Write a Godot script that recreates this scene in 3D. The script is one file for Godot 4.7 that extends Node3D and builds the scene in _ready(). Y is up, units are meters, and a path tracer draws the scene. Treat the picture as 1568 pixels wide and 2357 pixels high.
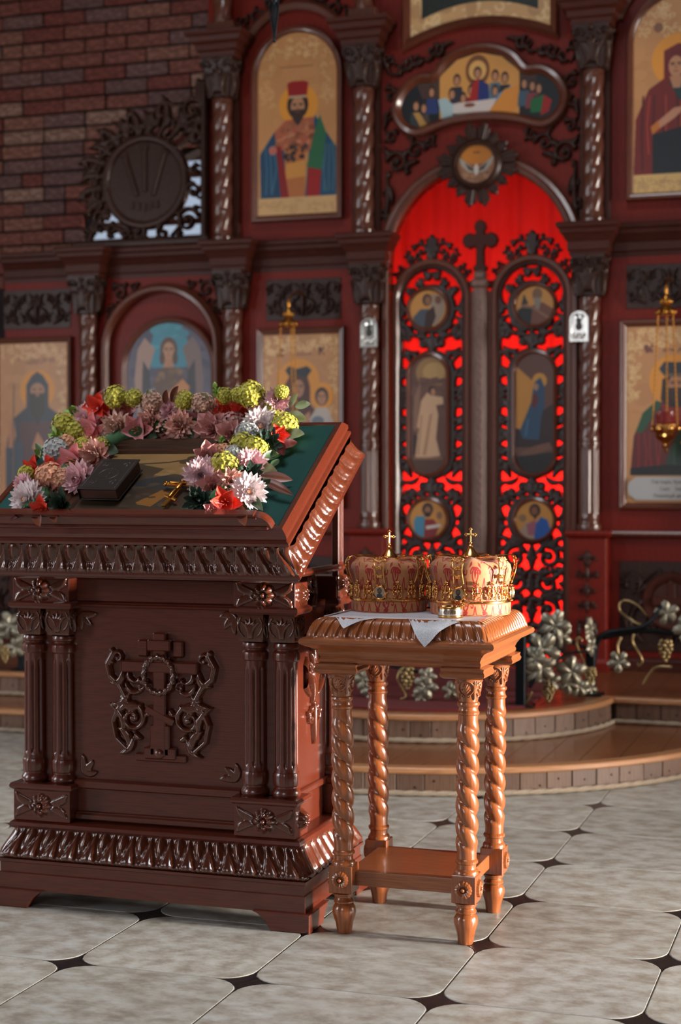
extends Node3D
# An Orthodox church: a carved lectern with a flower garland and a small table with two wedding crowns stand on
# a tiled floor before a carved iconostasis. x runs along the iconostasis, -z towards it.

const CX := -2.03          # middle of the iconostasis
const IZ := -8.6           # its face
const STEP1 := 0.113
const STEP2 := 0.235

func _ready() -> void:
	rng.seed = 7
	view_and_light()
	materials()
	room()
	floor_tiles()
	steps()
	iconostasis()
	royal_doors()
	icons()
	lectern()
	table()
	crowns()
	garland()
	desk_things()
	vine_rails()
	lamps()

func view_and_light() -> void:
	var cam := Camera3D.new(); cam.name = "camera"; add_child(cam)
	cam.position = Vector3(0, 1.25, 0)
	cam.rotation = Vector3(-0.0195, 0.3165, 0)
	var lens := CameraAttributesPhysical.new()
	lens.frustum_focal_length = 54.94
	lens.frustum_focus_distance = 4.2
	lens.exposure_aperture = 3.0
	cam.attributes = lens
	cam.fov = 2.0 * rad_to_deg(atan(1178.5 / 3700.0))
	cam.near = 0.05; cam.far = 100.0
	cam.current = true
	var env := Environment.new()
	env.background_mode = Environment.BG_SKY
	var sky := Sky.new()
	var sm := ProceduralSkyMaterial.new()
	sm.sky_top_color = Color(0.62, 0.72, 0.86); sm.sky_horizon_color = Color(0.86, 0.89, 0.93)
	sm.ground_bottom_color = Color(0.30, 0.29, 0.27); sm.ground_horizon_color = Color(0.55, 0.54, 0.5)
	sm.sky_energy_multiplier = 1.0
	sky.sky_material = sm
	env.sky = sky
	env.tonemap_mode = Environment.TONE_MAPPER_LINEAR
	env.tonemap_exposure = 1.0
	env.sdfgi_enabled = true; env.ssao_enabled = true; env.ssil_enabled = true
	var we := WorldEnvironment.new(); we.name = "environment"; we.environment = env; add_child(we)
	# daylight enters through the windows: a soft light the size of each opening stands just inside its glass
	window_light(Vector3(6.8, 1.0, -4.3), Vector2(0.5, 1.2), PI / 2, Color(1.0, 0.97, 0.93), 340.0)
	window_light(Vector3(6.8, 1.9, -7.0), Vector2(1.2, 2.2), PI / 2, Color(1.0, 0.965, 0.92), 58.0)
	window_light(Vector3(-6.74, 2.0, -4.6), Vector2(1.3, 2.2), -PI / 2, Color(0.97, 0.98, 1.0), 6.0)
	window_light(Vector3(-6.74, 2.0, -1.0), Vector2(1.3, 2.2), -PI / 2, Color(0.97, 0.98, 1.0), 14.0)
	window_light(Vector3(-2.0, 3.0, 4.34), Vector2(2.4, 2.6), PI, Color(0.98, 0.98, 1.0), 10.0)
	# the glazed lantern in the middle of the ceiling
	window_light(Vector3(-1.6, 7.2, -3.4), Vector2(2.2, 2.2), 2.0, Color(0.97, 0.985, 1.0), 20.0)
	# the sanctuary's own east window, behind the curtain
	window_light(Vector3(-2.03, 0.95, -10.02), Vector2(1.4, 1.1), 0.0, Color(1.0, 0.96, 0.9), 27.0)

# turn: 0 looks along +z from the east, PI / 2 towards -x, -PI / 2 towards +x, PI towards -z
func window_light(where: Vector3, size: Vector2, turn: float, c: Color, energy: float) -> void:
	var l := AreaLight3D.new(); l.name = numbered("window_daylight")
	add_child(l)
	l.area_size = size
	l.position = where
	var dir := Vector3(0, 0, 1)
	if turn == PI: dir = Vector3(0, 0, -1)
	elif turn == 2.0: dir = Vector3(0, -1, 0)
	elif turn > 0.0: dir = Vector3(-1, 0, 0)
	elif turn < 0.0: dir = Vector3(1, 0, 0)
	l.look_at_from_position(where, where + dir, Vector3.UP if dir.y == 0.0 else Vector3.BACK)
	l.light_color = c; l.light_energy = energy
	l.area_range = 30.0; l.area_attenuation = 2.0
	l.shadow_enabled = true

func wood(called: String, c: Color, rough: float, along: String, coat := 0.0) -> void:
	var s := {"x": Vector3(1.3, 26, 26), "y": Vector3(26, 1.3, 26), "z": Vector3(26, 26, 1.3)}
	var m := mat(called, c, rough, 0.0, M.grain, s[along])
	m.uv1_triplanar_sharpness = 6.0
	if coat > 0.0:
		m.clearcoat_enabled = true; m.clearcoat = coat; m.clearcoat_roughness = 0.12

func materials() -> void:
	M.grain = noise_tex(0.012, [[0.25, Color(0.84, 0.82, 0.80)], [0.48, Color(0.94, 0.93, 0.92)], [0.75, Color(1, 1, 1)]], 3, 512, 5)
	M.speck = noise_tex(0.03, [[0.2, Color(0.7, 0.7, 0.7)], [0.8, Color(1, 1, 1)]], 5, 256, 4)
	M.weave = noise_tex(0.05, [[0.2, Color(0.92, 0.92, 0.92)], [0.8, Color(1, 1, 1)]], 15, 256, 3)
	# cherry-stained lectern
	wood("lectern_x", Color(0.355, 0.142, 0.08), 0.3, "x", 0.5)
	wood("lectern_y", Color(0.355, 0.142, 0.08), 0.3, "y", 0.5)
	wood("lectern_carved", Color(0.335, 0.155, 0.09), 0.2, "y", 0.7)
	# honey-brown table
	wood("table_x", Color(0.57, 0.325, 0.175), 0.36, "x", 0.3)
	wood("table_y", Color(0.56, 0.31, 0.16), 0.27, "y", 0.6)
	# iconostasis
	wood("screen_x", Color(0.29, 0.13, 0.09), 0.45, "x")
	M.screen_x.metallic_specular = 0.35
	wood("screen_panel", Color(0.48, 0.115, 0.06), 0.45, "y")
	M.screen_panel.metallic_specular = 0.35
	wood("screen_y", Color(0.37, 0.215, 0.165), 0.28, "y", 0.5)
	wood("screen_frame", Color(0.40, 0.21, 0.145), 0.32, "y", 0.4)
	mat("carved_dark", Color(0.25, 0.15, 0.115), 0.38, 0.0, M.speck, Vector3(6, 6, 6))
	M.carved_dark.metallic_specular = 0.4
	mat("carved_door", Color(0.22, 0.125, 0.10), 0.38, 0.0, M.speck, Vector3(6, 6, 6))
	wood("post_pattern", Color(0.50, 0.39, 0.35), 0.45, "y")
	# steps
	wood("step_board", Color(0.48, 0.29, 0.17), 0.3, "z", 0.3)
	wood("step_edge", Color(0.66, 0.47, 0.32), 0.4, "x")
	for k in 4:
		wood("riser_%d" % k, [Color(0.42, 0.32, 0.26), Color(0.37, 0.275, 0.22), Color(0.45, 0.35, 0.29), Color(0.40, 0.29, 0.22)][k], 0.55, "y")
	mat("nail", Color(0.2, 0.15, 0.12), 0.4, 0.6)
	mat("rope", Color(0.64, 0.57, 0.49), 0.9, 0.0, M.speck, Vector3(30, 30, 30))
	# floor
	M.stone = noise_tex(0.007, [[0.15, Color(0.76, 0.715, 0.66)], [0.42, Color(0.87, 0.84, 0.80)], [0.58, Color(0.93, 0.915, 0.885)], [0.85, Color(1, 1, 0.99)]], 11, 1024, 8, 0.68)
	for k in 3:
		var m := mat("tile_%d" % k, [Color(0.665, 0.665, 0.66), Color(0.685, 0.685, 0.675), Color(0.65, 0.65, 0.64)][k], 0.42, 0.0, M.stone, [Vector3(1.1, 1.1, 1.5), Vector3(1.2, 1.2, 1.4), Vector3(1.0, 1.0, 1.6)][k])
		m.uv1_offset = Vector3(0.37 * k, 0, 0.61 * k)
	mat("tile_star", Color(0.13, 0.105, 0.105), 0.35, 0.0, M.speck, Vector3(5, 5, 5))
	mat("grout", Color(0.72, 0.69, 0.64), 0.7)
	# walls
	mat("plaster", Color(0.44, 0.31, 0.26), 0.85, 0.0, M.speck, Vector3(0.7, 0.7, 0.7))
	mat("ceiling", Color(0.42, 0.38, 0.35), 0.9)
	mat("mortar", Color(0.16, 0.13, 0.125), 0.9, 0.0, M.speck, Vector3(8, 8, 8))
	M.clay = noise_tex(0.015, [[0.2, Color(0.72, 0.66, 0.64)], [0.8, Color(1, 1, 1)]], 21, 256, 4)
	for k in 6:
		mat("brick_%d" % k, [Color(0.52, 0.31, 0.26), Color(0.55, 0.38, 0.32), Color(0.47, 0.35, 0.335), Color(0.60, 0.48, 0.42), Color(0.48, 0.245, 0.205), Color(0.43, 0.32, 0.31)][k], 0.75, 0.0, M.clay, Vector3(5, 9, 5))
	mat("window_frame", Color(0.75, 0.73, 0.7), 0.5)
	var gl := mat("glass", Color(0.95, 0.97, 1.0, 0.12), 0.03)
	gl.transparency = BaseMaterial3D.TRANSPARENCY_ALPHA
	# metals
	mat("gold", Color(0.86, 0.64, 0.37), 0.2, 1.0)
	mat("old_gold", Color(0.72, 0.50, 0.22), 0.3, 1.0)
	mat("silver", Color(0.86, 0.86, 0.84), 0.22, 1.0)
	mat("iron", Color(0.10, 0.11, 0.125), 0.4, 0.8)
	mat("vine_leaf", Color(0.62, 0.60, 0.53), 0.38, 0.7, M.speck, Vector3(14, 14, 14))
	mat("vine_grape", Color(0.62, 0.54, 0.38), 0.32, 0.8)
	# cloth
	var rc := mat("red_curtain", Color(0.68, 0.075, 0.08), 0.9, 0.0, M.weave, Vector3(6, 6, 6))
	rc.backlight_enabled = true; rc.backlight = Color(1.0, 1.0, 0.85)
	mat("carpet", Color(0.42, 0.06, 0.085), 0.95, 0.0, M.speck, Vector3(20, 20, 20))
	var vel := mat("green_velvet", Color(0.0, 0.29, 0.27), 0.95, 0.0, M.speck, Vector3(40, 40, 40))
	vel.rim_enabled = true; vel.rim = 0.15; vel.rim_tint = 0.7

# wall of boxes round rectangular openings: along 'x' or 'z', openings [from, to, low, high]
func wall(called: String, along: String, where: float, thick: float, a: float, b: float, top: float, holes: Array, m: Material) -> void:
	var mb := MB.new()
	var put := func(p: float, q: float, y0: float, y1: float):
		if q - p < 0.001 or y1 - y0 < 0.001: return
		if along == "x": mb.box(Vector3((p + q) / 2, (y0 + y1) / 2, where), Vector3(q - p, y1 - y0, thick), 0.0)
		else: mb.box(Vector3(where, (y0 + y1) / 2, (p + q) / 2), Vector3(thick, y1 - y0, q - p), 0.0)
	var at_x := a
	for h in holes:
		put.call(at_x, h[0], 0.0, top)
		put.call(h[0], h[1], 0.0, h[2]); put.call(h[0], h[1], h[3], top)
		at_x = h[1]
	put.call(at_x, b, 0.0, top)
	struct(called, mb, m)

func window_unit(k: int, along: String, where: float, a: float, b: float, y0: float, y1: float) -> void:
	var turn := Basis.IDENTITY if along == "x" else Basis(Vector3.UP, PI / 2)
	var c := Vector3((a + b) / 2, (y0 + y1) / 2, where) if along == "x" else Vector3(where, (y0 + y1) / 2, (a + b) / 2)
	var w := b - a
	var h := y1 - y0
	var mb := MB.new()
	for s in [-1, 1]:
		mb.box(Vector3(s * (w / 2 - 0.03), 0, 0), Vector3(0.06, h, 0.08)); mb.box(Vector3(0, s * (h / 2 - 0.03), 0), Vector3(w - 0.12, 0.06, 0.08))
	mb.box(Vector3.ZERO, Vector3(0.05, h - 0.12, 0.06))
	for t in [-0.25, 0.25]: mb.box(Vector3(0, t * h, 0), Vector3(w - 0.12, 0.04, 0.05))
	var o := part(self, "window_%d" % k, mb, M.window_frame, Transform3D(turn, c))
	o.set_meta("kind", "structure")
	for s in [-1, 1]:
		for t in [[-0.5, -0.25], [-0.25, 0.25], [0.25, 0.5]]:
			var g := MB.new(); g.box(Vector3(s * w / 4, (t[0] + t[1]) / 2 * h, 0), Vector3(w / 2 - 0.07, (t[1] - t[0]) * h - 0.06, 0.006), 0.0)
			part(o, "pane", g, M.glass)

func room() -> void:
	var f := MB.new(); f.box(Vector3(-0.15, -0.106, -4.2), Vector3(14.1, 0.2, 18.4), 0.0)
	struct("floor", f, M.grout)
	var c := MB.new()
	# ceiling round the lantern opening, with the lantern's walls
	c.box(Vector3(-4.95, 6.6, -4.2), Vector3(4.5, 0.2, 18.4), 0.0); c.box(Vector3(3.2, 6.6, -4.2), Vector3(7.4, 0.2, 18.4), 0.0)
	c.box(Vector3(-1.6, 6.6, -9.0), Vector3(2.2, 0.2, 8.8), 0.0); c.box(Vector3(-1.6, 6.6, 1.35), Vector3(2.2, 0.2, 7.3), 0.0)
	for s in [-1, 1]:
		c.box(Vector3(-1.6 + s * 1.2, 7.0, -3.45), Vector3(0.2, 0.6, 2.7), 0.0); c.box(Vector3(-1.6, 7.0, -3.45 + s * 1.25), Vector3(2.2, 0.6, 0.2), 0.0)
	struct("ceiling", c, M.ceiling)
	var sky_glass := MB.new(); sky_glass.box(Vector3(-1.6, 7.29, -3.45), Vector3(2.2, 0.02, 2.3), 0.0)
	struct("window_8", sky_glass, M.glass)
	wall("wall_right", "z", 6.2, 1.4, -13.2, 5.0, 6.5, [[-7.6, -6.4, 0.8, 3.0], [-4.55, -4.05, 0.4, 1.6]], M.plaster)
	wall("wall_left", "z", -7.0, 0.4, -13.2, 5.0, 6.5, [[-5.25, -3.95, 0.9, 3.1], [-1.65, -0.35, 0.9, 3.1]], M.plaster)
	wall("wall_back", "x", 4.6, 0.4, -6.8, 5.5, 6.5, [[-3.2, -0.8, 1.7, 4.3]], M.plaster)
	wall("wall_sanctuary", "x", -10.25, 0.4, -6.8, 5.5, 6.5, [[-5.5, -4.25, 2.88, 3.52], [-2.73, -1.33, 0.4, 1.5]], M.plaster)
	window_unit(1, "z", 6.86, -4.55, -4.05, 0.4, 1.6); window_unit(2, "z", 6.86, -7.6, -6.4, 0.8, 3.0)
	window_unit(3, "z", -7.0, -5.25, -3.95, 0.9, 3.1); window_unit(4, "z", -7.0, -1.65, -0.35, 0.9, 3.1)
	window_unit(5, "x", 4.6, -3.2, -0.8, 1.7, 4.3); window_unit(6, "x", -10.25, -2.73, -1.33, 0.4, 1.5); window_unit(7, "x", -10.25, -5.5, -4.25, 2.88, 3.52)
	brick_wall()

# the east wall: bricks laid one by one where they show, an arched opening behind the iconostasis
func arch_top(x: float) -> float:
	var d := (x - CX) / 2.62
	return 2.6 + 0.9 * sqrt(1.0 - d * d) if absf(d) < 1.0 else 0.0

func brick_wall() -> void:
	var mb := MB.new()
	var z := -8.98
	var q := V2([[-6.8, 0.0], [-4.65, 0.0]])
	for k in 25:
		var a := PI - PI * k / 24
		q.append(Vector2(CX + cos(a) * 2.62, 2.6 + sin(a) * 0.9))
	q.append_array(V2([[0.59, 0.0], [5.5, 0.0], [5.5, 6.5], [-6.8, 6.5]]))
	mb.tf = at(0, 0, z)
	mb.prism(q, -0.12, 0.0, 0.0, true)
	var w := struct("wall_east", mb, M.mortar)
	var bl := 0.285
	var bh := 0.0895
	var shapes := []
	for k in 3:
		var s := MB.new()
		s.box(Vector3.ZERO, Vector3([bl, bl, bl * 0.5][k] - 0.008, bh - 0.013, 0.05), [0.004, 0.006, 0.005][k])
		shapes.append(s)
	var r := RandomNumberGenerator.new(); r.seed = 4
	var row := 0
	var y := 2.45
	while y < 4.4:
		var x := -5.45 - (0.0 if row % 2 == 0 else bl * 0.5) + r.randf_range(-0.01, 0.01)
		while x < -3.1:
			var k := 0 if r.randf() < 0.6 else 1
			var L := bl
			if r.randf() < 0.10: k = 2; L = bl * 0.5
			if y + bh > maxf(arch_top(x + L * 0.25), arch_top(x + L * 0.75)):
				var t := at(x + L / 2, y + bh / 2, z + r.randf_range(-0.008, 0.006))
				t.basis = Basis(Vector3.UP, r.randf_range(-0.012, 0.012))
				part(w, "brick", shapes[k], M["brick_%d" % [0, 1, 0, 2, 4, 1, 5, 3, 0, 2, 5, 4][r.randi() % 12]], t)
			x += L
		y += bh; row += 1

func floor_tiles() -> void:
	var pitch := 0.489
	var fl := get_node("floor")
	var r := 0.088
	var g := 0.0017
	var q := PackedVector2Array()
	var h := pitch / 2 - g
	for k in 4:
		var sx: float = [1, -1, -1, 1][k]
		var sy: float = [1, 1, -1, -1][k]
		for i in 7:
			var a := k * PI / 2 + i * PI / 12
			q.append(Vector2(sx * (h - r) + cos(a) * r, sy * (h - r) + sin(a) * r))
	var tile := MB.new(); tile.tf = Transform3D(Basis(Vector3.RIGHT, -PI / 2), Vector3.ZERO)
	tile.prism(q, -0.006, 0.0, 0.0015)
	var st := PackedVector2Array()
	for k in 4:
		for i in 6:
			var a := PI * 1.5 + k * PI / 2 - i * PI / 12
			st.append((Vector2([1, -1, -1, 1][k], [1, 1, -1, -1][k]) * r + Vector2(cos(a), sin(a)) * r) * 0.985)
	var star := MB.new(); star.tf = tile.tf
	star.prism(st, -0.006, -0.0012, 0.0)
	var rest := MB.new()
	var rest2 := MB.new()
	var n := 0
	for i in range(-11, 14):
		for j in range(-9, 18):
			var x := -0.979 + i * pitch
			var z := -3.722 - j * pitch
			if x < -6.4 or x > 5.0 or z < -7.4 or z > 4.0: continue
			var seen := x > -5.2 and x < 0.9 and z < -2.9
			if seen:
				part(fl, "tile", tile, M["tile_%d" % ((i * 7 + j * 5 + 90) % 3)], at(x + pitch / 2, 0, z - pitch / 2))
				part(fl, "star_tile", star, M.tile_star, at(x, 0, z))
			else:
				rest.tf = at(x + pitch / 2, 0, z - pitch / 2) * tile.tf; rest.prism(q, -0.006, 0.0, 0.0)
				rest2.tf = at(x, 0, z) * tile.tf; rest2.prism(st, -0.006, -0.0012, 0.0)
	part(fl, "far_tiles", rest, M.tile_0).set_meta("kind", "stuff")
	part(fl, "far_star_tiles", rest2, M.tile_star).set_meta("kind", "stuff")

# front outline of a step: straight, round the ambo, straight; x, z
func step_line(front: float, rad: float, xa: float, xb: float) -> PackedVector3Array:
	var p := PackedVector3Array()
	var half := sqrt(rad * rad - (front + 7.59) * (front + 7.59))
	var a0 := atan2(front + 7.59, -half)
	var a1 := atan2(front + 7.59, half)
	p.append(Vector3(xa, 0, front))
	var m := 40
	for k in m + 1:
		var a := lerpf(a0, a1, float(k) / m)
		p.append(Vector3(CX + cos(a) * rad, 0, -7.59 + sin(a) * rad))
	p.append(Vector3(xb, 0, front))
	return p

func front_at(x: float, front: float, rad: float) -> float:
	var d := rad * rad - (x - CX) * (x - CX)
	return maxf(front, -7.59 + sqrt(d)) if d > 0.0 else front

func steps() -> void:
	var r := RandomNumberGenerator.new(); r.seed = 12
	for lv in 2:
		var front: float = [-7.06, -7.53][lv]
		var rad: float = [1.5, 0.9][lv]
		var y1: float = [STEP1, STEP2][lv]
		var y0: float = [0.0, STEP1][lv]
		var st := thing("ambo_step", ["lower wooden ambo step with rounded front rising from the tiled floor", "upper wooden ambo step with rounded front in front of the royal doors"][lv], "step", "ambo steps")
		var line := step_line(front, rad, -6.7, 5.4)
		# core
		var core := MB.new()
		var q := PackedVector2Array()
		for p in line: q.append(Vector2(p.x, p.z - 0.03))
		q.append(Vector2(5.4, -8.97)); q.append(Vector2(-6.7, -8.97))
		core.tf = Transform3D(Basis(Vector3.RIGHT, Vector3.BACK, Vector3.UP), Vector3.ZERO)
		core.prism(q, y0 + 0.001, y1 - 0.018)
		part(st, "core", core, M.riser_1)
		# boards on top, running towards the iconostasis
		var x := -5.6
		while x < 0.6:
			var wdt := 0.145
			var p := PackedVector2Array()
			p.append(Vector2(x + 0.001, -8.96)); p.append(Vector2(x + wdt - 0.001, -8.96))
			for k in 5:
				var xx := x + wdt - 0.001 - (wdt - 0.002) * k / 4.0
				p.append(Vector2(xx, front_at(xx, front, rad) - 0.002))
			var b := MB.new(); b.tf = core.tf
			b.prism(p, y1 - 0.018, y1 + r.randf_range(-0.0006, 0.0004), 0.001)
			part(st, "board", b, M.step_board)
			x += wdt
		# nosing
		var nb := MB.new()
		nb.sweep(V2([[-0.05, y1 - 0.024], [0.012, y1 - 0.024], [0.016, y1 - 0.018], [0.016, y1 - 0.004], [0.012, y1 + 0.001], [-0.05, y1 + 0.001]]), line, Vector3.UP)
		part(st, "nosing", nb, M.step_edge)
		# riser planks
		var total := 0.0
		for k in line.size() - 1: total += line[k].distance_to(line[k + 1])
		var walk := 0.0
		var shapes := []
		for k in 3:
			var s := MB.new(); s.box(Vector3(0, (y1 - 0.026 - y0) / 2, -0.008), Vector3([0.112, 0.094, 0.128][k] - 0.004, y1 - 0.026 - y0 - 0.002, 0.016), 0.0015)
			shapes.append(s)
		var nail := MB.new(); nail.ball(Vector3.ZERO, Vector3(0.005, 0.005, 0.003), 6, 4)
		while walk < total - 0.13:
			var k := r.randi() % 3
			var w: float = [0.112, 0.094, 0.128][k]
			var d := walk + w / 2
			var pos := Vector3.ZERO
			var dir := Vector3.RIGHT
			var done := 0.0
			for i in line.size() - 1:
				var l := line[i].distance_to(line[i + 1])
				if d <= done + l:
					pos = line[i].lerp(line[i + 1], (d - done) / l); dir = (line[i + 1] - line[i]).normalized(); break
				done += l
			if pos.x > -5.2 and pos.x < 0.2:
				var face_out := dir.cross(Vector3.UP) * -1.0
				var t := Transform3D(Basis(dir, Vector3.UP, dir.cross(Vector3.UP)), pos + Vector3(0, y0 + 0.001, 0))
				var o := part(st, "riser_plank", shapes[k], M["riser_%d" % (r.randi() % 4)], t)
				part(o, "nail", nail, M.nail, at(r.randf_range(-0.03, 0.03), r.randf_range(0.03, 0.06), 0.0005))
			walk += w
		# rope along the foot of the riser
		var rp := PackedVector3Array()
		for p in step_line(front + 0.014, rad + 0.014, -6.6, 5.3): rp.append(p + Vector3(0, y0 + 0.0125, 0))
		var fine := PackedVector3Array()
		for k in rp.size() - 1:
			var m := maxi(1, int(rp[k].distance_to(rp[k + 1]) / 0.008))
			for i in m: fine.append(rp[k].lerp(rp[k + 1], float(i) / m))
		var vis := PackedVector3Array()
		for p in fine:
			if p.x > -5.0 and p.x < 0.0: vis.append(p)
		var rope := MB.new()
		var g := PackedVector3Array()
		var sd := 12
		for k in vis.size():
			var t := (vis[mini(k + 1, vis.size() - 1)] - vis[maxi(k - 1, 0)]).normalized()
			var s := t.cross(Vector3.UP)
			for j in sd + 1:
				var a := TAU * j / sd
				var rr := 0.0085 + 0.0040 * absf(cos(1.5 * a - k * 0.40))
				g.append(vis[k] + Vector3.UP * sin(a) * rr + s * cos(a) * rr)
		rope.grid(g, vis.size(), sd + 1)
		var ro := part(self, "rope", rope, M.rope)
		tag(ro, ["twisted beige rope along the foot of the lower ambo step on the floor", "twisted beige rope along the foot of the upper ambo step"][lv], "rope", "ropes along the steps")
	# red carpet on the upper step
	var cp := MB.new()
	cp.tf = Transform3D(Basis(Vector3.RIGHT, Vector3.BACK, Vector3.UP), Vector3.ZERO)
	var cq := PackedVector2Array([Vector2(-2.62, -8.47), Vector2(-1.44, -8.47)])
	for k in 13:
		var xx := lerpf(-1.44, -2.62, k / 12.0)
		cq.append(Vector2(xx, front_at(xx, -7.53, 0.78)))
	cp.prism(cq, STEP2 + 0.0005, STEP2 + 0.008, 0.003)
	tag(part(self, "carpet", cp, M.carpet), "dark red carpet lying on the upper ambo step", "carpet")
# ------------------------------------------------------------------ mesh building
class MB:
	var v := PackedVector3Array()
	var n := PackedVector3Array()
	var u := PackedVector2Array()
	var c := PackedColorArray()
	var ix := PackedInt32Array()
	var tf := Transform3D.IDENTITY
	var tint := Color.WHITE
	var mesh_cache: ArrayMesh

	func put(p: Vector3, nm: Vector3, uv: Vector2) -> int:
		v.append(tf * p); n.append((tf.basis * nm).normalized()); u.append(uv); c.append(tint)
		return v.size() - 1

	# a grid of nu x nv points; hint tells which way an open sheet faces, otherwise away from the centre
	func grid(p: PackedVector3Array, nu: int, nv: int, hint := Vector3.ZERO, uvs := PackedVector2Array()) -> void:
		var fn := PackedVector3Array(); fn.resize(nu * nv)
		var mid := Vector3.ZERO
		for q in p: mid += q
		mid /= p.size()
		var side := 0.0
		for i in nu - 1:
			for j in nv - 1:
				var a := i * nv + j
				var w := (p[a + nv + 1] - p[a]).cross(p[a + 1] - p[a + nv])
				fn[a] += w; fn[a + 1] += w; fn[a + nv] += w; fn[a + nv + 1] += w
				side += w.dot(hint) if hint != Vector3.ZERO else w.dot(p[a] + p[a + nv + 1] - mid * 2.0)
		var s := 1.0 if side >= 0.0 else -1.0
		var e := 1e-10
		var cu := true
		for j in nv:
			if p[j].distance_squared_to(p[(nu - 1) * nv + j]) > e: cu = false; break
		if cu:
			for j in nv:
				var w := fn[j] + fn[(nu - 1) * nv + j]
				fn[j] = w; fn[(nu - 1) * nv + j] = w
		var cv := true
		for i in nu:
			if p[i * nv].distance_squared_to(p[i * nv + nv - 1]) > e: cv = false; break
		if cv:
			for i in nu:
				var w := fn[i * nv] + fn[i * nv + nv - 1]
				fn[i * nv] = w; fn[i * nv + nv - 1] = w
		for i in [0, nu - 1]:
			if p[i * nv].distance_squared_to(p[i * nv + nv / 2]) < e:
				var w := Vector3.ZERO
				for j in nv: w += fn[i * nv + j]
				for j in nv: fn[i * nv + j] = w
		for j in [0, nv - 1]:
			if p[j].distance_squared_to(p[(nu / 2) * nv + j]) < e:
				var w := Vector3.ZERO
				for i in nu: w += fn[i * nv + j]
				for i in nu: fn[i * nv + j] = w
		var b := v.size()
		for i in nu:
			for j in nv:
				var k := i * nv + j
				put(p[k], fn[k] * s, uvs[k] if uvs.size() else Vector2(float(i) / (nu - 1), float(j) / (nv - 1)))
		for i in nu - 1:
			for j in nv - 1:
				var a := b + i * nv + j
				if (s > 0) != (tf.basis.determinant() < 0.0):
					ix.append_array([a, a + nv + 1, a + nv, a, a + 1, a + nv + 1])
				else:
					ix.append_array([a, a + nv, a + nv + 1, a, a + nv + 1, a + 1])

	# flat convex face, turned to face along out
	func face(p: PackedVector3Array, out: Vector3, uvs := PackedVector2Array()) -> void:
		var w := (p[1] - p[0]).cross(p[2] - p[0])
		if w.length_squared() < 1e-20 and p.size() > 3: w = (p[2] - p[0]).cross(p[3] - p[0])
		var ccw := w.dot(out) >= 0.0
		var nm := w.normalized() * (1.0 if ccw else -1.0)
		var b := v.size()
		for k in p.size(): put(p[k], nm, uvs[k] if uvs.size() else Vector2(p[k].x, p[k].y))
		for k in range(1, p.size() - 1):
			if ccw != (tf.basis.determinant() < 0.0): ix.append_array([b, b + k + 1, b + k])
			else: ix.append_array([b, b + k, b + k + 1])

	func box(at: Vector3, size: Vector3, bev := 0.002) -> void:
		var h := size * 0.5
		bev = minf(bev, minf(h.x, minf(h.y, h.z)) * 0.9)
		if bev <= 0.0:
			for k in 3:
				for s in [-1, 1]:
					var p := PackedVector3Array()
					for q in [[-1, -1], [1, -1], [1, 1], [-1, 1]]:
						var w := Vector3.ZERO
						w[k] = h[k] * s; w[(k + 1) % 3] = h[(k + 1) % 3] * q[0]; w[(k + 2) % 3] = h[(k + 2) % 3] * q[1]
						p.append(at + w)
					var o := Vector3.ZERO; o[k] = s
					face(p, o)
			return
		var at_corner := func(sx, sy, sz, k) -> Vector3:
			var w := Vector3((h.x - (0.0 if k == 0 else bev)) * sx, (h.y - (0.0 if k == 1 else bev)) * sy, (h.z - (0.0 if k == 2 else bev)) * sz)
			return at + w
		for k in 3:
			for s in [-1, 1]:
				var p := PackedVector3Array()
				for q in [[-1, -1], [1, -1], [1, 1], [-1, 1]]:
					var g := [0, 0, 0]
					g[k] = s; g[(k + 1) % 3] = q[0]; g[(k + 2) % 3] = q[1]
					p.append(at_corner.call(g[0], g[1], g[2], k))
				var o := Vector3.ZERO; o[k] = s
				face(p, o)
			var l := (k + 1) % 3
			var m := (k + 2) % 3
			for s in [-1, 1]:
				for t in [-1, 1]:
					var g := [0, 0, 0]
					g[k] = s; g[l] = t
					var p := PackedVector3Array()
					for w in [[-1, k], [-1, l], [1, l], [1, k]]:
						g[m] = w[0]
						p.append(at_corner.call(g[0], g[1], g[2], w[1]))
					var o := Vector3.ZERO; o[k] = s; o[l] = t
					face(p, o)
		for sx in [-1, 1]:
			for sy in [-1, 1]:
				for sz in [-1, 1]:
					face(PackedVector3Array([at_corner.call(sx, sy, sz, 0), at_corner.call(sx, sy, sz, 1), at_corner.call(sx, sy, sz, 2)]), Vector3(sx, sy, sz))

	# runs of a polyline between its sharp corners
	static func runs(q: PackedVector2Array, closed := false) -> Array:
		var out := []
		var cur := [0]
		var m := q.size()
		for k in range(1, m):
			cur.append(k)
			if k < m - 1:
				var a := (q[k] - q[k - 1]).normalized()
				var b := (q[k + 1] - q[k]).normalized()
				if a.dot(b) < 0.86:
					out.append(cur); cur = [k]
		out.append(cur)
		return out

	# profile (radius, height) turned about y
	func lathe(q: PackedVector2Array, seg := 20, shape = null) -> void:
		for r in runs(q):
			var p := PackedVector3Array()
			for i in seg + 1:
				var a := TAU * i / seg
				for k in r:
					var rad := q[k].x
					if shape != null: rad = shape.call(rad, a, q[k].y)
					p.append(Vector3(cos(a) * rad, q[k].y, sin(a) * rad))
			grid(p, seg + 1, r.size())

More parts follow.
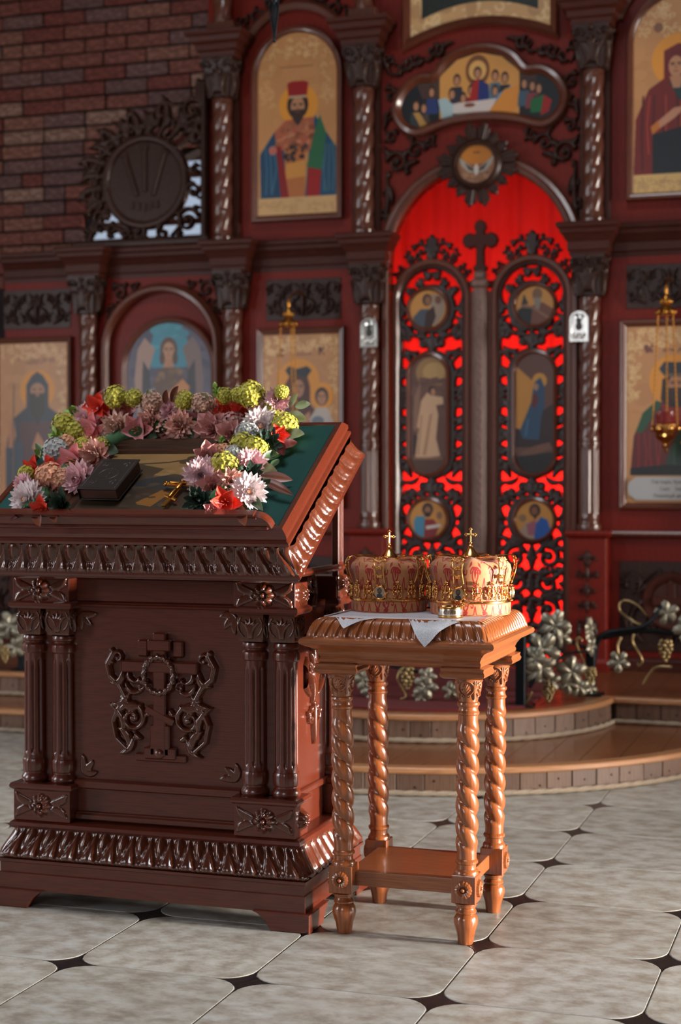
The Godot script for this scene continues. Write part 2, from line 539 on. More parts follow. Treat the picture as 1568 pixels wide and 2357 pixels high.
	# profile (out, up) swept along a path that lies across up
	func sweep(q: PackedVector2Array, path: PackedVector3Array, up: Vector3, closed := false, flip := 1.0) -> void:
		var m := path.size()
		var outs := PackedVector3Array()
		var sharp := []
		for k in m:
			var d0 := Vector3.ZERO
			var d1 := Vector3.ZERO
			if closed or k > 0: d0 = (path[k] - path[(k + m - 1) % m]).normalized()
			if closed or k < m - 1: d1 = (path[(k + 1) % m] - path[k]).normalized()
			if d0 == Vector3.ZERO: d0 = d1
			if d1 == Vector3.ZERO: d1 = d0
			var o0 := d0.cross(up).normalized() * flip
			var o1 := d1.cross(up).normalized() * flip
			var o := (o0 + o1).normalized()
			outs.append(o / maxf(0.3, o.dot(o0)))
			sharp.append(d0.dot(d1) < 0.86)
		var segs := []
		var cur := [0]
		var total := m + 1 if closed else m
		for k in range(1, total):
			cur.append(k % m)
			if k < total - 1 and sharp[k % m]: segs.append(cur); cur = [k % m]
		segs.append(cur)
		for s in segs:
			for r in runs(q):
				var p := PackedVector3Array()
				var mean := Vector3.ZERO
				for k in s:
					for j in r: p.append(path[k] + outs[k] * q[j].x + up * q[j].y)
				var pd: Vector2 = q[r[r.size() - 1]] - q[r[0]]
				var mo: Vector3 = outs[s[0]] + outs[s[s.size() - 1]]
				# the profile runs so that its left hand side is inside
				grid(p, s.size(), r.size(), mo.normalized() * pd.y - up * pd.x)
		if not closed:
			var tri := Geometry2D.triangulate_polygon(q)
			for k in [0, m - 1]:
				var d := (path[1] - path[0]) if k == 0 else (path[m - 1] - path[m - 2])
				for t in range(0, tri.size(), 3):
					var p := PackedVector3Array()
					for w in 3: p.append(path[k] + outs[k] * q[tri[t + w]].x + up * q[tri[t + w]].y)
					face(p, -d if k == 0 else d)

	# outline in xy pushed from z0 to z1, front edge chamfered
	func prism(q: PackedVector2Array, z0: float, z1: float, bev := 0.0, back := false) -> void:
		var m := q.size()
		var area := 0.0
		var lo := q[0]
		var hi := q[0]
		for k in m:
			area += q[k].cross(q[(k + 1) % m])
			lo = lo.min(q[k]); hi = hi.max(q[k])
		var sg := 1.0 if area > 0 else -1.0
		var ins := PackedVector2Array()
		for k in m:
			var a := (q[k] - q[(k + m - 1) % m]).normalized()
			var b := (q[(k + 1) % m] - q[k]).normalized()
			var na := Vector2(-a.y, a.x) * sg
			var nb := Vector2(-b.y, b.x) * sg
			var o := (na + nb).normalized()
			ins.append(q[k] + o * bev / maxf(0.4, o.dot(na)))
		var tri := Geometry2D.triangulate_polygon(ins)
		if tri.is_empty(): tri = Geometry2D.triangulate_polygon(q); ins = q
		var size := hi - lo
		for t in range(0, tri.size(), 3):
			var p := PackedVector3Array(); var uv := PackedVector2Array()
			var pb := PackedVector3Array()
			for w in 3:
				var e := ins[tri[t + w]]
				p.append(Vector3(e.x, e.y, z1)); uv.append(Vector2((e.x - lo.x) / size.x, (hi.y - e.y) / size.y))
				pb.append(Vector3(q[tri[t + w]].x, q[tri[t + w]].y, z0))
			face(p, Vector3(0, 0, z1 - z0), uv)
			if back: face(pb, Vector3(0, 0, z0 - z1))
		var ring := PackedVector2Array(q); ring.append(q[0])
		var ir := PackedVector2Array(ins); ir.append(ins[0])
		var zb := z1 - bev * signf(z1 - z0)
		for r in runs(ring):
			var p := PackedVector3Array(); var p2 := PackedVector3Array()
			for k in r:
				p.append(Vector3(ring[k].x, ring[k].y, z0)); p.append(Vector3(ring[k].x, ring[k].y, zb))
				p2.append(Vector3(ring[k].x, ring[k].y, zb)); p2.append(Vector3(ir[k].x, ir[k].y, z1))
			var d: Vector2 = ring[r[r.size() / 2]] - ring[r[r.size() / 2 - 1]]
			var o := Vector3(d.y, -d.x, 0) * sg
			grid(p, r.size(), 2, o)
			if bev > 0.0: grid(p2, r.size(), 2, o + Vector3(0, 0, (z1 - z0)) * 0.0)

	func tube(path: PackedVector3Array, rad, sides := 7, squash := 1.0, closed := false) -> void:
		var m := path.size()
		var p := PackedVector3Array()
		var t0 := (path[1] - path[0]).normalized()
		var nrm := t0.cross(Vector3(0.31, 0.93, 0.17) if absf(t0.y) < 0.9 else Vector3(1, 0, 0.1)).normalized()
		if not closed:
			for j in sides + 1: p.append(path[0])
		for k in m:
			var t := (path[mini(k + 1, m - 1)] - path[maxi(k - 1, 0)]).normalized()
			if closed and (k == 0 or k == m - 1): t = (path[1] - path[m - 2]).normalized()
			nrm = (nrm - t * nrm.dot(t)).normalized()
			var b := t.cross(nrm)
			var r: float = rad if (rad is float or rad is int) else rad[k]
			for j in sides + 1:
				var a := TAU * j / sides
				p.append(path[k] + nrm * cos(a) * r + b * sin(a) * r * squash)
		if not closed:
			for j in sides + 1: p.append(path[m - 1])
		grid(p, m + (0 if closed else 2), sides + 1)

	func ball(at: Vector3, r: Vector3, seg := 10, rings := 6) -> void:
		var p := PackedVector3Array()
		for i in rings + 1:
			var a := PI * i / rings
			for j in seg + 1:
				var b := TAU * j / seg
				p.append(at + Vector3(sin(a) * cos(b) * r.x, cos(a) * r.y, sin(a) * sin(b) * r.z))
		grid(p, rings + 1, seg + 1)

	# a petal or leaf: from base along d, its face towards nm, bending up by curl and cupped by cup
	func leaf(base: Vector3, d: Vector3, nm: Vector3, ln: float, wd: float, curl := 0.0, cup := 0.2, tip := 1.0, nu := 5, nv := 3, wave := 0.0) -> void:
		d = d.normalized()
		var side := d.cross(nm).normalized()
		nm = side.cross(d).normalized()
		var p := PackedVector3Array()
		for i in nu + 1:
			var t := float(i) / nu
			var a := curl * t
			var along := ln * (t if absf(curl) < 0.01 else sin(a) / curl)
			var rise := ln * (0.0 if absf(curl) < 0.01 else (1.0 - cos(a)) / curl)
			var w := wd * 0.5 * pow(sin(PI * pow(clampf(t * 0.94 + 0.05, 0.0, 1.0), tip)), 0.75)
			for j in nv + 1:
				var s := 2.0 * j / nv - 1.0
				p.append(base + d * along + side * s * w + nm * (rise + cup * w * s * s + wave * wd * sin(t * 9.0 + s * 5.0)))
		grid(p, nu + 1, nv + 1, nm)

	func build() -> ArrayMesh:
		if mesh_cache: return mesh_cache
		var a := []; a.resize(Mesh.ARRAY_MAX)
		a[Mesh.ARRAY_VERTEX] = v; a[Mesh.ARRAY_NORMAL] = n; a[Mesh.ARRAY_TEX_UV] = u; a[Mesh.ARRAY_COLOR] = c; a[Mesh.ARRAY_INDEX] = ix
		mesh_cache = ArrayMesh.new()
		mesh_cache.add_surface_from_arrays(Mesh.PRIMITIVE_TRIANGLES, a)
		return mesh_cache

# ------------------------------------------------------------------ carving: strokes laid on a board, meshed as relief or openwork
class Carve:
	var nx: int
	var ny: int
	var cs: float
	var x0: float
	var y0: float
	var f := PackedFloat32Array()
	var mirror := false

	func _init(ax: float, ay: float, bx: float, by: float, cell: float):
		x0 = ax - cell * 2.0; y0 = ay - cell * 2.0; cs = cell
		nx = int((bx - ax) / cell) + 6; ny = int((by - ay) / cell) + 6
		f.resize(nx * ny); f.fill(-cell * 1.5)

	func disc(x: float, y: float, r: float) -> void:
		one(x, y, r)
		if mirror: one(-x, y, r)

	func one(x: float, y: float, r: float) -> void:
		var e := r + cs * 1.5
		var ia := maxi(0, int((x - e - x0) / cs)); var ib := mini(nx - 1, int((x + e - x0) / cs) + 1)
		var ja := maxi(0, int((y - e - y0) / cs)); var jb := mini(ny - 1, int((y + e - y0) / cs) + 1)
		for j in range(ja, jb + 1):
			var dy := y0 + j * cs - y
			var row := j * nx
			for i in range(ia, ib + 1):
				var dx := x0 + i * cs - x
				var g := r - sqrt(dx * dx + dy * dy)
				if g > f[row + i]: f[row + i] = g

	func stroke(q: PackedVector2Array, ra: float, rb: float, drop := false) -> void:
		var total := 0.0
		for k in q.size() - 1: total += q[k].distance_to(q[k + 1])
		var done := 0.0
		for k in q.size() - 1:
			var l := q[k].distance_to(q[k + 1])
			var steps := maxi(1, int(l / (cs * 0.9)))
			for s in steps:
				var t := (done + l * s / steps) / total
				var r := lerpf(ra, rb, t)
				if drop: r = maxf(rb, ra * pow(sin(PI * clampf(t * 0.92 + 0.06, 0.0, 1.0)), 0.8))
				var w := q[k].lerp(q[k + 1], float(s) / steps)
				disc(w.x, w.y, r)
			done += l

	func arc(cx: float, cy: float, r: float, a0: float, a1: float, ra: float, rb: float, r2 := -1.0) -> void:
		var q := PackedVector2Array()
		var m := maxi(6, int(absf(a1 - a0) * 5.0))
		for k in m + 1:
			var t := float(k) / m
			var a := lerpf(a0, a1, t)
			var rr := r if r2 < 0.0 else lerpf(r, r2, t)
			q.append(Vector2(cx + cos(a) * rr, cy + sin(a) * rr))
		stroke(q, ra, rb)

	# a scroll winding inwards, with an eye and small leaves on its back
	func scroll(cx: float, cy: float, r: float, a0: float, turns: float, w: float, leaves := 3) -> void:
		arc(cx, cy, r, a0, a0 + turns * TAU, w, w * 0.55, r * 0.12)
		disc(cx, cy, r * 0.22)
		for k in leaves:
			var a := a0 + turns * TAU * (0.06 + 0.16 * k)
			var d := Vector2(cos(a), sin(a))
			var t := Vector2(-d.y, d.x) * signf(turns)
			var b := Vector2(cx, cy) + d * r
			stroke(PackedVector2Array([b, b + d * r * 0.28 - t * r * 0.1, b + d * r * 0.42 - t * r * 0.38]), w * 0.95, w * 0.25, true)

	func drop(a: Vector2, b: Vector2, r: float, bend := 0.0) -> void:
		var q := PackedVector2Array()
		var s := (b - a).orthogonal() * bend
		for k in 7:
			var t := k / 6.0
			q.append(a.lerp(b, t) + s * sin(PI * t))
		stroke(q, r, r * 0.2, true)

	func rect(ax: float, ay: float, bx: float, by: float) -> void:
		for j in ny:
			for i in nx:
				var x := x0 + i * cs; var y := y0 + j * cs
				var g := minf(minf(x - ax, bx - x), minf(y - ay, by - y))
				if g > f[j * nx + i]: f[j * nx + i] = g

	func grow(by: float) -> void:
		for k in f.size(): f[k] += by

	func keep(inside: Callable) -> void:
		for j in ny:
			for i in nx:
				if f[j * nx + i] > -cs:
					f[j * nx + i] = minf(f[j * nx + i], inside.call(x0 + i * cs, y0 + j * cs))

	# relief of the given height; soft is the stroke half-width at which it is reached; depth is the thickness behind
	func mesh(mb: MB, height: float, soft: float, depth: float, warp = null) -> void:
		var gv := PackedInt32Array(); gv.resize(nx * ny); gv.fill(-1)
		var eh := PackedInt32Array(); eh.resize(nx * ny); eh.fill(-1)
		var ev := PackedInt32Array(); ev.resize(nx * ny); ev.fill(-1)
		var pts := PackedVector3Array()
		var tri := PackedInt32Array()
		var rim := PackedInt32Array()
		for j in ny - 1:
			for i in nx - 1:
				var k := j * nx + i
				var fa := f[k]; var fb := f[k + 1]; var fc := f[k + nx + 1]; var fd := f[k + nx]
				if fa <= 0.0 and fb <= 0.0 and fc <= 0.0 and fd <= 0.0: continue
				var ids := PackedInt32Array()
				var cut := PackedInt32Array()
				var ks := [k, k + 1, k + nx + 1, k + nx]
				var fs := [fa, fb, fc, fd]
				for e in 4:
					if fs[e] > 0.0:
						var g: int = ks[e]
						if gv[g] < 0:
							gv[g] = pts.size()
							var t: float = minf(1.0, f[g] / soft)
							pts.append(Vector3(x0 + (g % nx) * cs, y0 + (g / nx) * cs, height * sqrt(t * (2.0 - t))))
						ids.append(gv[g]); cut.append(0)
					var e2 := (e + 1) % 4
					if (fs[e] > 0.0) != (fs[e2] > 0.0):
						var g: int = mini(ks[e], ks[e2])
						var horiz: bool = absi(ks[e] - ks[e2]) == 1
						var id: int = eh[g] if horiz else ev[g]
						if id < 0:
							id = pts.size()
							var o: int = maxi(ks[e], ks[e2])
							var t: float = f[g] / (f[g] - f[o])
							var ga := Vector2(x0 + (g % nx) * cs, y0 + (g / nx) * cs)
							var gb := Vector2(x0 + (o % nx) * cs, y0 + (o / nx) * cs)
							var w := ga.lerp(gb, clampf(t, 0.02, 0.98))
							pts.append(Vector3(w.x, w.y, 0.0))
							if horiz: eh[g] = id
							else: ev[g] = id
						ids.append(id); cut.append(1)
				for w in range(1, ids.size() - 1): tri.append_array([ids[0], ids[w], ids[w + 1]])
				for w in ids.size():
					var w2 := (w + 1) % ids.size()
					if cut[w] and cut[w2]: rim.append_array([ids[w], ids[w2]])
		var wp := pts
		var behind := PackedVector3Array()
		if warp != null:
			wp = PackedVector3Array()
			for q in pts: wp.append(warp.call(q))
		var nm := PackedVector3Array(); nm.resize(pts.size())
		for t in range(0, tri.size(), 3):
			var w := (wp[tri[t + 1]] - wp[tri[t]]).cross(wp[tri[t + 2]] - wp[tri[t]])
			for e in 3: nm[tri[t + e]] += w
		var b := mb.v.size()
		for k in pts.size(): mb.put(wp[k], nm[k], Vector2(pts[k].x, pts[k].y))
		for t in range(0, tri.size(), 3): mb.ix.append_array([b + tri[t], b + tri[t + 2], b + tri[t + 1]])
		if depth > 0.0:
			for t in range(0, rim.size(), 2):
				var a3 := wp[rim[t]]; var b3 := wp[rim[t + 1]]
				var pa := pts[rim[t]] - Vector3(0, 0, depth); var pb := pts[rim[t + 1]] - Vector3(0, 0, depth)
				if warp != null: pa = warp.call(pa); pb = warp.call(pb)
				var w := (pa - a3).cross(b3 - a3).normalized()
				var s := mb.v.size()
				for q in [a3, b3, pb, pa]: mb.put(q, w, Vector2(q.x, q.y))
				mb.ix.append_array([s, s + 1, s + 2, s, s + 2, s + 3])

# ------------------------------------------------------------------ painting on boards
class Paint:
	var im: Image
	var w: int
	var h: int
	var r := RandomNumberGenerator.new()
	func _init(pw: int, ph: int, c: Color, seed := 1):
		w = pw; h = ph; r.seed = seed
		im = Image.create(w, h, false, Image.FORMAT_RGB8); im.fill(c)
	func poly(q: Array, c: Color) -> void:
		var ya := h; var yb := 0
		for p in q: ya = mini(ya, int(p[1] * h)); yb = maxi(yb, int(p[1] * h) + 1)
		for y in range(maxi(0, ya), mini(h, yb)):
			var yy := (y + 0.5) / h
			var xs := []
			for k in q.size():
				var a = q[k]; var b = q[(k + 1) % q.size()]
				if (a[1] <= yy) != (b[1] <= yy): xs.append(a[0] + (yy - a[1]) / (b[1] - a[1]) * (b[0] - a[0]))
			xs.sort()
			for k in range(0, xs.size() - 1, 2):
				var xa := maxi(0, int(xs[k] * w)); var xb := mini(w, int(xs[k + 1] * w + 0.5))
				if xb > xa: im.fill_rect(Rect2i(xa, y, xb - xa, 1), c)
	func ell(x: float, y: float, rx: float, ry: float, c: Color, turn := 0.0) -> void:
		var q := []
		for k in 28:
			var a := TAU * k / 28
			var px := cos(a) * rx * w; var py := sin(a) * ry * h
			q.append([x + (px * cos(turn) - py * sin(turn)) / w, y + (px * sin(turn) + py * cos(turn)) / h])
		poly(q, c)
	func line(q: Array, t: float, c: Color) -> void:
		for k in q.size() - 1:
			var a := Vector2(q[k][0] * w, q[k][1] * h); var b := Vector2(q[k + 1][0] * w, q[k + 1][1] * h)
			var d := (b - a).normalized().orthogonal() * t * w * 0.5
			poly([[(a.x + d.x) / w, (a.y + d.y) / h], [(b.x + d.x) / w, (b.y + d.y) / h], [(b.x - d.x) / w, (b.y - d.y) / h], [(a.x - d.x) / w, (a.y - d.y) / h]], c)
	# short strokes of nearby tones inside a box
	func dabs(n: int, x0: float, y0: float, x1: float, y1: float, c: Color, spread: float, rx: float, ry: float, turn := 0.0) -> void:
		for k in n:
			var e := r.randf_range(-spread, spread)
			ell(r.randf_range(x0, x1), r.randf_range(y0, y1), rx * r.randf_range(0.5, 1.3), ry * r.randf_range(0.5, 1.3), Color(clampf(c.r + e, 0, 1), clampf(c.g + e * 0.9, 0, 1), clampf(c.b + e * 0.8, 0, 1)), turn + r.randf_range(-0.3, 0.3))
	func curls(n: int, x0: float, y0: float, x1: float, y1: float, size: float, c: Color) -> void:
		for k in n:
			var cx := r.randf_range(x0, x1); var cy := r.randf_range(y0, y1)
			var q := []
			var s := 1.0 if r.randf() < 0.5 else -1.0
			var a0 := r.randf() * TAU
			for i in 12:
				var t := i / 11.0
				var a := a0 + s * t * 5.0
				q.append([cx + cos(a) * size * (1.0 - t * 0.8), cy + sin(a) * size * (1.0 - t * 0.8) * w / h])
			line(q, size * 0.35, c)
	func tex() -> ImageTexture:
		var small := im.duplicate() as Image
		small.resize(w / 2, h / 2, Image.INTERPOLATE_LANCZOS)
		return ImageTexture.create_from_image(small)

# ------------------------------------------------------------------ nodes
var M := {}
var taken := {}
var rng := RandomNumberGenerator.new()

func numbered(called: String) -> String:
	var k: int = taken.get(called, 0)
	taken[called] = k + 1
	return called if k == 0 else "%s_%03d" % [called, k]

func thing(called: String, label: String, category: String, group := "", at := Vector3.ZERO) -> Node3D:
	var o := Node3D.new(); o.name = numbered(called); add_child(o); o.position = at
	tag(o, label, category, group)
	return o

func tag(o: Node3D, label: String, category := "", group := "") -> Node3D:
	o.set_meta("label", label)
	if category: o.set_meta("category", category)
	if group: o.set_meta("group", group)
	return o

func part(parent: Node, called: String, mb: MB, m: Material, at := Transform3D.IDENTITY) -> MeshInstance3D:
	var o := MeshInstance3D.new(); o.name = called if parent != self else numbered(called)
	o.mesh = mb.build(); o.material_override = m; o.transform = at
	parent.add_child(o, true)
	return o

func struct(called: String, mb: MB, m: Material) -> MeshInstance3D:
	var o := part(self, called, mb, m)
	o.set_meta("kind", "structure")
	return o

func at(x: float, y: float, z: float) -> Transform3D:
	return Transform3D(Basis.IDENTITY, Vector3(x, y, z))

func V2(a: Array) -> PackedVector2Array:
	var q := PackedVector2Array()
	for p in a: q.append(Vector2(p[0], p[1]))
	return q

func V3(a: Array) -> PackedVector3Array:
	var q := PackedVector3Array()
	for p in a: q.append(Vector3(p[0], p[1], p[2]))
	return q

func noise_tex(freq: float, ramp: Array, seed := 1, size := 512, octaves := 4, gain := 0.5) -> NoiseTexture2D:
	var t := NoiseTexture2D.new()
	var fn := FastNoiseLite.new()
	fn.seed = seed; fn.frequency = freq; fn.fractal_octaves = octaves; fn.noise_type = FastNoiseLite.TYPE_SIMPLEX_SMOOTH; fn.fractal_gain = gain
	t.noise = fn; t.width = size; t.height = size; t.seamless = true; t.seamless_blend_skirt = 0.2
	var g := Gradient.new()
	var off := PackedFloat32Array(); var cols := PackedColorArray()
	for k in ramp.size(): off.append(ramp[k][0]); cols.append(ramp[k][1])
	g.offsets = off; g.colors = cols
	t.color_ramp = g
	return t

func mat(called: String, c: Color, rough := 0.6, metal := 0.0, tex: Texture2D = null, scale := Vector3.ZERO, spec := 0.5) -> StandardMaterial3D:
	var m := StandardMaterial3D.new()
	m.resource_name = called
	m.albedo_color = c; m.roughness = rough; m.metallic = metal; m.metallic_specular = spec
	if tex:
		m.albedo_texture = tex
		if scale != Vector3.ZERO:
			m.uv1_triplanar = true; m.uv1_world_triplanar = true; m.uv1_scale = scale
	M[called] = m
	return m
# ------------------------------------------------------------------ shared carved shapes
static func tongue(u: float, v: float) -> float:
	var d := absf(u - 0.5)
	var w := 0.10 + 0.29 * smoothstep(0.05, 1.0, v)
	var h := smoothstep(0.0, 0.07, w - d) * (0.55 + 0.45 * v) * (1.0 - 0.55 * smoothstep(0.0, 0.9, (w - d) / maxf(w, 0.01)) * v)
	if v > 0.88: h *= 1.0 - (v - 0.88) / 0.12 * 0.7
	var e := 0.5 - d
	var g := 1.0 - (e / 0.27) * (e / 0.27) - ((v - 0.26) / 0.3) * ((v - 0.26) / 0.3)
	if g > 0.0: h = maxf(h, sqrt(g) * 0.85 * (0.65 + 0.35 * smoothstep(0.0, 0.1, absf(e - 0.15))))
	var k := 1.0 - (e / 0.10) * (e / 0.10) - ((v - 0.86) / 0.2) * ((v - 0.86) / 0.2)
	if k > 0.0: h = maxf(h, sqrt(k) * 0.55)
	return h

static func gadroon(u: float, v: float) -> float:
	var ph := fposmod(u - 0.62 * v, 1.0)
	var lobe := pow(sin(PI * pow(ph, 0.7)), 0.55)
	var fine := 0.10 * sin(ph * 26.0) * smoothstep(0.55, 0.1, v) * smoothstep(0.0, 0.15, v)
	var foot := smoothstep(1.0, 0.86, v + 0.06 * sin(u * TAU * 2.0))
	return clampf(maxf(lobe * (0.55 + 0.45 * foot) + fine, smoothstep(0.14, 0.0, v) * 0.75), 0.0, 1.2)

static func reeds(u: float, v: float) -> float:
	var d := absf(u - 0.5)
	var slit := smoothstep(0.03 + 0.11 * v, 0.13 + 0.13 * v, 0.5 - d)
	var h := 1.0 if v < 0.12 or v > 0.97 else slit
	var k := 1.0 - (d / 0.32) * (d / 0.32) - ((v - 0.8) / 0.22) * ((v - 0.8) / 0.22)
	if k > 0.0: h = maxf(h * 0.75, 0.6 + 0.5 * sqrt(k))
	return h

# carved band on one side of a box: faces +z, mitred at both ends; prof runs top to bottom as (out, y)
func carved_band(mb: MB, half: float, dist: float, prof: PackedVector2Array, count: int, pattern: Callable, relief: float, turn: float, fine := 14, rows := 14) -> void:
	var old := mb.tf
	mb.tf = old * Transform3D(Basis(Vector3.UP, turn), Vector3.ZERO)
	var p := PackedVector3Array()
	var nu := count * fine
	for i in nu + 1:
		var u := float(i) / nu
		for j in rows + 1:
			var v := float(j) / rows
			var k := v * (prof.size() - 1)
			var a := mini(int(k), prof.size() - 2)
			var q := prof[a].lerp(prof[a + 1], k - a)
			var tang := (prof[a + 1] - prof[a]).normalized()
			var nm := Vector2(-tang.y, tang.x)
			var h: float = pattern.call(fposmod(u * count, 1.0), v) * relief * smoothstep(0.0, 0.22, minf(u, 1.0 - u) * count)
			var o := q + nm * h
			p.append(Vector3((2.0 * u - 1.0) * (half + q.x), o.y, dist + o.x))
	mb.grid(p, nu + 1, rows + 1, Vector3(0, 0, 1))
	mb.tf = old

# plain solid behind carved bands, closing the mitres
func band_core(mb: MB, path: PackedVector3Array, prof: PackedVector2Array, inner: float) -> void:
	var q := PackedVector2Array()
	for k in prof.size(): q.append(prof[prof.size() - 1 - k] - Vector2(0.0008, 0))
	var top := q[q.size() - 1].y
	q.append(Vector2(inner, top)); q.insert(0, Vector2(inner, q[0].y))
	mb.sweep(q, path, Vector3.UP, true)

func rosette(mb: MB, r: float, petals: int, h: float) -> void:
	var p := PackedVector3Array()
	var na := petals * 6
	for i in 9:
		var t := i / 8.0
		for j in na + 1:
			var a := TAU * j / na
			var lobe := absf(cos(a * petals / 2.0))
			var rr := r * t * (0.90 + 0.10 * sqrt(lobe))
			var z := h * (sin(PI * clampf(t * 0.95 + 0.12, 0, 1)) * (0.55 + 0.45 * pow(lobe, 0.7)))
			if t < 0.3: z = h * (0.45 + 0.25 * t)
			if t == 1.0: z = 0.0
			p.append(Vector3(cos(a) * rr, sin(a) * rr, z))
	mb.grid(p, 9, na + 1, Vector3(0, 0, 1))
	mb.ball(Vector3(0, 0, h * 0.7), Vector3(r * 0.2, r * 0.2, h * 0.55), 10, 6)

func rect_path(hx: float, hz: float, y := 0.0, cx := 0.0, cz := 0.0) -> PackedVector3Array:
	return V3([[cx - hx, y, cz + hz], [cx + hx, y, cz + hz], [cx + hx, y, cz - hz], [cx - hx, y, cz - hz]])

# ------------------------------------------------------------------ lectern
const LX := -1.948
const LZ := -4.435
const SLOPE := 0.5288

func desk_frame() -> Transform3D:
	return Transform3D(Basis(Vector3.RIGHT, SLOPE), Vector3(0, 1.113, 0.42))

func lectern() -> void:
	var L := thing("lectern", "dark cherry carved wooden lectern with sloping desk lined in green velvet", "lectern", "", Vector3(LX, 0, LZ))
	var hx := 0.478
	var hz := 0.265
	# bracket feet
	for sx in [-1, 1]:
		for sz in [-1, 1]:
			var q := V2([[0.0, 0.0], [-0.115, 0.0], [-0.122, 0.012], [-0.135, 0.03], [-0.155, 0.046], [-0.17, 0.052], [0.0, 0.052]])
			var f := MB.new()
			f.tf = Transform3D(Basis(Vector3(sx, 0, 0), Vector3.UP, Vector3(0, 0, sz)), Vector3(sx * (hx + 0.018), 0, sz * (hz + 0.012)))
			f.prism(q, -0.03, 0.0, 0.002, true)
			f.tf = Transform3D(Basis(Vector3(0, 0, sz), Vector3.UP, Vector3(sx, 0, 0)), Vector3(sx * (hx + 0.0185), 0.0005, sz * (hz + 0.0085)))
			f.prism(q, -0.03, 0.0, 0.002, true)
			part(L, "foot", f, M.lectern_x)
	# plinth and mouldings round the foot
	var pl := MB.new()
	pl.sweep(V2([[-0.2, 0.05], [0.0, 0.05], [0.0, 0.098], [-0.004, 0.101], [-0.004, 0.128], [0.004, 0.132], [0.004, 0.14], [-0.2, 0.14]]), rect_path(hx, hz), Vector3.UP, true)
	pl.box(Vector3(0, 0.1, 0), Vector3(0.7, 0.08, 0.3), 0.0)
	part(L, "plinth", pl, M.lectern_x)
	var bl := MB.new()
	var prof := V2([[-0.034, 0.226], [-0.031, 0.212], [-0.02, 0.19], [-0.008, 0.168], [0.0, 0.152], [0.0, 0.142]])
	carved_band(bl, hx - 0.004, hz - 0.004, prof, 15, tongue, 0.013, 0.0)
	carved_band(bl, hz - 0.004, hx - 0.004, prof, 9, gadroon, 0.013, PI / 2)
	carved_band(bl, hx - 0.004, hz - 0.004, prof, 15, tongue, 0.013, PI, 6, 6)
	carved_band(bl, hz - 0.004, hx - 0.004, prof, 9, gadroon, 0.013, -PI / 2, 6, 6)
	band_core(bl, rect_path(hx - 0.004, hz - 0.004), prof, -0.08)
	part(L, "leaf_moulding", bl, M.lectern_carved)
	var to := MB.new()
	to.sweep(V2([[-0.2, 0.222], [-0.036, 0.222], [-0.028, 0.226], [-0.021, 0.234], [-0.024, 0.243], [-0.032, 0.248], [-0.04, 0.25], [-0.2, 0.25]]), rect_path(hx, hz), Vector3.UP, true)
	part(L, "torus_moulding", to, M.lectern_x)
	# body with its recessed fronts
	var body := MB.new()
	body.box(Vector3(0, 0.57, -0.02), Vector3(0.80, 0.65, 0.41), 0.002)
	part(L, "body", body, M.lectern_x)
	var fr := MB.new()
	var zf := 0.186
	for b in [["lower_rail", 0.359, 0.0, 0.026, 0.036], ["base_rail", 0.263, 0.0, 0.02, 0.03], ["upper_rail", 0.886, 0.0, 0.010, 0.03], ["frieze_board", 0.93, -0.006, 0.07, 0.02]]:
		var rb := MB.new(); rb.box(Vector3(0, b[1], zf + b[2]), Vector3(0.53, b[3], b[4]), 0.004)
		part(L, b[0], rb, M.lectern_x)
	fr.sweep(V2([[0.0, 0.0], [0.008, 0.0], [0.008, 0.008], [0.0, 0.008]]), V3([[-0.262, 0.276, zf], [0.262, 0.276, zf], [0.262, 0.342, zf], [-0.262, 0.342, zf]]), Vector3(0, 0, 1), true)
	part(L, "panel_moulding", fr, M.lectern_x)
	# corner pedestals, columns, capitals and upper blocks
	var ped := MB.new(); var cap := MB.new(); var blk := MB.new()
	ped.box(Vector3(0, 0.297, 0), Vector3(0.184, 0.094, 0.105), 0.002)
	ped.sweep(V2([[-0.09, 0.340], [0.0, 0.340], [0.008, 0.346], [0.010, 0.352], [0.006, 0.360], [-0.09, 0.360]]), rect_path(0.092, 0.0525), Vector3.UP, true)
	blk.sweep(V2([[-0.09, 0.876], [0.004, 0.876], [0.010, 0.882], [0.010, 0.892], [0.002, 0.898], [-0.09, 0.898]]), rect_path(0.092, 0.0525), Vector3.UP, true)
	blk.box(Vector3(0, 0.93, 0), Vector3(0.184, 0.068, 0.105), 0.002)
	var shaft := MB.new()
	var cp := V2([[0.0, 0.36], [0.038, 0.36], [0.041, 0.366], [0.041, 0.374], [0.037, 0.381], [0.034, 0.386], [0.034, 0.39]])
	shaft.lathe(cp, 32)
	shaft.lathe(V2([[0.034, 0.39], [0.0365, 0.395], [0.0375, 0.41], [0.037, 0.424], [0.034, 0.430]]), 64, func(r, a, _y): return r * (1.0 + 0.035 * pow(absf(cos(a * 9.0)), 0.5)))
	shaft.lathe(V2([[0.034, 0.43], [0.033, 0.438], [0.033, 0.445], [0.033, 0.452], [0.033, 0.46], [0.0325, 0.58], [0.032, 0.70], [0.032, 0.715], [0.032, 0.722], [0.032, 0.73], [0.0325, 0.742]]), 64, func(r, a, y): return r - (0.0055 * smoothstep(0.25, 0.6, cos(a * 9.0 + 0.6)) if y > 0.449 and y < 0.72 else 0.0))
	shaft.lathe(V2([[0.033, 0.742], [0.0365, 0.746], [0.0375, 0.756], [0.0365, 0.766], [0.032, 0.772]]), 64, func(r, a, _y): return r * (1.0 + 0.035 * pow(absf(cos(a * 9.0)), 0.5)))
	shaft.lathe(V2([[0.031, 0.772], [0.031, 0.777], [0.036, 0.78], [0.037, 0.786], [0.035, 0.793], [0.0, 0.797]]), 32)
	# capital: leafed cushion on four sides
	var side := Carve.new(-0.04, 0.797, 0.04, 0.876, 0.0018)
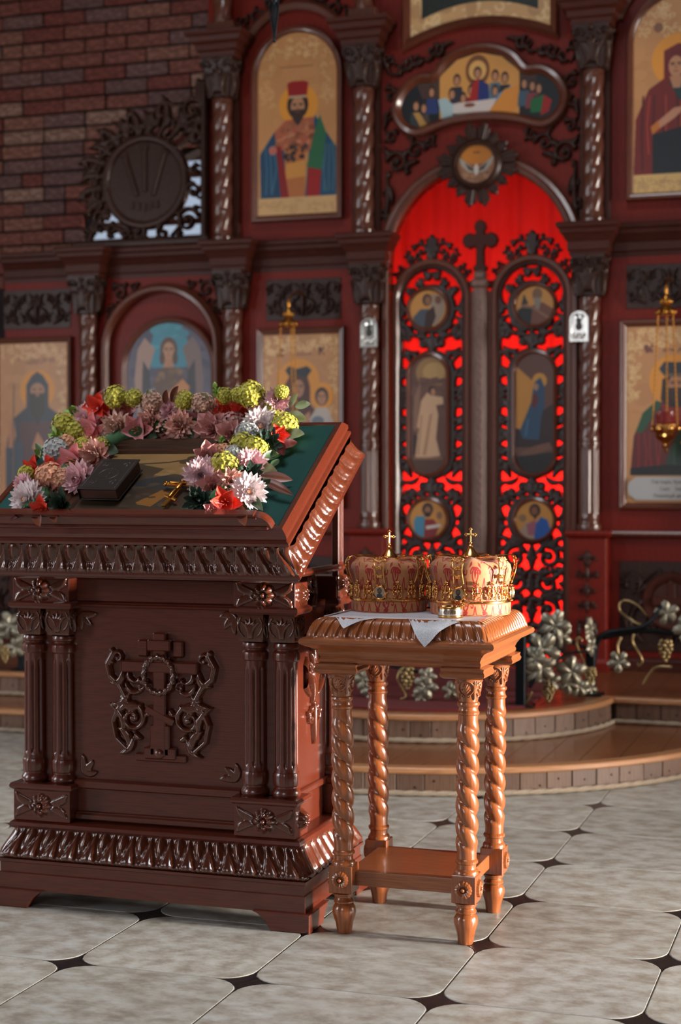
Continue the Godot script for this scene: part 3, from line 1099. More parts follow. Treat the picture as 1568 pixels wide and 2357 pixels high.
	for k in range(-2, 3):
		side.drop(Vector2(k * 0.003, 0.806), Vector2(k * 0.016, 0.868 - absf(k) * 0.007), 0.0075, -0.12 * k)
	for s in [-1, 1]: side.arc(s * 0.0, 0.842, 0.036, PI / 2 + s * 0.9, PI / 2 + s * 2.6, 0.003, 0.003)
	for k in 4:
		cap.tf = Transform3D(Basis(Vector3.UP, k * PI / 2), Basis(Vector3.UP, k * PI / 2) * Vector3(0, 0, 0.036))
		side.mesh(cap, 0.008, 0.006, 0.004)
	cap.tf = Transform3D.IDENTITY
	cap.sweep(V2([[-0.02, 0.797], [-0.004, 0.797], [0.0, 0.81], [0.0, 0.876], [-0.02, 0.876]]), rect_path(0.038, 0.038), Vector3.UP, true)
	var ros := MB.new(); rosette(ros, 0.037, 8, 0.02)
	var ros_s := MB.new(); rosette(ros_s, 0.033, 8, 0.02)
	var lv := Carve.new(-0.09, -0.045, 0.09, 0.045, 0.0022)
	for sx in [-1, 1]:
		for sy in [-1, 1]:
			lv.drop(Vector2(sx * 0.03, sy * 0.010), Vector2(sx * 0.084, sy * 0.036), 0.0125, 0.16 * sx * sy)
			lv.drop(Vector2(sx * 0.03, sy * 0.004), Vector2(sx * 0.084, sy * 0.018), 0.006, 0.1 * sx * sy)
	var leaves := MB.new(); lv.mesh(leaves, 0.006, 0.007, 0.0)
	for sx in [-1, 1]:
		for sz in [1, -1]:
			var bx: float = sx * 0.350
			var bz := 0.188 if sz > 0 else -0.178
			var p0 := part(L, "pedestal", ped, M.lectern_x, at(bx, 0, bz))
			var b0 := part(L, "upper_block", blk, M.lectern_x, at(bx, 0, bz))
			for s in [-0.047, 0.047]:
				if sz < 0 and s * sx < 0: continue
				var c := part(L, "column", shaft, M.lectern_y, at(bx + s, 0, bz))
				part(c, "capital", cap, M.lectern_carved)
			if sz > 0:
				for y in [[0.297, p0], [0.93, b0]]:
					part(y[1], "rosette", ros, M.lectern_carved, at(0, y[0], 0.0525)); part(y[1], "corner_leaves", leaves, M.lectern_carved, at(0, y[0], 0.0525))
			for y in [[0.297, p0], [0.93, b0]]:
				part(y[1], "side_rosette", ros_s, M.lectern_carved, Transform3D(Basis(Vector3.UP, sx * PI / 2), Vector3(sx * 0.092, y[0], 0)))
	# side frames
	for sx in [-1, 1]:
		for y in [0.352, 0.886]:
			var sf := MB.new(); sf.box(Vector3(sx * 0.398, y, -0.02), Vector3(0.03, 0.02, 0.30), 0.004)
			part(L, "side_rail", sf, M.lectern_x)
	# rear posts carry the back of the desk, with cross rails to the front blocks
	for sx in [-1, 1]:
		var rp := MB.new()
		rp.box(Vector3(sx * 0.435, 1.06, -0.158), Vector3(0.022, 0.34, 0.05), 0.002)
		for k in 3: rp.box(Vector3(sx * 0.4465, 1.10, -0.172 + k * 0.014), Vector3(0.003, 0.19, 0.0075), 0.001)
		rp.box(Vector3(sx * 0.435, 0.99, -0.158), Vector3(0.036, 0.022, 0.062), 0.008); rp.box(Vector3(sx * 0.435, 0.895, -0.158), Vector3(0.036, 0.022, 0.062), 0.008)
		var po := part(L, "rear_post", rp, M.lectern_y)
		part(po, "rosette", ros_s, M.lectern_carved, Transform3D(Basis(Vector3.UP, sx * PI / 2), Vector3(sx * 0.446, 0.945, -0.158)))
		var rl := MB.new(); rl.box(Vector3(sx * 0.435, 0.99, 0.02), Vector3(0.03, 0.02, 0.34), 0.007)
		part(L, "cross_rail", rl, M.lectern_x)
		var sc := Carve.new(-0.05, -0.05, 0.05, 0.05, 0.0025)
		sc.arc(0.0, 0.02, 0.032, 1.2, 5.6, 0.008, 0.006, 0.02); sc.stroke(V2([[0.0, 0.05], [0.02, 0.03], [0.03, -0.01], [0.015, -0.045]]), 0.009, 0.007)
		var so := MB.new(); sc.mesh(so, 0.012, 0.008, 0.02)
		part(L, "bracket", so, M.lectern_carved, Transform3D(Basis(Vector3.UP, sx * PI / 2), Vector3(sx * 0.43, 0.935, 0.075)))
	# carved cross with scrolls in the middle of the front
	crest(L, zf - 0.001)
	var cl := Carve.new(-0.055, -0.055, 0.055, 0.055, 0.002)
	for a in [0.05, 0.78, 1.52]: cl.drop(Vector2(0, 0), Vector2(cos(a), sin(a)) * 0.052, 0.0115, 0.1)
	var clm := MB.new(); cl.mesh(clm, 0.006, 0.006, 0.0)
	for sx in [-1, 1]:
		for sy in [-1, 1]:
			part(L, "corner_leaf", clm, M.lectern_carved, Transform3D(Basis(Vector3(0, 0, 1), atan2(-sy, -sx) - PI / 4), Vector3(sx * 0.245, 0.628 + sy * 0.235, zf)))
	# palmette on the right and left sides
	var pm := Carve.new(-0.07, 0.46, 0.07, 0.84, 0.0028)
	pm.mirror = true
	for k in 5: pm.drop(Vector2(0.004 * k, 0.60), Vector2(0.014 * k, 0.81 - 0.028 * k), 0.011, -0.06 * k)
	pm.scroll(0.026, 0.555, 0.024, 2.0, -1.1, 0.006, 2); pm.scroll(0.05, 0.78, 0.016, 1.0, 1.0, 0.005, 2)
	pm.drop(Vector2(0, 0.60), Vector2(0, 0.475), 0.012); pm.drop(Vector2(0.03, 0.62), Vector2(0.055, 0.74), 0.009, 0.3)
	for sx in [-1, 1]:
		var o := MB.new(); pm.mesh(o, 0.016, 0.010, 0.002)
		part(L, "side_palmette", o, M.lectern_carved, Transform3D(Basis(Vector3.UP, sx * PI / 2), Vector3(sx * 0.401, 0, -0.02)))
	# the sloping desk
	var D := desk_frame()
	var dl := 0.622
	var hw := 0.478
	var bd := MB.new()
	bd.box(Vector3(0, -0.012, -dl / 2), Vector3(hw * 2 - 0.06, 0.018, dl - 0.03), 0.0)
	part(L, "desk_panel", bd, M.lectern_x, D)
	var vl := MB.new(); vl.box(Vector3(0, -0.002, -dl / 2 - 0.005), Vector3(0.897, 0.006, dl - 0.03), 0.002)
	tag(part(L, "velvet_lining", vl, M.green_velvet, D), "dark green velvet")
	var rail := MB.new()
	var rpth := V3([[-hw, 0, 0], [hw, 0, 0], [hw, 0, -dl], [-hw, 0, -dl]])
	rail.sweep(V2([[-0.03, -0.05], [-0.002, -0.05], [0.004, -0.044], [0.004, -0.036], [-0.004, -0.03], [0.0, -0.024], [0.0, -0.012], [-0.006, -0.004], [-0.012, 0.004], [-0.026, 0.004], [-0.030, -0.002]]), rpth, Vector3.UP, true)
	part(L, "desk_rail", rail, M.lectern_x, D)
	var dm := MB.new()
	var dp := V2([[-0.004, -0.05], [-0.004, -0.062], [0.0, -0.08], [0.007, -0.10], [0.016, -0.116], [0.022, -0.126]])
	dm.tf = at(0, 0, -dl / 2)
	carved_band(dm, hw, dl / 2, dp, 16, tongue, 0.014, 0.0, 16, 16)
	band_core(dm, rect_path(hw, dl / 2), dp, -0.05)
	carved_band(dm, dl / 2, hw, dp, 10, gadroon, 0.016, PI / 2, 20, 18)
	carved_band(dm, hw, dl / 2, dp, 14, tongue, 0.011, PI, 4, 4)
	carved_band(dm, dl / 2, hw, dp, 10, gadroon, 0.016, -PI / 2, 8, 8)
	part(L, "desk_leaf_moulding", dm, M.lectern_carved, D)
	var df := MB.new()
	df.sweep(V2([[-0.06, -0.15], [0.012, -0.15], [0.018, -0.146], [0.016, -0.140], [0.026, -0.136], [0.028, -0.128], [0.022, -0.122], [-0.06, -0.122]]), rpth, Vector3.UP, true)
	df.box(Vector3(0, -0.13, -dl / 2), Vector3(hw * 2 - 0.06, 0.01, dl - 0.06), 0.0)
	part(L, "desk_fillet", df, M.lectern_x, D)
	# book lip along the front, its ends rounded
	var lip := MB.new()
	var lp := PackedVector2Array()
	for k in 7: lp.append(Vector2(0.44 - 0.045 * (1.0 - cos(k * PI / 12)), 0.042 * 0 + 0.045 * sin(k * PI / 12)))
	var lq := PackedVector2Array()
	for p in lp: lq.append(p)
	for k in 7: lq.append(Vector2(-lp[6 - k].x, lp[6 - k].y))
	lip.prism(lq, -0.012, 0.012, 0.004, true)
	lip.box(Vector3(0, 0.006, 0.014), Vector3(0.86, 0.010, 0.01), 0.004); lip.box(Vector3(0, 0.045, 0.0), Vector3(0.79, 0.006, 0.03), 0.003); lip.box(Vector3(0, 0.036, 0.012), Vector3(0.80, 0.006, 0.006), 0.002)
	part(L, "book_lip", lip, M.lectern_x, D * at(0, 0, -0.022))

# cross, wreath and scrolls on the front of the lectern
func crest(L: Node3D, z: float) -> void:
	var c := Carve.new(-0.175, 0.43, 0.175, 0.82, 0.0022)
	c.mirror = true
	c.stroke(V2([[0.150, 0.745], [0.168, 0.715], [0.160, 0.68], [0.13, 0.655], [0.11, 0.62], [0.135, 0.585], [0.150, 0.55], [0.140, 0.50], [0.10, 0.465]]), 0.010, 0.007)
	c.scroll(0.088, 0.560, 0.044, 0.7, 1.6, 0.0095, 3)
	c.scroll(0.135, 0.735, 0.022, -0.6, 1.1, 0.007, 2)
	c.drop(Vector2(0.10, 0.63), Vector2(0.155, 0.60), 0.010, 0.2); c.drop(Vector2(0.12, 0.51), Vector2(0.162, 0.60), 0.010, -0.2)
	c.drop(Vector2(0.085, 0.505), Vector2(0.13, 0.455), 0.010, 0.2); c.drop(Vector2(0.06, 0.64), Vector2(0.11, 0.665), 0.009, 0.3)
	c.drop(Vector2(0.075, 0.665), Vector2(0.10, 0.70), 0.008, 0.3)
	c.drop(Vector2(0.06, 0.60), Vector2(0.125, 0.625), 0.012, 0.3); c.drop(Vector2(0.13, 0.53), Vector2(0.10, 0.475), 0.013, 0.2); c.drop(Vector2(0.12, 0.70), Vector2(0.16, 0.66), 0.011, 0.3); c.scroll(0.062, 0.655, 0.016, 1.0, 1.1, 0.006, 2)
	c.grow(0.0022)
	var m := MB.new(); c.mesh(m, 0.019, 0.010, 0.002)
	part(L, "scrollwork", m, M.lectern_carved, at(0.012, 0, z))
	var cr := MB.new()
	for b in [[0, 0.632, 0.040, 0.36, 0.0], [0, 0.775, 0.072, 0.034, 0.003], [0, 0.712, 0.24, 0.034, 0.002], [0, 0.50, 0.062, 0.09, -0.002]]:
		cr.box(Vector3(b[0], b[1], 0.010 + b[4]), Vector3(b[2], b[3], 0.024), 0.004)
	cr.tf = Transform3D(Basis(Vector3(0, 0, 1), -0.42), Vector3(0, 0.572, 0)); cr.box(Vector3(0, 0, 0.012), Vector3(0.095, 0.024, 0.022), 0.004)
	cr.tf = Transform3D.IDENTITY
	cr.box(Vector3(0.055, 0.765, 0.008), Vector3(0.034, 0.05, 0.012), 0.005); cr.box(Vector3(-0.055, 0.765, 0.008), Vector3(0.034, 0.05, 0.012), 0.005)
	cr.box(Vector3(0, 0.462, 0.010), Vector3(0.10, 0.035, 0.02), 0.004); cr.box(Vector3(0, 0.448, 0.006), Vector3(0.16, 0.022, 0.014), 0.003)
	cr.ball(Vector3(0.0, 0.462, 0.018), Vector3(0.018, 0.016, 0.012))
	part(L, "cross", cr, M.lectern_x, at(0.012, 0, z))
	var wr := MB.new()
	var p := PackedVector3Array()
	var n := 64
	for k in n + 1:
		var a := TAU * k / n
		for j in 11:
			var b := TAU * j / 10
			var rr := 0.0085 + 0.003 * sin(a * 16.0 + b * 2.0)
			p.append(Vector3(cos(a) * (0.046 + cos(b) * rr), 0.690 + sin(a) * (0.052 + cos(b) * rr), 0.024 + sin(b) * rr))
	wr.grid(p, n + 1, 11)
	part(L, "wreath", wr, M.lectern_carved, at(0.012, 0, z))

# ------------------------------------------------------------------ table
const TX := -1.195
const TZ := -4.378

func table() -> void:
	var T := thing("side_table", "small honey-brown wooden table with twisted legs carrying two crowns", "table", "", Vector3(TX, 0, TZ))
	var top := MB.new()
	top.box(Vector3(0, 0.862, 0), Vector3(0.44, 0.020, 0.44), 0.003)
	part(T, "table_top", top, M.table_x)
	var band := MB.new()
	var bp := V2([[-0.030, 0.872], [-0.014, 0.870], [-0.004, 0.860], [0.004, 0.845], [0.008, 0.832], [0.010, 0.824]])
	for k in 4: carved_band(band, 0.243, 0.243, bp, 17, reeds, 0.005, k * PI / 2, 12, 12)
	band.sweep(V2([[-0.05, 0.824], [0.0, 0.824], [-0.03, 0.868], [-0.05, 0.868]]), rect_path(0.243, 0.243), Vector3.UP, true)
	part(T, "carved_band", band, M.table_y)
	var co := MB.new()
	co.sweep(V2([[-0.05, 0.750], [-0.024, 0.750], [-0.018, 0.755], [-0.017, 0.762], [-0.020, 0.768], [-0.014, 0.780], [-0.006, 0.790], [0.004, 0.796], [0.014, 0.800], [0.026, 0.806], [0.029, 0.813], [0.026, 0.820], [0.016, 0.825], [-0.05, 0.825]]), rect_path(0.243, 0.243), Vector3.UP, true)
	part(T, "cornice", co, M.table_x)
	var ap := MB.new()
	for k in 4:
		ap.tf = Transform3D(Basis(Vector3.UP, k * PI / 2), Vector3.ZERO)
		ap.box(Vector3(0, 0.785, 0.20), Vector3(0.42, 0.06, 0.016), 0.002)
	part(T, "apron", ap, M.table_x)
	for sx in [-1, 1]:
		for sz in [-1, 1]:
			var cb := MB.new()
			cb.sweep(V2([[-0.05, 0.722], [-0.012, 0.722], [-0.003, 0.727], [0.0, 0.735], [-0.004, 0.743], [-0.002, 0.750], [-0.05, 0.760]]), rect_path(0.062, 0.062), Vector3.UP, true)
			cb.box(Vector3(0, 0.741, 0), Vector3(0.08, 0.038, 0.08), 0.002)
			part(T, "corner_block", cb, M.table_x, at(sx * 0.177, 0, sz * 0.177))
	# legs
	var leg := MB.new()
	leg.lathe(V2([[0.0, 0.0], [0.019, 0.0], [0.021, 0.004], [0.022, 0.012], [0.025, 0.03], [0.031, 0.048], [0.0335, 0.060], [0.032, 0.072], [0.027, 0.080], [0.0235, 0.083]]), 28)
	leg.lathe(V2([[0.0235, 0.083], [0.0285, 0.086], [0.029, 0.090], [0.026, 0.094], [0.024, 0.099], [0.027, 0.102], [0.0275, 0.106], [0.031, 0.108], [0.0315, 0.112], [0.0, 0.116]]), 28)
	leg.box(Vector3(0, 0.153, 0), Vector3(0.067, 0.076, 0.067), 0.002)
	leg.lathe(V2([[0.033, 0.19], [0.0335, 0.195], [0.031, 0.201], [0.027, 0.205], [0.026, 0.212], [0.027, 0.218], [0.031, 0.221], [0.0315, 0.226], [0.029, 0.230], [0.0265, 0.232]]), 28)
	var tw := PackedVector3Array()
	var seg := 40
	var rows := 96
	for i in rows + 1:
		var y := lerpf(0.232, 0.622, float(i) / rows)
		var s := smoothstep(0.245, 0.285, y) * smoothstep(0.606, 0.575, y)
		for j in seg + 1:
			var a := TAU * j / seg
			var lobe := sqrt(absf(cos(a - y * 58.0)))
			tw.append(Vector3(cos(a), 0, sin(a)) * (0.0268 + s * (0.0115 * lobe - 0.0068)) + Vector3(0, y, 0))
	leg.grid(tw, rows + 1, seg + 1)
	leg.lathe(V2([[0.0265, 0.62], [0.030, 0.624], [0.0305, 0.628], [0.028, 0.632], [0.0265, 0.637], [0.0265, 0.643], [0.030, 0.646], [0.0315, 0.650], [0.030, 0.655], [0.026, 0.657]]), 28)
	var capm := MB.new()
	capm.lathe(V2([[0.0255, 0.655], [0.0275, 0.668], [0.029, 0.685], [0.032, 0.70], [0.037, 0.715], [0.040, 0.724], [0.0, 0.724]]), 32)
	var pal := Carve.new(-0.024, 0.655, 0.024, 0.724, 0.0014)
	pal.mirror = true
	pal.arc(0.0, 0.694, 0.0205, -PI / 2 + 0.25, PI / 2, 0.0024, 0.0024)
	for k in 4: pal.drop(Vector2(0.001 * k, 0.680), Vector2(0.0048 * k, 0.711 - 0.0035 * k * k * 0.6), 0.0030, -0.05 * k)
	pal.scroll(0.0075, 0.674, 0.0055, 1.0, -1.0, 0.0018, 0)
	pal.drop(Vector2(0.024, 0.664), Vector2(0.0215, 0.718), 0.0045)
	for k in 4:
		var a0 := k * PI / 2
		pal.mesh(capm, 0.0055, 0.004, 0.004, func(p): 
			var rad: float = lerpf(0.0265, 0.037, pow(clampf((p.y - 0.655) / 0.069, 0, 1), 1.6)) + p.z
			var a: float = a0 + p.x / 0.031
			return Vector3(sin(a) * rad, p.y, cos(a) * rad))
	var ros := MB.new()
	ros.lathe(V2([[0.0, 0.006], [0.005, 0.006], [0.0075, 0.004], [0.0085, 0.002], [0.010, 0.006], [0.017, 0.0095], [0.0225, 0.007], [0.0245, 0.0]]), 96, func(r, a, _y): return r - (0.0012 if absf(fposmod(a * 16.0 / TAU, 1.0) - 0.5) < 0.18 and r > 0.009 else 0.0))
	ros.ball(Vector3(0, 0.007, 0), Vector3(0.0058, 0.006, 0.0058), 12, 6)
	for sx in [-1, 1]:
		for sz in [-1, 1]:
			var lean := Basis(Vector3(0, 0, 1), -sx * 0.011) * Basis(Vector3(1, 0, 0), sz * 0.004)
			var o := part(T, "leg", leg, M.table_y, Transform3D(lean, Vector3(sx * 0.172, 0, sz * 0.168)))
			part(o, "capital", capm, M.table_y)
			part(o, "rosette", ros, M.table_y, Transform3D(Basis(Vector3.RIGHT, sz * PI / 2), Vector3(0, 0.153, sz * 0.0335)))
			part(o, "rosette", ros, M.table_y, Transform3D(Basis(Vector3.BACK, -sx * PI / 2), Vector3(sx * 0.0335, 0.153, 0)))
	var sh := MB.new()
	sh.box(Vector3(0, 0.151, 0), Vector3(0.335, 0.040, 0.325), 0.002)
	part(T, "shelf", sh, M.table_x)
# ------------------------------------------------------------------ iconostasis
func frame_path(x0: float, y0: float, x1: float, y1: float, arched := false) -> PackedVector3Array:
	var p := V3([[x0, y0, 0], [x1, y0, 0]])
	if arched:
		var r := (x1 - x0) / 2
		for k in 17:
			var a := PI * k / 16
			p.append(Vector3((x0 + x1) / 2 + cos(a) * r, y1 - r + sin(a) * r, 0))
	else:
		p.append(Vector3(x1, y1, 0)); p.append(Vector3(x0, y1, 0))
	return p

func flat(p: PackedVector3Array) -> PackedVector2Array:
	var q := PackedVector2Array()
	for v in p: q.append(Vector2(v.x, v.y))
	return q

func twisted(mb: MB, y0: float, y1: float, r: float, turns: float, seg := 28, rows := 90) -> void:
	var p := PackedVector3Array()
	for i in rows + 1:
		var y := lerpf(y0, y1, float(i) / rows)
		for j in seg + 1:
			var a := TAU * j / seg
			var lobe := sqrt(absf(cos(a + y * turns)))
			p.append(Vector3(cos(a), 0, sin(a)) * (r * (0.80 + 0.22 * lobe)) + Vector3(0, y, 0))
	mb.grid(p, rows + 1, seg + 1)

# leafed capital between y0 and y1: flared block with volutes on three sides
func capital(y0: float, y1: float, w0: float, w1: float) -> MB:
	var mb := MB.new()
	var h := y1 - y0
	mb.sweep(V2([[w0 * 0.3 - w0, 0], [0, 0], [0.004, h * 0.3], [(w1 - w0) * 0.35, h * 0.62], [w1 - w0, h * 0.88], [w1 - w0, h], [w0 * 0.3 - w0, h]]), rect_path(w0, w0, y0), Vector3.UP, true)
	var c := Carve.new(-w1, 0, w1, h, h / 44.0)
	c.mirror = true
	var s := h / 0.21
	for k in 3: c.drop(Vector2(0.010 * k, 0.02) * s, Vector2(0.026 * k, 0.17 - 0.022 * k) * s, 0.016 * s, -0.12 * k)
	c.scroll(w1 * 0.74, h * 0.80, 0.026 * s, 3.6, -1.2, 0.007 * s, 1)
	c.drop(Vector2(0.035, 0.0) * s, Vector2(w1 * 0.8 / s, 0.13) * s, 0.013 * s, -0.2)
	c.disc(0.0, h * 0.9, 0.016 * s)
	for k in 3:
		mb.tf = Transform3D(Basis(Vector3.UP, (k - 1) * PI / 2), Vector3(0, y0, 0))
		c.mesh(mb, 0.022 * s, 0.014 * s, 0.01, func(p): return Vector3(p.x, p.y, p.z + lerpf(w0, w1, pow(clampf(p.y / h, 0, 1), 1.6)) + 0.004))
	mb.tf = Transform3D.IDENTITY
	return mb

# a board of dense scrollwork
func scroll_board(w: float, h: float, n: int, cell: float, relief: float) -> MB:
	var mb := MB.new()
	var c := Carve.new(-w / 2, -h / 2, w / 2, h / 2, cell)
	c.mirror = true
	for k in n:
		var x := (k + 0.5) / n * w / 2
		var r := minf(w / n / 4.6, h / 4.3)
		var s := 1 if k % 2 == 0 else -1
		c.scroll(x, s * h * 0.2, r, s * 1.2, 1.3 * s, r * 0.26, 4)
		c.scroll(x + r * 0.5, -s * h * 0.24, r * 0.8, -s * 2.0, -1.2 * s, r * 0.24, 3)
		c.drop(Vector2(x - r, -s * h * 0.4), Vector2(x + r, s * h * 0.05), r * 0.34, 0.3 * s)
		c.drop(Vector2(x + r, s * h * 0.42), Vector2(x + r * 1.4, -s * h * 0.1), r * 0.3, 0.3)
	c.drop(Vector2(0, -h * 0.4), Vector2(0, h * 0.4), h * 0.07)
	c.keep(func(x, y): return minf(w / 2 - absf(x), h / 2 - absf(y)))
	c.mesh(mb, relief, relief * 0.7, relief * 0.5)
	mb.box(Vector3(0, 0, -relief * 0.5), Vector3(w, h, relief * 0.6), 0.002)
	return mb

func iconostasis() -> void:
	var S := thing("iconostasis", "tall dark wooden iconostasis with twisted columns and carved scrollwork", "iconostasis", "", Vector3(CX, 0, IZ))
	# lower boards
	for b in [[-2.95, -0.52], [0.52, 2.95]]:
		var lb := MB.new(); lb.box(Vector3((b[0] + b[1]) / 2, 1.345, -0.08), Vector3(b[1] - b[0], 2.22, 0.04), 0.0)
		part(S, "lower_board", lb, M.screen_panel)
	for s in [-1, 1]:
		var jm := MB.new(); jm.box(Vector3(s * 0.53, 1.36, -0.07), Vector3(0.03, 2.25, 0.12), 0.003)
		part(S, "door_jamb", jm, M.screen_frame)
	# skirting and sill
	for b in [[-2.95, -0.51], [0.51, 2.95]]:
		var sk := MB.new()
		var sp := V3([[b[0], 0, -0.06], [b[1], 0, -0.06]])
		sk.sweep(V2([[0, 0.236], [0.05, 0.236], [0.05, 0.275], [0.035, 0.285], [0.03, 0.30], [0.0, 0.305]]), sp, Vector3.UP)
		part(S, "skirting", sk, M.screen_x)
		var si := MB.new()
		si.sweep(V2([[0, 0.94], [0.03, 0.945], [0.045, 0.955], [0.05, 0.968], [0.045, 0.98], [0.0, 0.982]]), sp, Vector3.UP)
		part(S, "sill", si, M.screen_frame)
	# columns of the lower tier on pedestals
	var lower := [-2.36, -1.44, -0.617, 0.617, 1.44]
	var pd := MB.new()
	pd.box(Vector3(0, 0.59, -0.005), Vector3(0.20, 0.71, 0.13), 0.003)
	pd.sweep(V2([[-0.05, 0.945], [0.004, 0.945], [0.016, 0.955], [0.02, 0.968], [0.016, 0.982], [-0.05, 0.986]]), rect_path(0.10, 0.065, 0, 0, -0.005), Vector3.UP, true)
	pd.sweep(V2([[-0.05, 0.236], [0.014, 0.236], [0.014, 0.28], [0.0, 0.30], [-0.05, 0.30]]), rect_path(0.10, 0.065, 0, 0, -0.005), Vector3.UP, true)
	var oc := Carve.new(-0.05, -0.24, 0.05, 0.24, 0.004)
	oc.mirror = true
	oc.drop(Vector2(0.0, 0.14), Vector2(0.0, 0.23), 0.016); oc.drop(Vector2(0.0, 0.19), Vector2(0.036, 0.175), 0.010, -0.3)
	for k in 4:
		oc.scroll(0.022, 0.10 - k * 0.085, 0.019, 1.0 + k, 1.1 if k % 2 else -1.1, 0.0055, 2)
		oc.drop(Vector2(0, 0.14 - k * 0.085), Vector2(0, 0.06 - k * 0.085), 0.009)
	oc.drop(Vector2(0.03, -0.17), Vector2(0.036, -0.235), 0.010)
	var orn := MB.new(); oc.mesh(orn, 0.016, 0.009, 0.003)
	var shaft := MB.new()
	shaft.lathe(V2([[0.0, 0.985], [0.064, 0.985], [0.066, 1.0], [0.064, 1.015], [0.054, 1.022], [0.052, 1.035], [0.056, 1.042], [0.056, 1.05]]), 24)
	shaft.lathe(V2([[0.054, 1.05], [0.054, 1.07], [0.054, 1.08], [0.054, 1.41], [0.054, 1.42], [0.054, 1.435]]), 60, func(r, a, y): return r - (0.007 * smoothstep(0.1, 0.6, cos(a * 10.0)) if y > 1.075 and y < 1.415 else 0.0))
	shaft.lathe(V2([[0.054, 1.435], [0.058, 1.44], [0.058, 1.455], [0.052, 1.462], [0.052, 1.475]]), 24)
	twisted(shaft, 1.475, 2.21, 0.055, 26.0, 28, 100)
	shaft.lathe(V2([[0.05, 2.205], [0.058, 2.21], [0.058, 2.225], [0.05, 2.235]]), 24)
	var cap := capital(2.235, 2.45, 0.060, 0.088)
	for x in lower:
		var c := part(S, "column", shaft, M.screen_y, at(x, 0, 0.0))
		part(c, "capital", cap, M.carved_dark)
		var p := part(S, "pedestal", pd, M.screen_panel, at(x, 0, 0))
		part(p, "carved_ornament", orn, M.carved_dark, Transform3D(Basis.IDENTITY.scaled(Vector3(1.35, 1.0, 1.0)), Vector3(0, 0.65, 0.061)))
	# entablature with breaks forward over the columns
	var ent := V2([[-0.12, 2.445], [0.0, 2.445], [0.004, 2.47], [0.012, 2.478], [0.012, 2.52], [0.022, 2.53], [0.03, 2.55], [0.045, 2.565], [0.05, 2.585], [0.062, 2.595], [0.066, 2.612], [0.06, 2.622], [-0.12, 2.625]])
	var path := [[-2.95, -0.06]]
	for x in [-2.36, -1.44]: path.append_array([[x - 0.10, -0.06], [x - 0.10, 0.06], [x + 0.10, 0.06], [x + 0.10, -0.06]])
	path.append_array([[-0.717, -0.06], [-0.717, 0.06], [-0.517, 0.06], [-0.517, -0.06]])
	for s in [1, -1]:
		var e := MB.new()
		var q := PackedVector3Array()
		for p in path: q.append(Vector3(p[0] * s, 0, p[1]))
		if s < 0: q.reverse()
		e.sweep(ent, q, Vector3.UP)
		part(S, "entablature", e, M.screen_x)
	# upper boards with the arch over the doors
	for s in [-1, 1]:
		var ub := MB.new(); ub.box(Vector3(s * 1.12, 3.65, -0.095), Vector3(1.0, 2.1, 0.03), 0.0)
		part(S, "upper_board", ub, M.screen_panel)
	var sd := MB.new(); sd.tf = at(0, 0, -0.06)
	var aq := V2([[-0.64, 2.44], [-0.505, 2.44]])
	for k in 25:
		var a := PI - PI * k / 24
		aq.append(Vector2(cos(a) * 0.505, 2.46 + sin(a) * 0.505))
	aq.append_array(V2([[0.505, 2.44], [0.64, 2.44], [0.64, 4.7], [-0.64, 4.7]]))
	sd.prism(aq, -0.04, 0.0, 0.0, true)
	part(S, "spandrel_board", sd, M.screen_panel)
	var am := MB.new()
	var ap := PackedVector3Array()
	for k in 33:
		var a := PI * k / 32
		ap.append(Vector3(cos(a) * 0.505, 2.46 + sin(a) * 0.505, -0.06))
	am.sweep(V2([[0.075, 0.0], [0.075, 0.03], [0.06, 0.045], [0.04, 0.04], [0.03, 0.05], [0.008, 0.052], [0.0, 0.045], [0.0, -0.04]]), ap, Vector3(0, 0, 1))
	part(S, "arch_moulding", am, M.screen_frame)
	# upper columns
	var us := MB.new()
	us.lathe(V2([[0.0, 2.625], [0.062, 2.625], [0.064, 2.645], [0.056, 2.655], [0.054, 2.67]]), 24)
	twisted(us, 2.67, 3.415, 0.056, 26.0, 28, 100)
	us.lathe(V2([[0.05, 3.41], [0.058, 3.415], [0.058, 3.43], [0.05, 3.44]]), 24)
	var ucap := capital(3.44, 3.66, 0.060, 0.095)
	var corn := MB.new()
	corn.sweep(V2([[-0.12, 3.655], [0.0, 3.655], [0.006, 3.69], [0.02, 3.70], [0.024, 3.73], [0.045, 3.745], [0.055, 3.77], [0.07, 3.78], [0.072, 3.80], [-0.12, 3.805]]), rect_path(0.105, 0.09, 0, 0, -0.01), Vector3.UP, true)
	corn.box(Vector3(0, 3.73, -0.02), Vector3(0.14, 0.14, 0.12), 0.0)
	var bk := MB.new(); bk.box(Vector3(0, 3.13, -0.065), Vector3(0.17, 1.02, 0.03), 0.004)
	for x in [-1.50, -0.65, 0.632, 1.49]:
		var c := part(S, "upper_column", us, M.screen_y, at(x, 0, 0.0))
		part(c, "capital", ucap, M.carved_dark); part(c, "cornice", corn, M.screen_x); part(c, "backing", bk, M.screen_x)
		# third tier column stumps above the cornice
		var st := MB.new(); st.box(Vector3(0, 3.84, -0.02), Vector3(0.16, 0.07, 0.13), 0.006)
		twisted(st, 3.87, 4.55, 0.052, 26.0, 20, 40)
		part(c, "top_column", st, M.screen_y)
	# arched pediments over the upper icons
	for s in [-1, 1]:
		var pe := MB.new()
		var pp := PackedVector3Array()
		for k in 17:
			var a := PI * (0.12 + 0.76 * k / 16.0)
			pp.append(Vector3(s * 1.075 + cos(a) * 0.33, 3.57 + sin(a) * 0.36, -0.08))
		pe.sweep(V2([[0.05, 0.0], [0.05, 0.03], [0.03, 0.05], [0.0, 0.03], [0.0, 0.0]]), pp, Vector3(0, 0, 1))
		part(S, "arched_moulding", pe, M.screen_frame)
		var cc := Carve.new(-0.36, 3.62, 0.36, 4.25, 0.007)
		cc.mirror = true
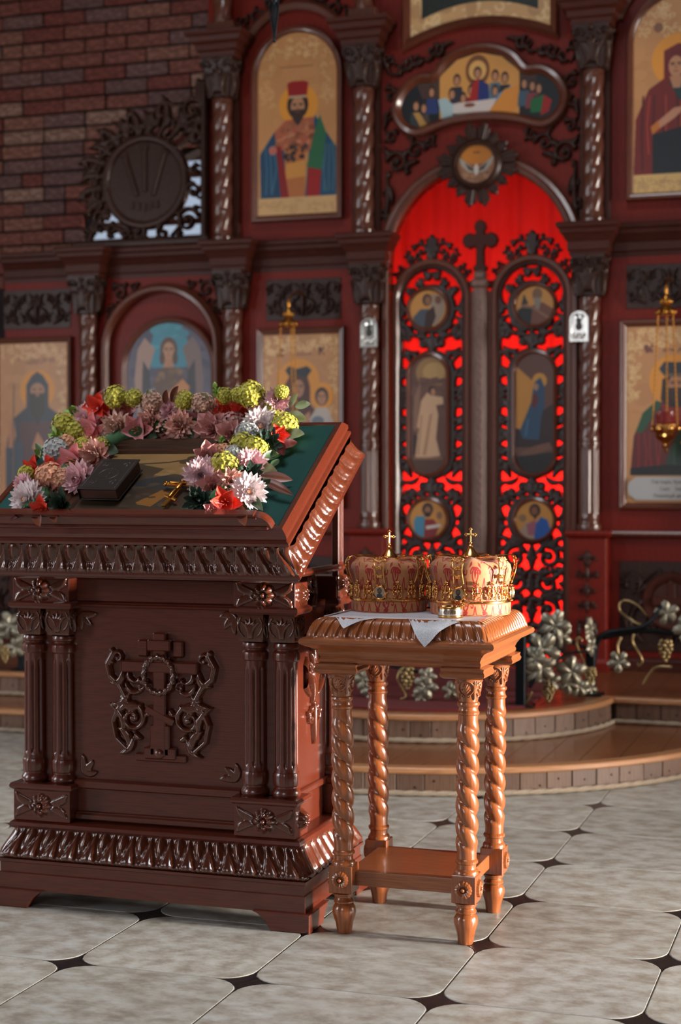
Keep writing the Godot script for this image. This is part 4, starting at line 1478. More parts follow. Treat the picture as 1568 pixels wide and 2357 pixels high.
		for k in 4: cc.scroll(0.10 + 0.07 * k, 4.02 - 0.055 * k + 0.03 * (k % 2), 0.042, 1.0 + k, 1.2 if k % 2 else -1.2, 0.011, 3)
		cc.scroll(0.0, 4.04, 0.06, 0.5, 1.3, 0.014, 4)
		cc.drop(Vector2(0.30, 3.70), Vector2(0.33, 3.86), 0.02, 0.2)
		var cm := MB.new(); cc.mesh(cm, 0.03, 0.016, 0.012)
		part(S, "carved_crest", cm, M.carved_dark, at(s * 1.075, 0, -0.075))
	# carved boards over the lower icons and under the sill
	var fz := scroll_board(0.45, 0.235, 4, 0.0055, 0.022)
	for x in [-2.73, -1.028, 1.028]: part(S, "carved_frieze", fz, M.carved_dark, at(x, 2.283, -0.05))
	var lowb := scroll_board(0.56, 0.48, 4, 0.0065, 0.026)
	var ring := MB.new()
	ring.lathe(V2([[0.10, 0.0], [0.125, 0.012], [0.145, 0.012], [0.155, 0.0]]), 36)
	ring.lathe(V2([[0.0, 0.012], [0.03, 0.014], [0.10, 0.006], [0.10, 0.0]]), 24)
	ring.box(Vector3(0, 0.016, 0), Vector3(0.20, 0.02, 0.045), 0.006); ring.box(Vector3(0, 0.016, 0), Vector3(0.045, 0.02, 0.20), 0.006)
	for x in [-2.76, -1.9, -1.05, 1.05]:
		var o := part(S, "carved_panel", lowb, M.carved_dark, at(x, 0.58, -0.045))
		part(o, "cross_wheel", ring, M.screen_x, Transform3D(Basis(Vector3.RIGHT, PI / 2), Vector3(0.0, 0.03, 0.02)))
	# side door with its arched frame
	var dfp := MB.new()
	var dpath := PackedVector3Array([Vector3(-2.245, 0.98, -0.06), Vector3(-2.245, 1.98, -0.06)])
	dpath.reverse()
	var arc_pts := PackedVector3Array()
	arc_pts.append(Vector3(-1.555, 0.985, -0.06))
	for k in 21:
		var a := PI * k / 20
		arc_pts.append(Vector3(-1.90 + cos(a) * 0.345, 2.02 + sin(a) * 0.34, -0.06))
	arc_pts.append(Vector3(-2.245, 0.985, -0.06))
	dfp.sweep(V2([[0.045, 0.0], [0.045, 0.04], [0.02, 0.075], [0.0, 0.07], [-0.012, 0.05], [-0.012, 0.0]]), arc_pts, Vector3(0, 0, 1))
	part(S, "side_door_arch", dfp, M.screen_frame)
	var spd := Carve.new(-0.37, 2.05, 0.37, 2.44, 0.0055)
	spd.mirror = true
	spd.scroll(0.28, 2.36, 0.05, 0.6, 1.3, 0.013, 4); spd.scroll(0.33, 2.25, 0.032, 2.0, -1.2, 0.010, 3); spd.scroll(0.19, 2.40, 0.028, 2.6, 1.2, 0.009, 2)
	spd.drop(Vector2(0.34, 2.2), Vector2(0.345, 2.08), 0.014)
	var spm := MB.new(); spd.mesh(spm, 0.022, 0.012, 0.004)
	part(S, "carved_spandrel", spm, M.carved_dark, at(-1.90, 0, -0.058))
	# scrollwork round the cartouche and the arch
	var big := Carve.new(-0.56, 2.62, 0.56, 3.75, 0.0065)
	big.mirror = true
	big.scroll(0.47, 3.02, 0.062, 0.4, 1.5, 0.017, 4); big.scroll(0.50, 3.16, 0.036, 2.4, -1.2, 0.012, 3); big.scroll(0.36, 3.08, 0.05, 2.9, -1.3, 0.014, 4)
	big.drop(Vector2(0.535, 2.97), Vector2(0.545, 2.66), 0.016, 0.05); big.drop(Vector2(0.52, 2.90), Vector2(0.50, 2.78), 0.014, 0.1)
	big.scroll(0.51, 3.40, 0.042, 1.0, 1.3, 0.012, 3); big.drop(Vector2(0.53, 3.30), Vector2(0.545, 3.20), 0.013)
	big.scroll(0.27, 3.63, 0.034, 2.0, 1.2, 0.011, 3); big.scroll(0.36, 3.59, 0.032, 0.4, -1.2, 0.010, 3); big.scroll(0.445, 3.55, 0.034, 2.0, 1.2, 0.010, 3); big.drop(Vector2(0.16, 3.67), Vector2(0.27, 3.66), 0.012, 0.1)
	big.drop(Vector2(0.50, 3.50), Vector2(0.545, 3.66), 0.014, 0.1)
	big.scroll(0.40, 3.17, 0.03, 0.5, 1.2, 0.011, 3); big.scroll(0.29, 3.13, 0.034, 2.2, 1.2, 0.011, 3); big.drop(Vector2(0.42, 2.98), Vector2(0.34, 3.02), 0.018, 0.2)
	big.scroll(0.53, 2.74, 0.03, 1.0, -1.2, 0.010, 3); big.scroll(0.535, 2.86, 0.028, 2.0, 1.2, 0.010, 3); big.drop(Vector2(0.49, 3.06), Vector2(0.545, 3.12), 0.016, 0.2)
	big.scroll(0.525, 3.29, 0.034, 2.0, 1.2, 0.011, 3); big.scroll(0.515, 3.60, 0.036, 0.4, -1.2, 0.011, 3); big.drop(Vector2(0.22, 3.62), Vector2(0.14, 3.66), 0.014, 0.2)
	for k in 5: big.drop(Vector2(0.20 + k * 0.06, 3.64 - k * 0.022), Vector2(0.26 + k * 0.06, 3.60 - k * 0.022), 0.013, 0.3)
	var bm := MB.new(); big.mesh(bm, 0.03, 0.016, 0.006)
	part(S, "arch_scrollwork", bm, M.carved_dark, at(0, 0, -0.056))
	# rayed medallion over the arch
	var star := MB.new()
	star.tf = at(0, 2.972, 0.015)
	for k in 16:
		var a := TAU * (k + 0.5) / 16
		var ln := 0.235 if k % 4 in [0, 3] else 0.205
		for j in range(-1, 2):
			var b := a + j * 0.11
			var l2: float = ln - absf(j) * 0.02
			var q := PackedVector2Array()
			for e in [[0.12, -0.08], [l2 - 0.014, -0.068], [l2, 0.0], [l2 - 0.014, 0.068], [0.12, 0.08]]: q.append(Vector2(cos(b + e[1]), sin(b + e[1])) * e[0])
			star.prism(q, -0.02, 0.004 - absf(j) * 0.004, 0.004)
	star.tf = Transform3D(Basis(Vector3.RIGHT, PI / 2), Vector3(0, 2.972, 0.015))
	star.lathe(V2([[0.105, 0.0], [0.105, 0.026], [0.118, 0.034], [0.13, 0.026], [0.14, 0.012], [0.14, -0.02]]), 40)
	var so := part(S, "rayed_medallion", star, M.carved_dark)
	var p := Paint.new(192, 192, Color(0.55, 0.37, 0.24), 5)
	p.ell(0.5, 0.26, 0.40, 0.24, Color(0.72, 0.45, 0.15)); p.dabs(30, 0.1, 0.5, 0.9, 0.95, Color(0.58, 0.42, 0.32), 0.1, 0.07, 0.05)
	for s in [-1, 1]:
		p.poly([[0.5, 0.72], [0.5 + s * 0.18, 0.52], [0.5 + s * 0.46, 0.30], [0.5 + s * 0.40, 0.52], [0.5 + s * 0.2, 0.70]], Color(0.62, 0.6, 0.56))
		p.poly([[0.5, 0.70], [0.5 + s * 0.16, 0.56], [0.5 + s * 0.30, 0.46], [0.5 + s * 0.2, 0.64]], Color(0.22, 0.22, 0.2))
	p.ell(0.5, 0.64, 0.06, 0.14, Color(0.78, 0.76, 0.72)); p.line([[0.42, 0.2], [0.6, 0.2]], 0.05, Color(0.5, 0.28, 0.1))
	painted_disc(so, p, Vector3(0, 2.972, 0.022), 0.106, "dove_painting")
	# openwork gable at the left end, a round carved emblem in its middle
	gable(S)

func painted_mat(p: Paint) -> StandardMaterial3D:
	var m := StandardMaterial3D.new()
	m.albedo_texture = p.tex(); m.roughness = 0.35; m.resource_name = "painting"; m.texture_repeat = false
	return m

func painted_disc(parent: Node, p: Paint, where: Vector3, r: float, called: String) -> void:
	var q := PackedVector2Array()
	for k in 36: q.append(Vector2(cos(TAU * k / 36), sin(TAU * k / 36)) * r)
	var mb := MB.new(); mb.prism(q, -0.006, 0.004, 0.001)
	part(parent, called, mb, painted_mat(p), Transform3D(Basis.IDENTITY, where))

func gable(S: Node3D) -> void:
	var c := Carve.new(-2.46, 2.60, -1.60, 3.60, 0.0075)
	var mx := -2.0
	var my := 3.0
	c.arc(mx, my, 0.255, 0.0, TAU, 0.026, 0.026)
	c.stroke(V2([[-2.45, 2.645], [-1.61, 2.645]]), 0.03, 0.03); c.stroke(V2([[-1.625, 2.62], [-1.625, 3.56]]), 0.022, 0.022)
	# leafy rim climbing from lower left to upper right
	for k in 12:
		var a := PI * (1.12 - 0.88 * k / 11.0)
		var rr := 0.335 + 0.03 * (k % 2) + (0.06 if k > 8 else 0.0)
		c.scroll(mx + cos(a) * rr, my + sin(a) * rr, 0.05, a, 1.2 if k % 2 else -1.2, 0.016, 4)
		c.drop(Vector2(mx + cos(a) * 0.27, my + sin(a) * 0.27), Vector2(mx + cos(a + 0.1) * (rr + 0.09), my + sin(a + 0.1) * (rr + 0.09)), 0.022, 0.2)
	c.scroll(-1.70, 3.40, 0.06, 1.0, 1.3, 0.016, 4); c.scroll(-1.69, 3.24, 0.05, 2.0, -1.3, 0.015, 3); c.drop(Vector2(-1.64, 3.4), Vector2(-1.66, 3.58), 0.03)
	# lower corners: open scrolls with light behind
	c.scroll(-1.735, 2.765, 0.072, 0.4, 1.6, 0.0145, 3); c.scroll(-1.70, 2.93, 0.04, 2.0, -1.2, 0.011, 3); c.scroll(-1.68, 3.05, 0.03, 1.2, 1.2, 0.010, 2)
	c.scroll(-1.89, 2.70, 0.036, 2.0, 1.3, 0.010, 3); c.drop(Vector2(-1.84, 2.68), Vector2(-1.80, 2.83), 0.013, 0.3)
	for k in 4: c.scroll(-2.04 - k * 0.085, 2.705 + 0.012 * k, 0.036, 1.0 + k * 1.7, 1.2 if k % 2 else -1.2, 0.0115, 3)
	c.scroll(-2.30, 2.80, 0.045, 0.0, 1.2, 0.014, 4); c.scroll(-2.38, 2.70, 0.035, 2.0, -1.2, 0.013, 4); c.drop(Vector2(-2.20, 2.76), Vector2(-2.10, 2.72), 0.014, 0.2)
	var mb := MB.new(); c.mesh(mb, 0.028, 0.02, 0.025)
	var g := part(S, "openwork_gable", mb, M.carved_dark, at(0, 0, -0.03))
	var d := MB.new()
	var q := PackedVector2Array()
	for k in 36: q.append(Vector2(mx + cos(TAU * k / 36) * 0.25, my + sin(TAU * k / 36) * 0.25))
	d.prism(q, -0.015, 0.006, 0.0, true)
	for b in [[-0.09, 0.04, 0.32], [0.09, 0.04, -0.30], [0.0, 0.07, 0.0]]:
		d.tf = Transform3D(Basis(Vector3(0, 0, 1), b[2]), Vector3(mx + b[0], my + b[1], 0.008))
		d.box(Vector3(0, 0.0, 0.006), Vector3(0.026, 0.26, 0.018), 0.006); d.box(Vector3(0, 0.13, 0.006), Vector3(0.045, 0.03, 0.018), 0.006)
	d.tf = at(mx, my - 0.15, 0.008)
	for k in 5: d.box(Vector3(-0.08 + k * 0.04, 0.008 * absf(k - 2), 0.004), Vector3(0.02, 0.045, 0.012), 0.004)
	d.tf = Transform3D.IDENTITY
	part(g, "emblem", d, M.carved_dark)

# ------------------------------------------------------------------ royal doors
func royal_doors() -> void:
	for s in [-1, 1]:
		var D := thing("royal_door", ["left leaf of the openwork royal doors, red curtain showing through, angel in the oval", "right leaf of the openwork royal doors, blue-robed seated woman in the oval"][0 if s < 0 else 1], "door", "royal doors", Vector3(CX + s * 0.283, 0, -8.70))
		var fp := PackedVector3Array()
		fp.append(Vector3(-0.205, 0.245, 0)); fp.append(Vector3(0.205, 0.245, 0))
		for k in 21:
			var a := PI * k / 20
			fp.append(Vector3(cos(a) * 0.205, 2.26 + sin(a) * 0.205, 0))
		var fr := MB.new()
		fr.sweep(V2([[0.022, -0.02], [0.022, 0.018], [0.012, 0.026], [-0.008, 0.026], [-0.02, 0.012], [-0.02, -0.02]]), fp, Vector3(0, 0, 1), true)
		part(D, "frame", fr, M.screen_frame)
		var stl := MB.new(); stl.box(Vector3(-s * 0.2335, 1.27, 0.0), Vector3(0.024, 2.05, 0.036), 0.003)
		part(D, "stile", stl, M.screen_frame)
		var c := Carve.new(-0.20, 0.25, 0.20, 2.47, 0.0058)
		c.mirror = true
		for y in [2.206, 1.035]: c.arc(0.0, y, 0.118, -PI / 2, PI / 2, 0.018, 0.018)
		c.arc(0.0, 1.84, 0.120, 0.0, PI / 2, 0.017, 0.017); c.arc(0.0, 1.395, 0.120, -PI / 2, 0.0, 0.017, 0.017); c.stroke(V2([[0.120, 1.84], [0.120, 1.395]]), 0.017, 0.017)
		c.stroke(V2([[0.185, 0.27], [0.185, 2.28]]), 0.012, 0.012)
		c.arc(0.0, 2.26, 0.185, 0.0, PI / 2, 0.012, 0.012)
		# crown of the leaf
		for k in 3: c.scroll(0.03 + 0.05 * k, 2.385 - 0.035 * k, 0.022, 1.0 + k, 1.1, 0.009, 2)
		# beside the upper roundel
		c.drop(Vector2(0.135, 2.20), Vector2(0.175, 2.29), 0.011, 0.2); c.drop(Vector2(0.135, 2.16), Vector2(0.172, 2.09), 0.011, -0.2); c.disc(0.165, 2.18, 0.010)
		for y in [[2.02, 1], [1.215, -1]]:
			c.scroll(0.052, y[0], 0.034, 1.0 * y[1], 1.2 * y[1], 0.011, 3); c.scroll(0.138, y[0] + 0.035 * y[1], 0.028, 2.4, -1.2 * y[1], 0.010, 3)
			c.drop(Vector2(0.0, y[0] - 0.05), Vector2(0.0, y[0] + 0.06), 0.017); c.drop(Vector2(0.08, y[0] - 0.05 * y[1]), Vector2(0.16, y[0] - 0.03 * y[1]), 0.012, 0.2)
			c.stroke(V2([[0.0, y[0] + 0.07 * y[1]], [0.09, y[0] + 0.04 * y[1]], [0.18, y[0] + 0.07 * y[1]]]), 0.010, 0.010)
		# up the sides of the oval
		for k in 7:
			var y := 1.33 + k * 0.085
			var sg := 1 if k % 2 else -1
			c.scroll(0.158, y, 0.0185, 1.0, 1.0 * sg, 0.007, 1); c.drop(Vector2(0.135, y - 0.035), Vector2(0.180, y + 0.045), 0.009, 0.2 * sg)
		# beside the lower roundel
		c.drop(Vector2(0.135, 1.03), Vector2(0.176, 1.12), 0.011, 0.2); c.drop(Vector2(0.135, 1.0), Vector2(0.174, 0.93), 0.011, -0.2); c.disc(0.164, 1.02, 0.009)
		# lower field of scrolls
		for k in 4:
			var y := 0.83 - k * 0.145
			c.scroll(0.092, y, 0.062, 1.6, (1.4 if k % 2 else -1.4), 0.014, 4)
			c.scroll(0.145, y - 0.07, 0.03, 3.0, (-1.2 if k % 2 else 1.2), 0.010, 3)
			c.drop(Vector2(0.0, y - 0.06), Vector2(0.0, y + 0.07), 0.021); c.drop(Vector2(0.015, y - 0.07), Vector2(0.07, y - 0.08), 0.013, 0.3)
			c.drop(Vector2(0.03, y + 0.02), Vector2(0.05, y + 0.09), 0.011, 0.3)
		for y in [2.10, 1.94, 1.30, 1.135, 0.92]:
			c.drop(Vector2(0.02, y), Vector2(0.12, y + 0.03), 0.014, 0.2); c.drop(Vector2(0.12, y - 0.03), Vector2(0.185, y + 0.02), 0.013, -0.2)
		for k in 16: c.drop(Vector2(0.19, 0.36 + k * 0.12), Vector2(0.142, 0.40 + k * 0.12), 0.0125, 0.25)
		for k in 5: c.drop(Vector2(0.03, 0.30 + k * 0.14), Vector2(0.16, 0.33 + k * 0.14), 0.013, 0.2 if k % 2 else -0.2)
		c.grow(0.0036)
		c.keep(func(x, y):
			if y > 2.26: return 0.19 - Vector2(x, y - 2.26).length()
			return minf(0.19 - absf(x), y - 0.26))
		var lm := MB.new(); c.mesh(lm, 0.016, 0.011, 0.02)
		part(D, "openwork", lm, M.carved_door, at(0, 0, -0.004))
		# leafy crest on the arch
		var cr := Carve.new(-0.23, 2.28, 0.23, 2.66, 0.006)
		cr.mirror = true
		for k in 6:
			var a := PI * (0.10 + 0.075 * k)
			cr.scroll(cos(a) * 0.235, 2.27 + sin(a) * 0.235, 0.022, a, 1.1 if k % 2 else -1.1, 0.0085, 3)
		cr.scroll(0.062, 2.535, 0.042, 0.2, 1.1, 0.012, 3); cr.drop(Vector2(0.0, 2.48), Vector2(0.0, 2.62), 0.034); cr.drop(Vector2(0.02, 2.50), Vector2(0.035, 2.60), 0.022, -0.2); cr.scroll(0.125, 2.505, 0.026, 1.4, -1.1, 0.009, 3)
		cr.keep(func(x, y): return Vector2(x, y - 2.26).length() - 0.205)
		var cm := MB.new(); cr.mesh(cm, 0.018, 0.012, 0.015)
		part(D, "crest", cm, M.carved_door)
		# painted medallions with raised rims
		var rim := MB.new()
		rim.tf = Transform3D(Basis(Vector3.RIGHT, PI / 2), Vector3.ZERO)
		rim.lathe(V2([[0.104, 0.0], [0.104, 0.022], [0.112, 0.028], [0.124, 0.022], [0.128, 0.0]]), 36)
		var orim := MB.new()
		var op := PackedVector3Array()
		for k in 41:
			var a := TAU * k / 40
			op.append(Vector3(cos(a) * 0.106, (0.223 if sin(a) > 0 else -0.223) * (1.0 if absf(sin(a)) > 0.001 else 0.0) + sin(a) * 0.106, 0))
		var oq := PackedVector3Array()
		for k in 20:
			var a := PI * k / 19
			oq.append(Vector3(cos(a) * 0.106, 0.223 + sin(a) * 0.106, 0))
		for k in 20:
			var a := PI + PI * k / 19
			oq.append(Vector3(cos(a) * 0.106, -0.223 + sin(a) * 0.106, 0))
		orim.sweep(V2([[0.02, 0.0], [0.02, 0.02], [0.006, 0.026], [-0.002, 0.02], [-0.002, 0.0]]), oq, Vector3(0, 0, 1), true)
		for y in [2.206, 1.035]:
			var o := part(D, "roundel", rim, M.screen_frame, at(s * 0.018, y, 0.002))
			painted_disc(o, roundel_paint(s, y > 2.0), Vector3(0, 0, 0.012), 0.106, "painting")
		var o2 := part(D, "oval", orim, M.screen_frame, at(s * 0.018, 1.617, 0.002))
		var om := MB.new(); om.prism(flat(oq), 0.0, 0.012, 0.001)
		part(o2, "painting", om, painted_mat(oval_paint(s)))
		if s < 0:
			var po := MB.new()
			po.box(Vector3(0, 1.28, 0.0), Vector3(0.075, 2.08, 0.06), 0.006); po.box(Vector3(0, 1.28, 0.033), Vector3(0.05, 2.06, 0.012), 0.005)
			for k in 40: po.box(Vector3(0, 0.30 + k * 0.05, 0.04), Vector3(0.026, 0.026, 0.006), 0.005)
			po.box(Vector3(0, 2.335, 0.005), Vector3(0.095, 0.05, 0.08), 0.012); po.box(Vector3(0, 2.38, 0.005), Vector3(0.07, 0.05, 0.06), 0.014)
			var pn := part(D, "centre_post", po, M.post_pattern, at(0.283, 0, 0.02))
			var cq := V2([[-0.024, 0.0], [-0.022, 0.075], [-0.03, 0.10], [-0.06, 0.085], [-0.088, 0.10], [-0.102, 0.13], [-0.092, 0.16], [-0.062, 0.176], [-0.03, 0.165], [-0.024, 0.18], [-0.036, 0.205], [-0.024, 0.235], [0.0, 0.247], [0.024, 0.235], [0.036, 0.205], [0.024, 0.18], [0.03, 0.165], [0.062, 0.176], [0.092, 0.16], [0.102, 0.13], [0.088, 0.10], [0.06, 0.085], [0.03, 0.10], [0.022, 0.075], [0.024, 0.0], [0.042, -0.018], [0.03, -0.04], [-0.03, -0.04], [-0.042, -0.018]])
			var cx := MB.new(); cx.prism(cq, -0.015, 0.02, 0.006, true)
			part(pn, "cross", cx, M.screen_x, at(0, 2.44, 0.0))
	# the red curtain behind the doors
	var cu := MB.new()
	var g := PackedVector3Array()
	for i in 97:
		var x := -0.72 + 1.44 * i / 96.0
		for j in 13:
			var y := 0.26 + 2.80 * j / 12.0
			g.append(Vector3(x, y, 0.012 * sin(x * 34.0 + 0.4 * sin(y * 2.0)) + 0.006 * sin(x * 71.0)))
	cu.grid(g, 97, 13, Vector3(0, 0, 1))
	tag(part(self, "curtain", cu, M.red_curtain, at(CX, 0, -8.86)), "bright red curtain hanging behind the royal doors", "curtain")

func roundel_paint(s: int, top: bool) -> Paint:
	var p := Paint.new(192, 192, Color(0.74, 0.52, 0.24), 3)
	if top and s < 0:
		p.poly([[0.62, 0.1], [0.95, 0.2], [0.95, 0.6], [0.7, 1.0], [0.55, 0.6]], Color(0.58, 0.5, 0.43)); p.ell(0.78, 0.27, 0.09, 0.11, Color(0.42, 0.27, 0.2))
		p.poly([[0.1, 0.7], [0.3, 0.5], [0.55, 0.5], [0.6, 1.0], [0.15, 1.0]], Color(0.25, 0.29, 0.33)); p.poly([[0.45, 0.6], [0.66, 0.42], [0.72, 0.7], [0.6, 1.0], [0.4, 1.0]], Color(0.2, 0.1, 0.09))
		p.ell(0.48, 0.26, 0.13, 0.16, Color(0.25, 0.17, 0.12)); p.ell(0.5, 0.28, 0.08, 0.11, Color(0.52, 0.36, 0.24))
	elif top:
		p.poly([[0.05, 0.6], [0.3, 0.48], [0.5, 0.6], [0.5, 1.0], [0.1, 1.0]], Color(0.09, 0.09, 0.1)); p.poly([[0.15, 0.5], [0.22, 0.2], [0.34, 0.45]], Color(0.18, 0.16, 0.15))
		p.poly([[0.45, 0.5], [0.7, 0.42], [0.98, 0.6], [0.95, 1.0], [0.4, 1.0]], Color(0.42, 0.25, 0.18)); p.ell(0.57, 0.22, 0.13, 0.17, Color(0.46, 0.33, 0.22)); p.poly([[0.47, 0.3], [0.68, 0.3], [0.62, 0.6], [0.53, 0.6]], Color(0.5, 0.47, 0.42))
		p.line([[0.15, 0.5], [0.45, 0.55], [0.9, 0.85]], 0.07, Color(0.5, 0.36, 0.28))
	elif s < 0:
		p.poly([[0.12, 0.55], [0.2, 0.42], [0.42, 0.42], [0.5, 1.0], [0.15, 1.0]], Color(0.25, 0.5, 0.62)); p.poly([[0.42, 0.5], [0.66, 0.5], [0.8, 0.7], [0.7, 1.0], [0.4, 1.0]], Color(0.5, 0.14, 0.14))
		p.poly([[0.45, 0.68], [0.85, 0.62], [0.86, 0.70], [0.47, 0.77]], Color(0.78, 0.75, 0.72)); p.ell(0.82, 0.4, 0.08, 0.1, Color(0.5, 0.36, 0.28))
		p.ell(0.5, 0.24, 0.15, 0.17, Color(0.17, 0.11, 0.09)); p.ell(0.5, 0.27, 0.08, 0.11, Color(0.56, 0.38, 0.27)); p.ell(0.5, 0.38, 0.09, 0.07, Color(0.16, 0.1, 0.08))
	else:
		p.poly([[0.1, 0.8], [0.3, 0.55], [0.5, 0.6], [0.55, 1.0], [0.15, 1.0]], Color(0.62, 0.53, 0.45)); p.poly([[0.3, 0.62], [0.5, 0.5], [0.62, 0.6], [0.55, 0.9], [0.35, 0.9]], Color(0.58, 0.34, 0.4))
		p.poly([[0.55, 0.6], [0.68, 0.42], [0.85, 0.5], [0.95, 0.8], [0.75, 1.0], [0.5, 1.0]], Color(0.12, 0.33, 0.62)); p.ell(0.2, 0.45, 0.1, 0.1, Color(0.52, 0.4, 0.28))
		p.ell(0.52, 0.25, 0.15, 0.17, Color(0.24, 0.14, 0.1)); p.ell(0.51, 0.28, 0.08, 0.12, Color(0.5, 0.32, 0.22)); p.poly([[0.44, 0.36], [0.60, 0.36], [0.53, 0.5]], Color(0.2, 0.12, 0.1))
	return p

func oval_paint(s: int) -> Paint:
	var p := Paint.new(192, 600, Color(0.36, 0.23, 0.19), 9)
	if s < 0:
		p.ell(0.62, 0.14, 0.45, 0.13, Color(0.55, 0.42, 0.25)); p.ell(0.66, 0.14, 0.3, 0.085, Color(0.66, 0.53, 0.33))
		p.dabs(60, 0.0, 0.2, 1.0, 0.5, Color(0.36, 0.24, 0.2), 0.04, 0.12, 0.03)
		p.poly([[0.10, 0.62], [0.12, 0.35], [0.3, 0.22], [0.28, 0.4], [0.2, 0.65]], Color(0.5, 0.37, 0.3)); p.poly([[0.35, 0.36], [0.5, 0.33], [0.9, 0.35], [0.92, 0.41], [0.7, 0.42]], Color(0.76, 0.62, 0.49))
		p.poly([[0.32, 0.38], [0.48, 0.31], [0.68, 0.36], [0.78, 0.5], [0.72, 0.7], [0.84, 0.85], [0.2, 0.87], [0.1, 0.82], [0.26, 0.62], [0.2, 0.6]], Color(0.75, 0.61, 0.48))
		p.poly([[0.55, 0.5], [0.62, 0.48], [0.52, 0.7], [0.45, 0.84], [0.36, 0.84]], Color(0.62, 0.48, 0.36)); p.poly([[0.3, 0.5], [0.36, 0.5], [0.26, 0.84], [0.2, 0.84]], Color(0.66, 0.52, 0.4))
		p.ell(0.62, 0.29, 0.10, 0.035, Color(0.16, 0.1, 0.08)); p.ell(0.64, 0.305, 0.06, 0.03, Color(0.66, 0.46, 0.34)); p.poly([[0.1, 0.66], [0.22, 0.68], [0.16, 0.84], [0.08, 0.84]], Color(0.2, 0.12, 0.1))
		p.poly([[0.0, 0.86], [1.0, 0.86], [1.0, 1.0], [0.0, 1.0]], Color(0.3, 0.19, 0.15)); p.line([[0.1, 0.87], [0.9, 0.87]], 0.05, Color(0.5, 0.36, 0.25))
	else:
		p.poly([[0.0, 0.1], [0.35, 0.2], [0.7, 0.32], [0.5, 0.5], [0.2, 0.68], [0.0, 0.72]], Color(0.72, 0.5, 0.2)); p.ell(0.63, 0.23, 0.19, 0.065, Color(0.75, 0.53, 0.2))
		p.poly([[0.0, 0.62], [0.5, 0.66], [1.0, 0.55], [1.0, 0.78], [0.0, 0.78]], Color(0.15, 0.09, 0.085)); p.poly([[0.6, 0.5], [1.0, 0.42], [1.0, 0.7], [0.6, 0.66]], Color(0.17, 0.1, 0.1))
		p.poly([[0.5, 0.24], [0.66, 0.2], [0.76, 0.28], [0.76, 0.45], [0.68, 0.52], [0.62, 0.72], [0.2, 0.71], [0.12, 0.64], [0.3, 0.5], [0.42, 0.4], [0.46, 0.3]], Color(0.14, 0.27, 0.38))
		p.poly([[0.46, 0.34], [0.56, 0.33], [0.6, 0.4], [0.5, 0.46], [0.42, 0.44]], Color(0.36, 0.11, 0.11)); p.ell(0.54, 0.28, 0.065, 0.03, Color(0.6, 0.45, 0.36)); p.poly([[0.3, 0.55], [0.36, 0.54], [0.3, 0.69], [0.24, 0.69]], Color(0.2, 0.37, 0.48))
		p.poly([[0.1, 0.83], [0.5, 0.77], [0.9, 0.74], [0.95, 0.79], [0.6, 0.83], [0.3, 0.86]], Color(0.42, 0.29, 0.22)); p.poly([[0.0, 0.86], [1.0, 0.82], [1.0, 1.0], [0.0, 1.0]], Color(0.08, 0.07, 0.075))
	return p
# ------------------------------------------------------------------ painted icons in frames
func icon_board(called: String, label: String, x0: float, y0: float, x1: float, y1: float, arched: bool, p: Paint, fw: float, z := -0.055) -> Node3D:
	var o := thing(called, label, "icon", "icons of the iconostasis", Vector3(CX, 0, IZ + z))
	var path := frame_path(x0, y0, x1, y1, arched)
	var b := MB.new(); b.prism(flat(path), 0.0, 0.012, 0.0)
	part(o, "painting", b, painted_mat(p))
	var f := MB.new()
	f.sweep(V2([[fw, 0.0], [fw, 0.022], [fw * 0.8, 0.034], [fw * 0.5, 0.036], [fw * 0.35, 0.028], [fw * 0.1, 0.026], [-0.006, 0.016], [-0.006, 0.0]]), path, Vector3(0, 0, 1), true)
	part(o, "frame", f, M.screen_frame)
	return o

const GOLD := Color(0.74, 0.535, 0.335)

func gold_ground(w: int, h: int, seed: int) -> Paint:
	var p := Paint.new(w, h, GOLD, seed)
	p.dabs(200, 0, 0, 1, 1, GOLD, 0.022, 0.10, 0.05)
	return p

func halo(p: Paint, x: float, y: float, r: float) -> void:
	p.ell(x, y, r, r * p.w / p.h, Color(0.86, 0.58, 0.20))

func head(p: Paint, x: float, y: float, r: float, hair: Color, beard: bool, skin := Color(0.72, 0.52, 0.38)) -> void:
	var a := float(p.w) / p.h
	p.ell(x, y, r, r * 1.25 * a, hair)
	p.ell(x, y + r * 0.2 * a, r * 0.66, r * 0.95 * a, skin)
	p.poly([[x - r * 0.1, y], [x + r * 0.12, y + r * 0.35 * a], [x - r * 0.1, y + r * 0.4 * a]], skin.darkened(0.2))
	for s in [-1, 1]:
		p.ell(x + s * r * 0.3, y + r * 0.02 * a, r * 0.16, r * 0.06 * a, Color(0.2, 0.13, 0.1))
		p.line([[x + s * r * 0.1, y - r * 0.12 * a], [x + s * r * 0.5, y - r * 0.12 * a]], r * 0.07, Color(0.25, 0.16, 0.12))
	if beard: p.poly([[x - r * 0.62, y + r * 0.4 * a], [x + r * 0.62, y + r * 0.4 * a], [x + r * 0.5, y + r * 1.2 * a], [x, y + r * 1.9 * a], [x - r * 0.5, y + r * 1.2 * a]], hair.lightened(0.05))
	p.line([[x - r * 0.2, y + r * 0.62 * a], [x + r * 0.2, y + r * 0.62 * a]], r * 0.1, Color(0.5, 0.25, 0.2))

func folds(p: Paint, n: int, x0: float, y0: float, x1: float, y1: float, c: Color) -> void:
	for k in n:
		var x := lerpf(x0, x1, (k + 0.5) / n)
		p.line([[x, y0], [x + p.r.randf_range(-0.03, 0.03), (y0 + y1) / 2], [x + p.r.randf_range(-0.04, 0.04), y1]], 0.018, c)

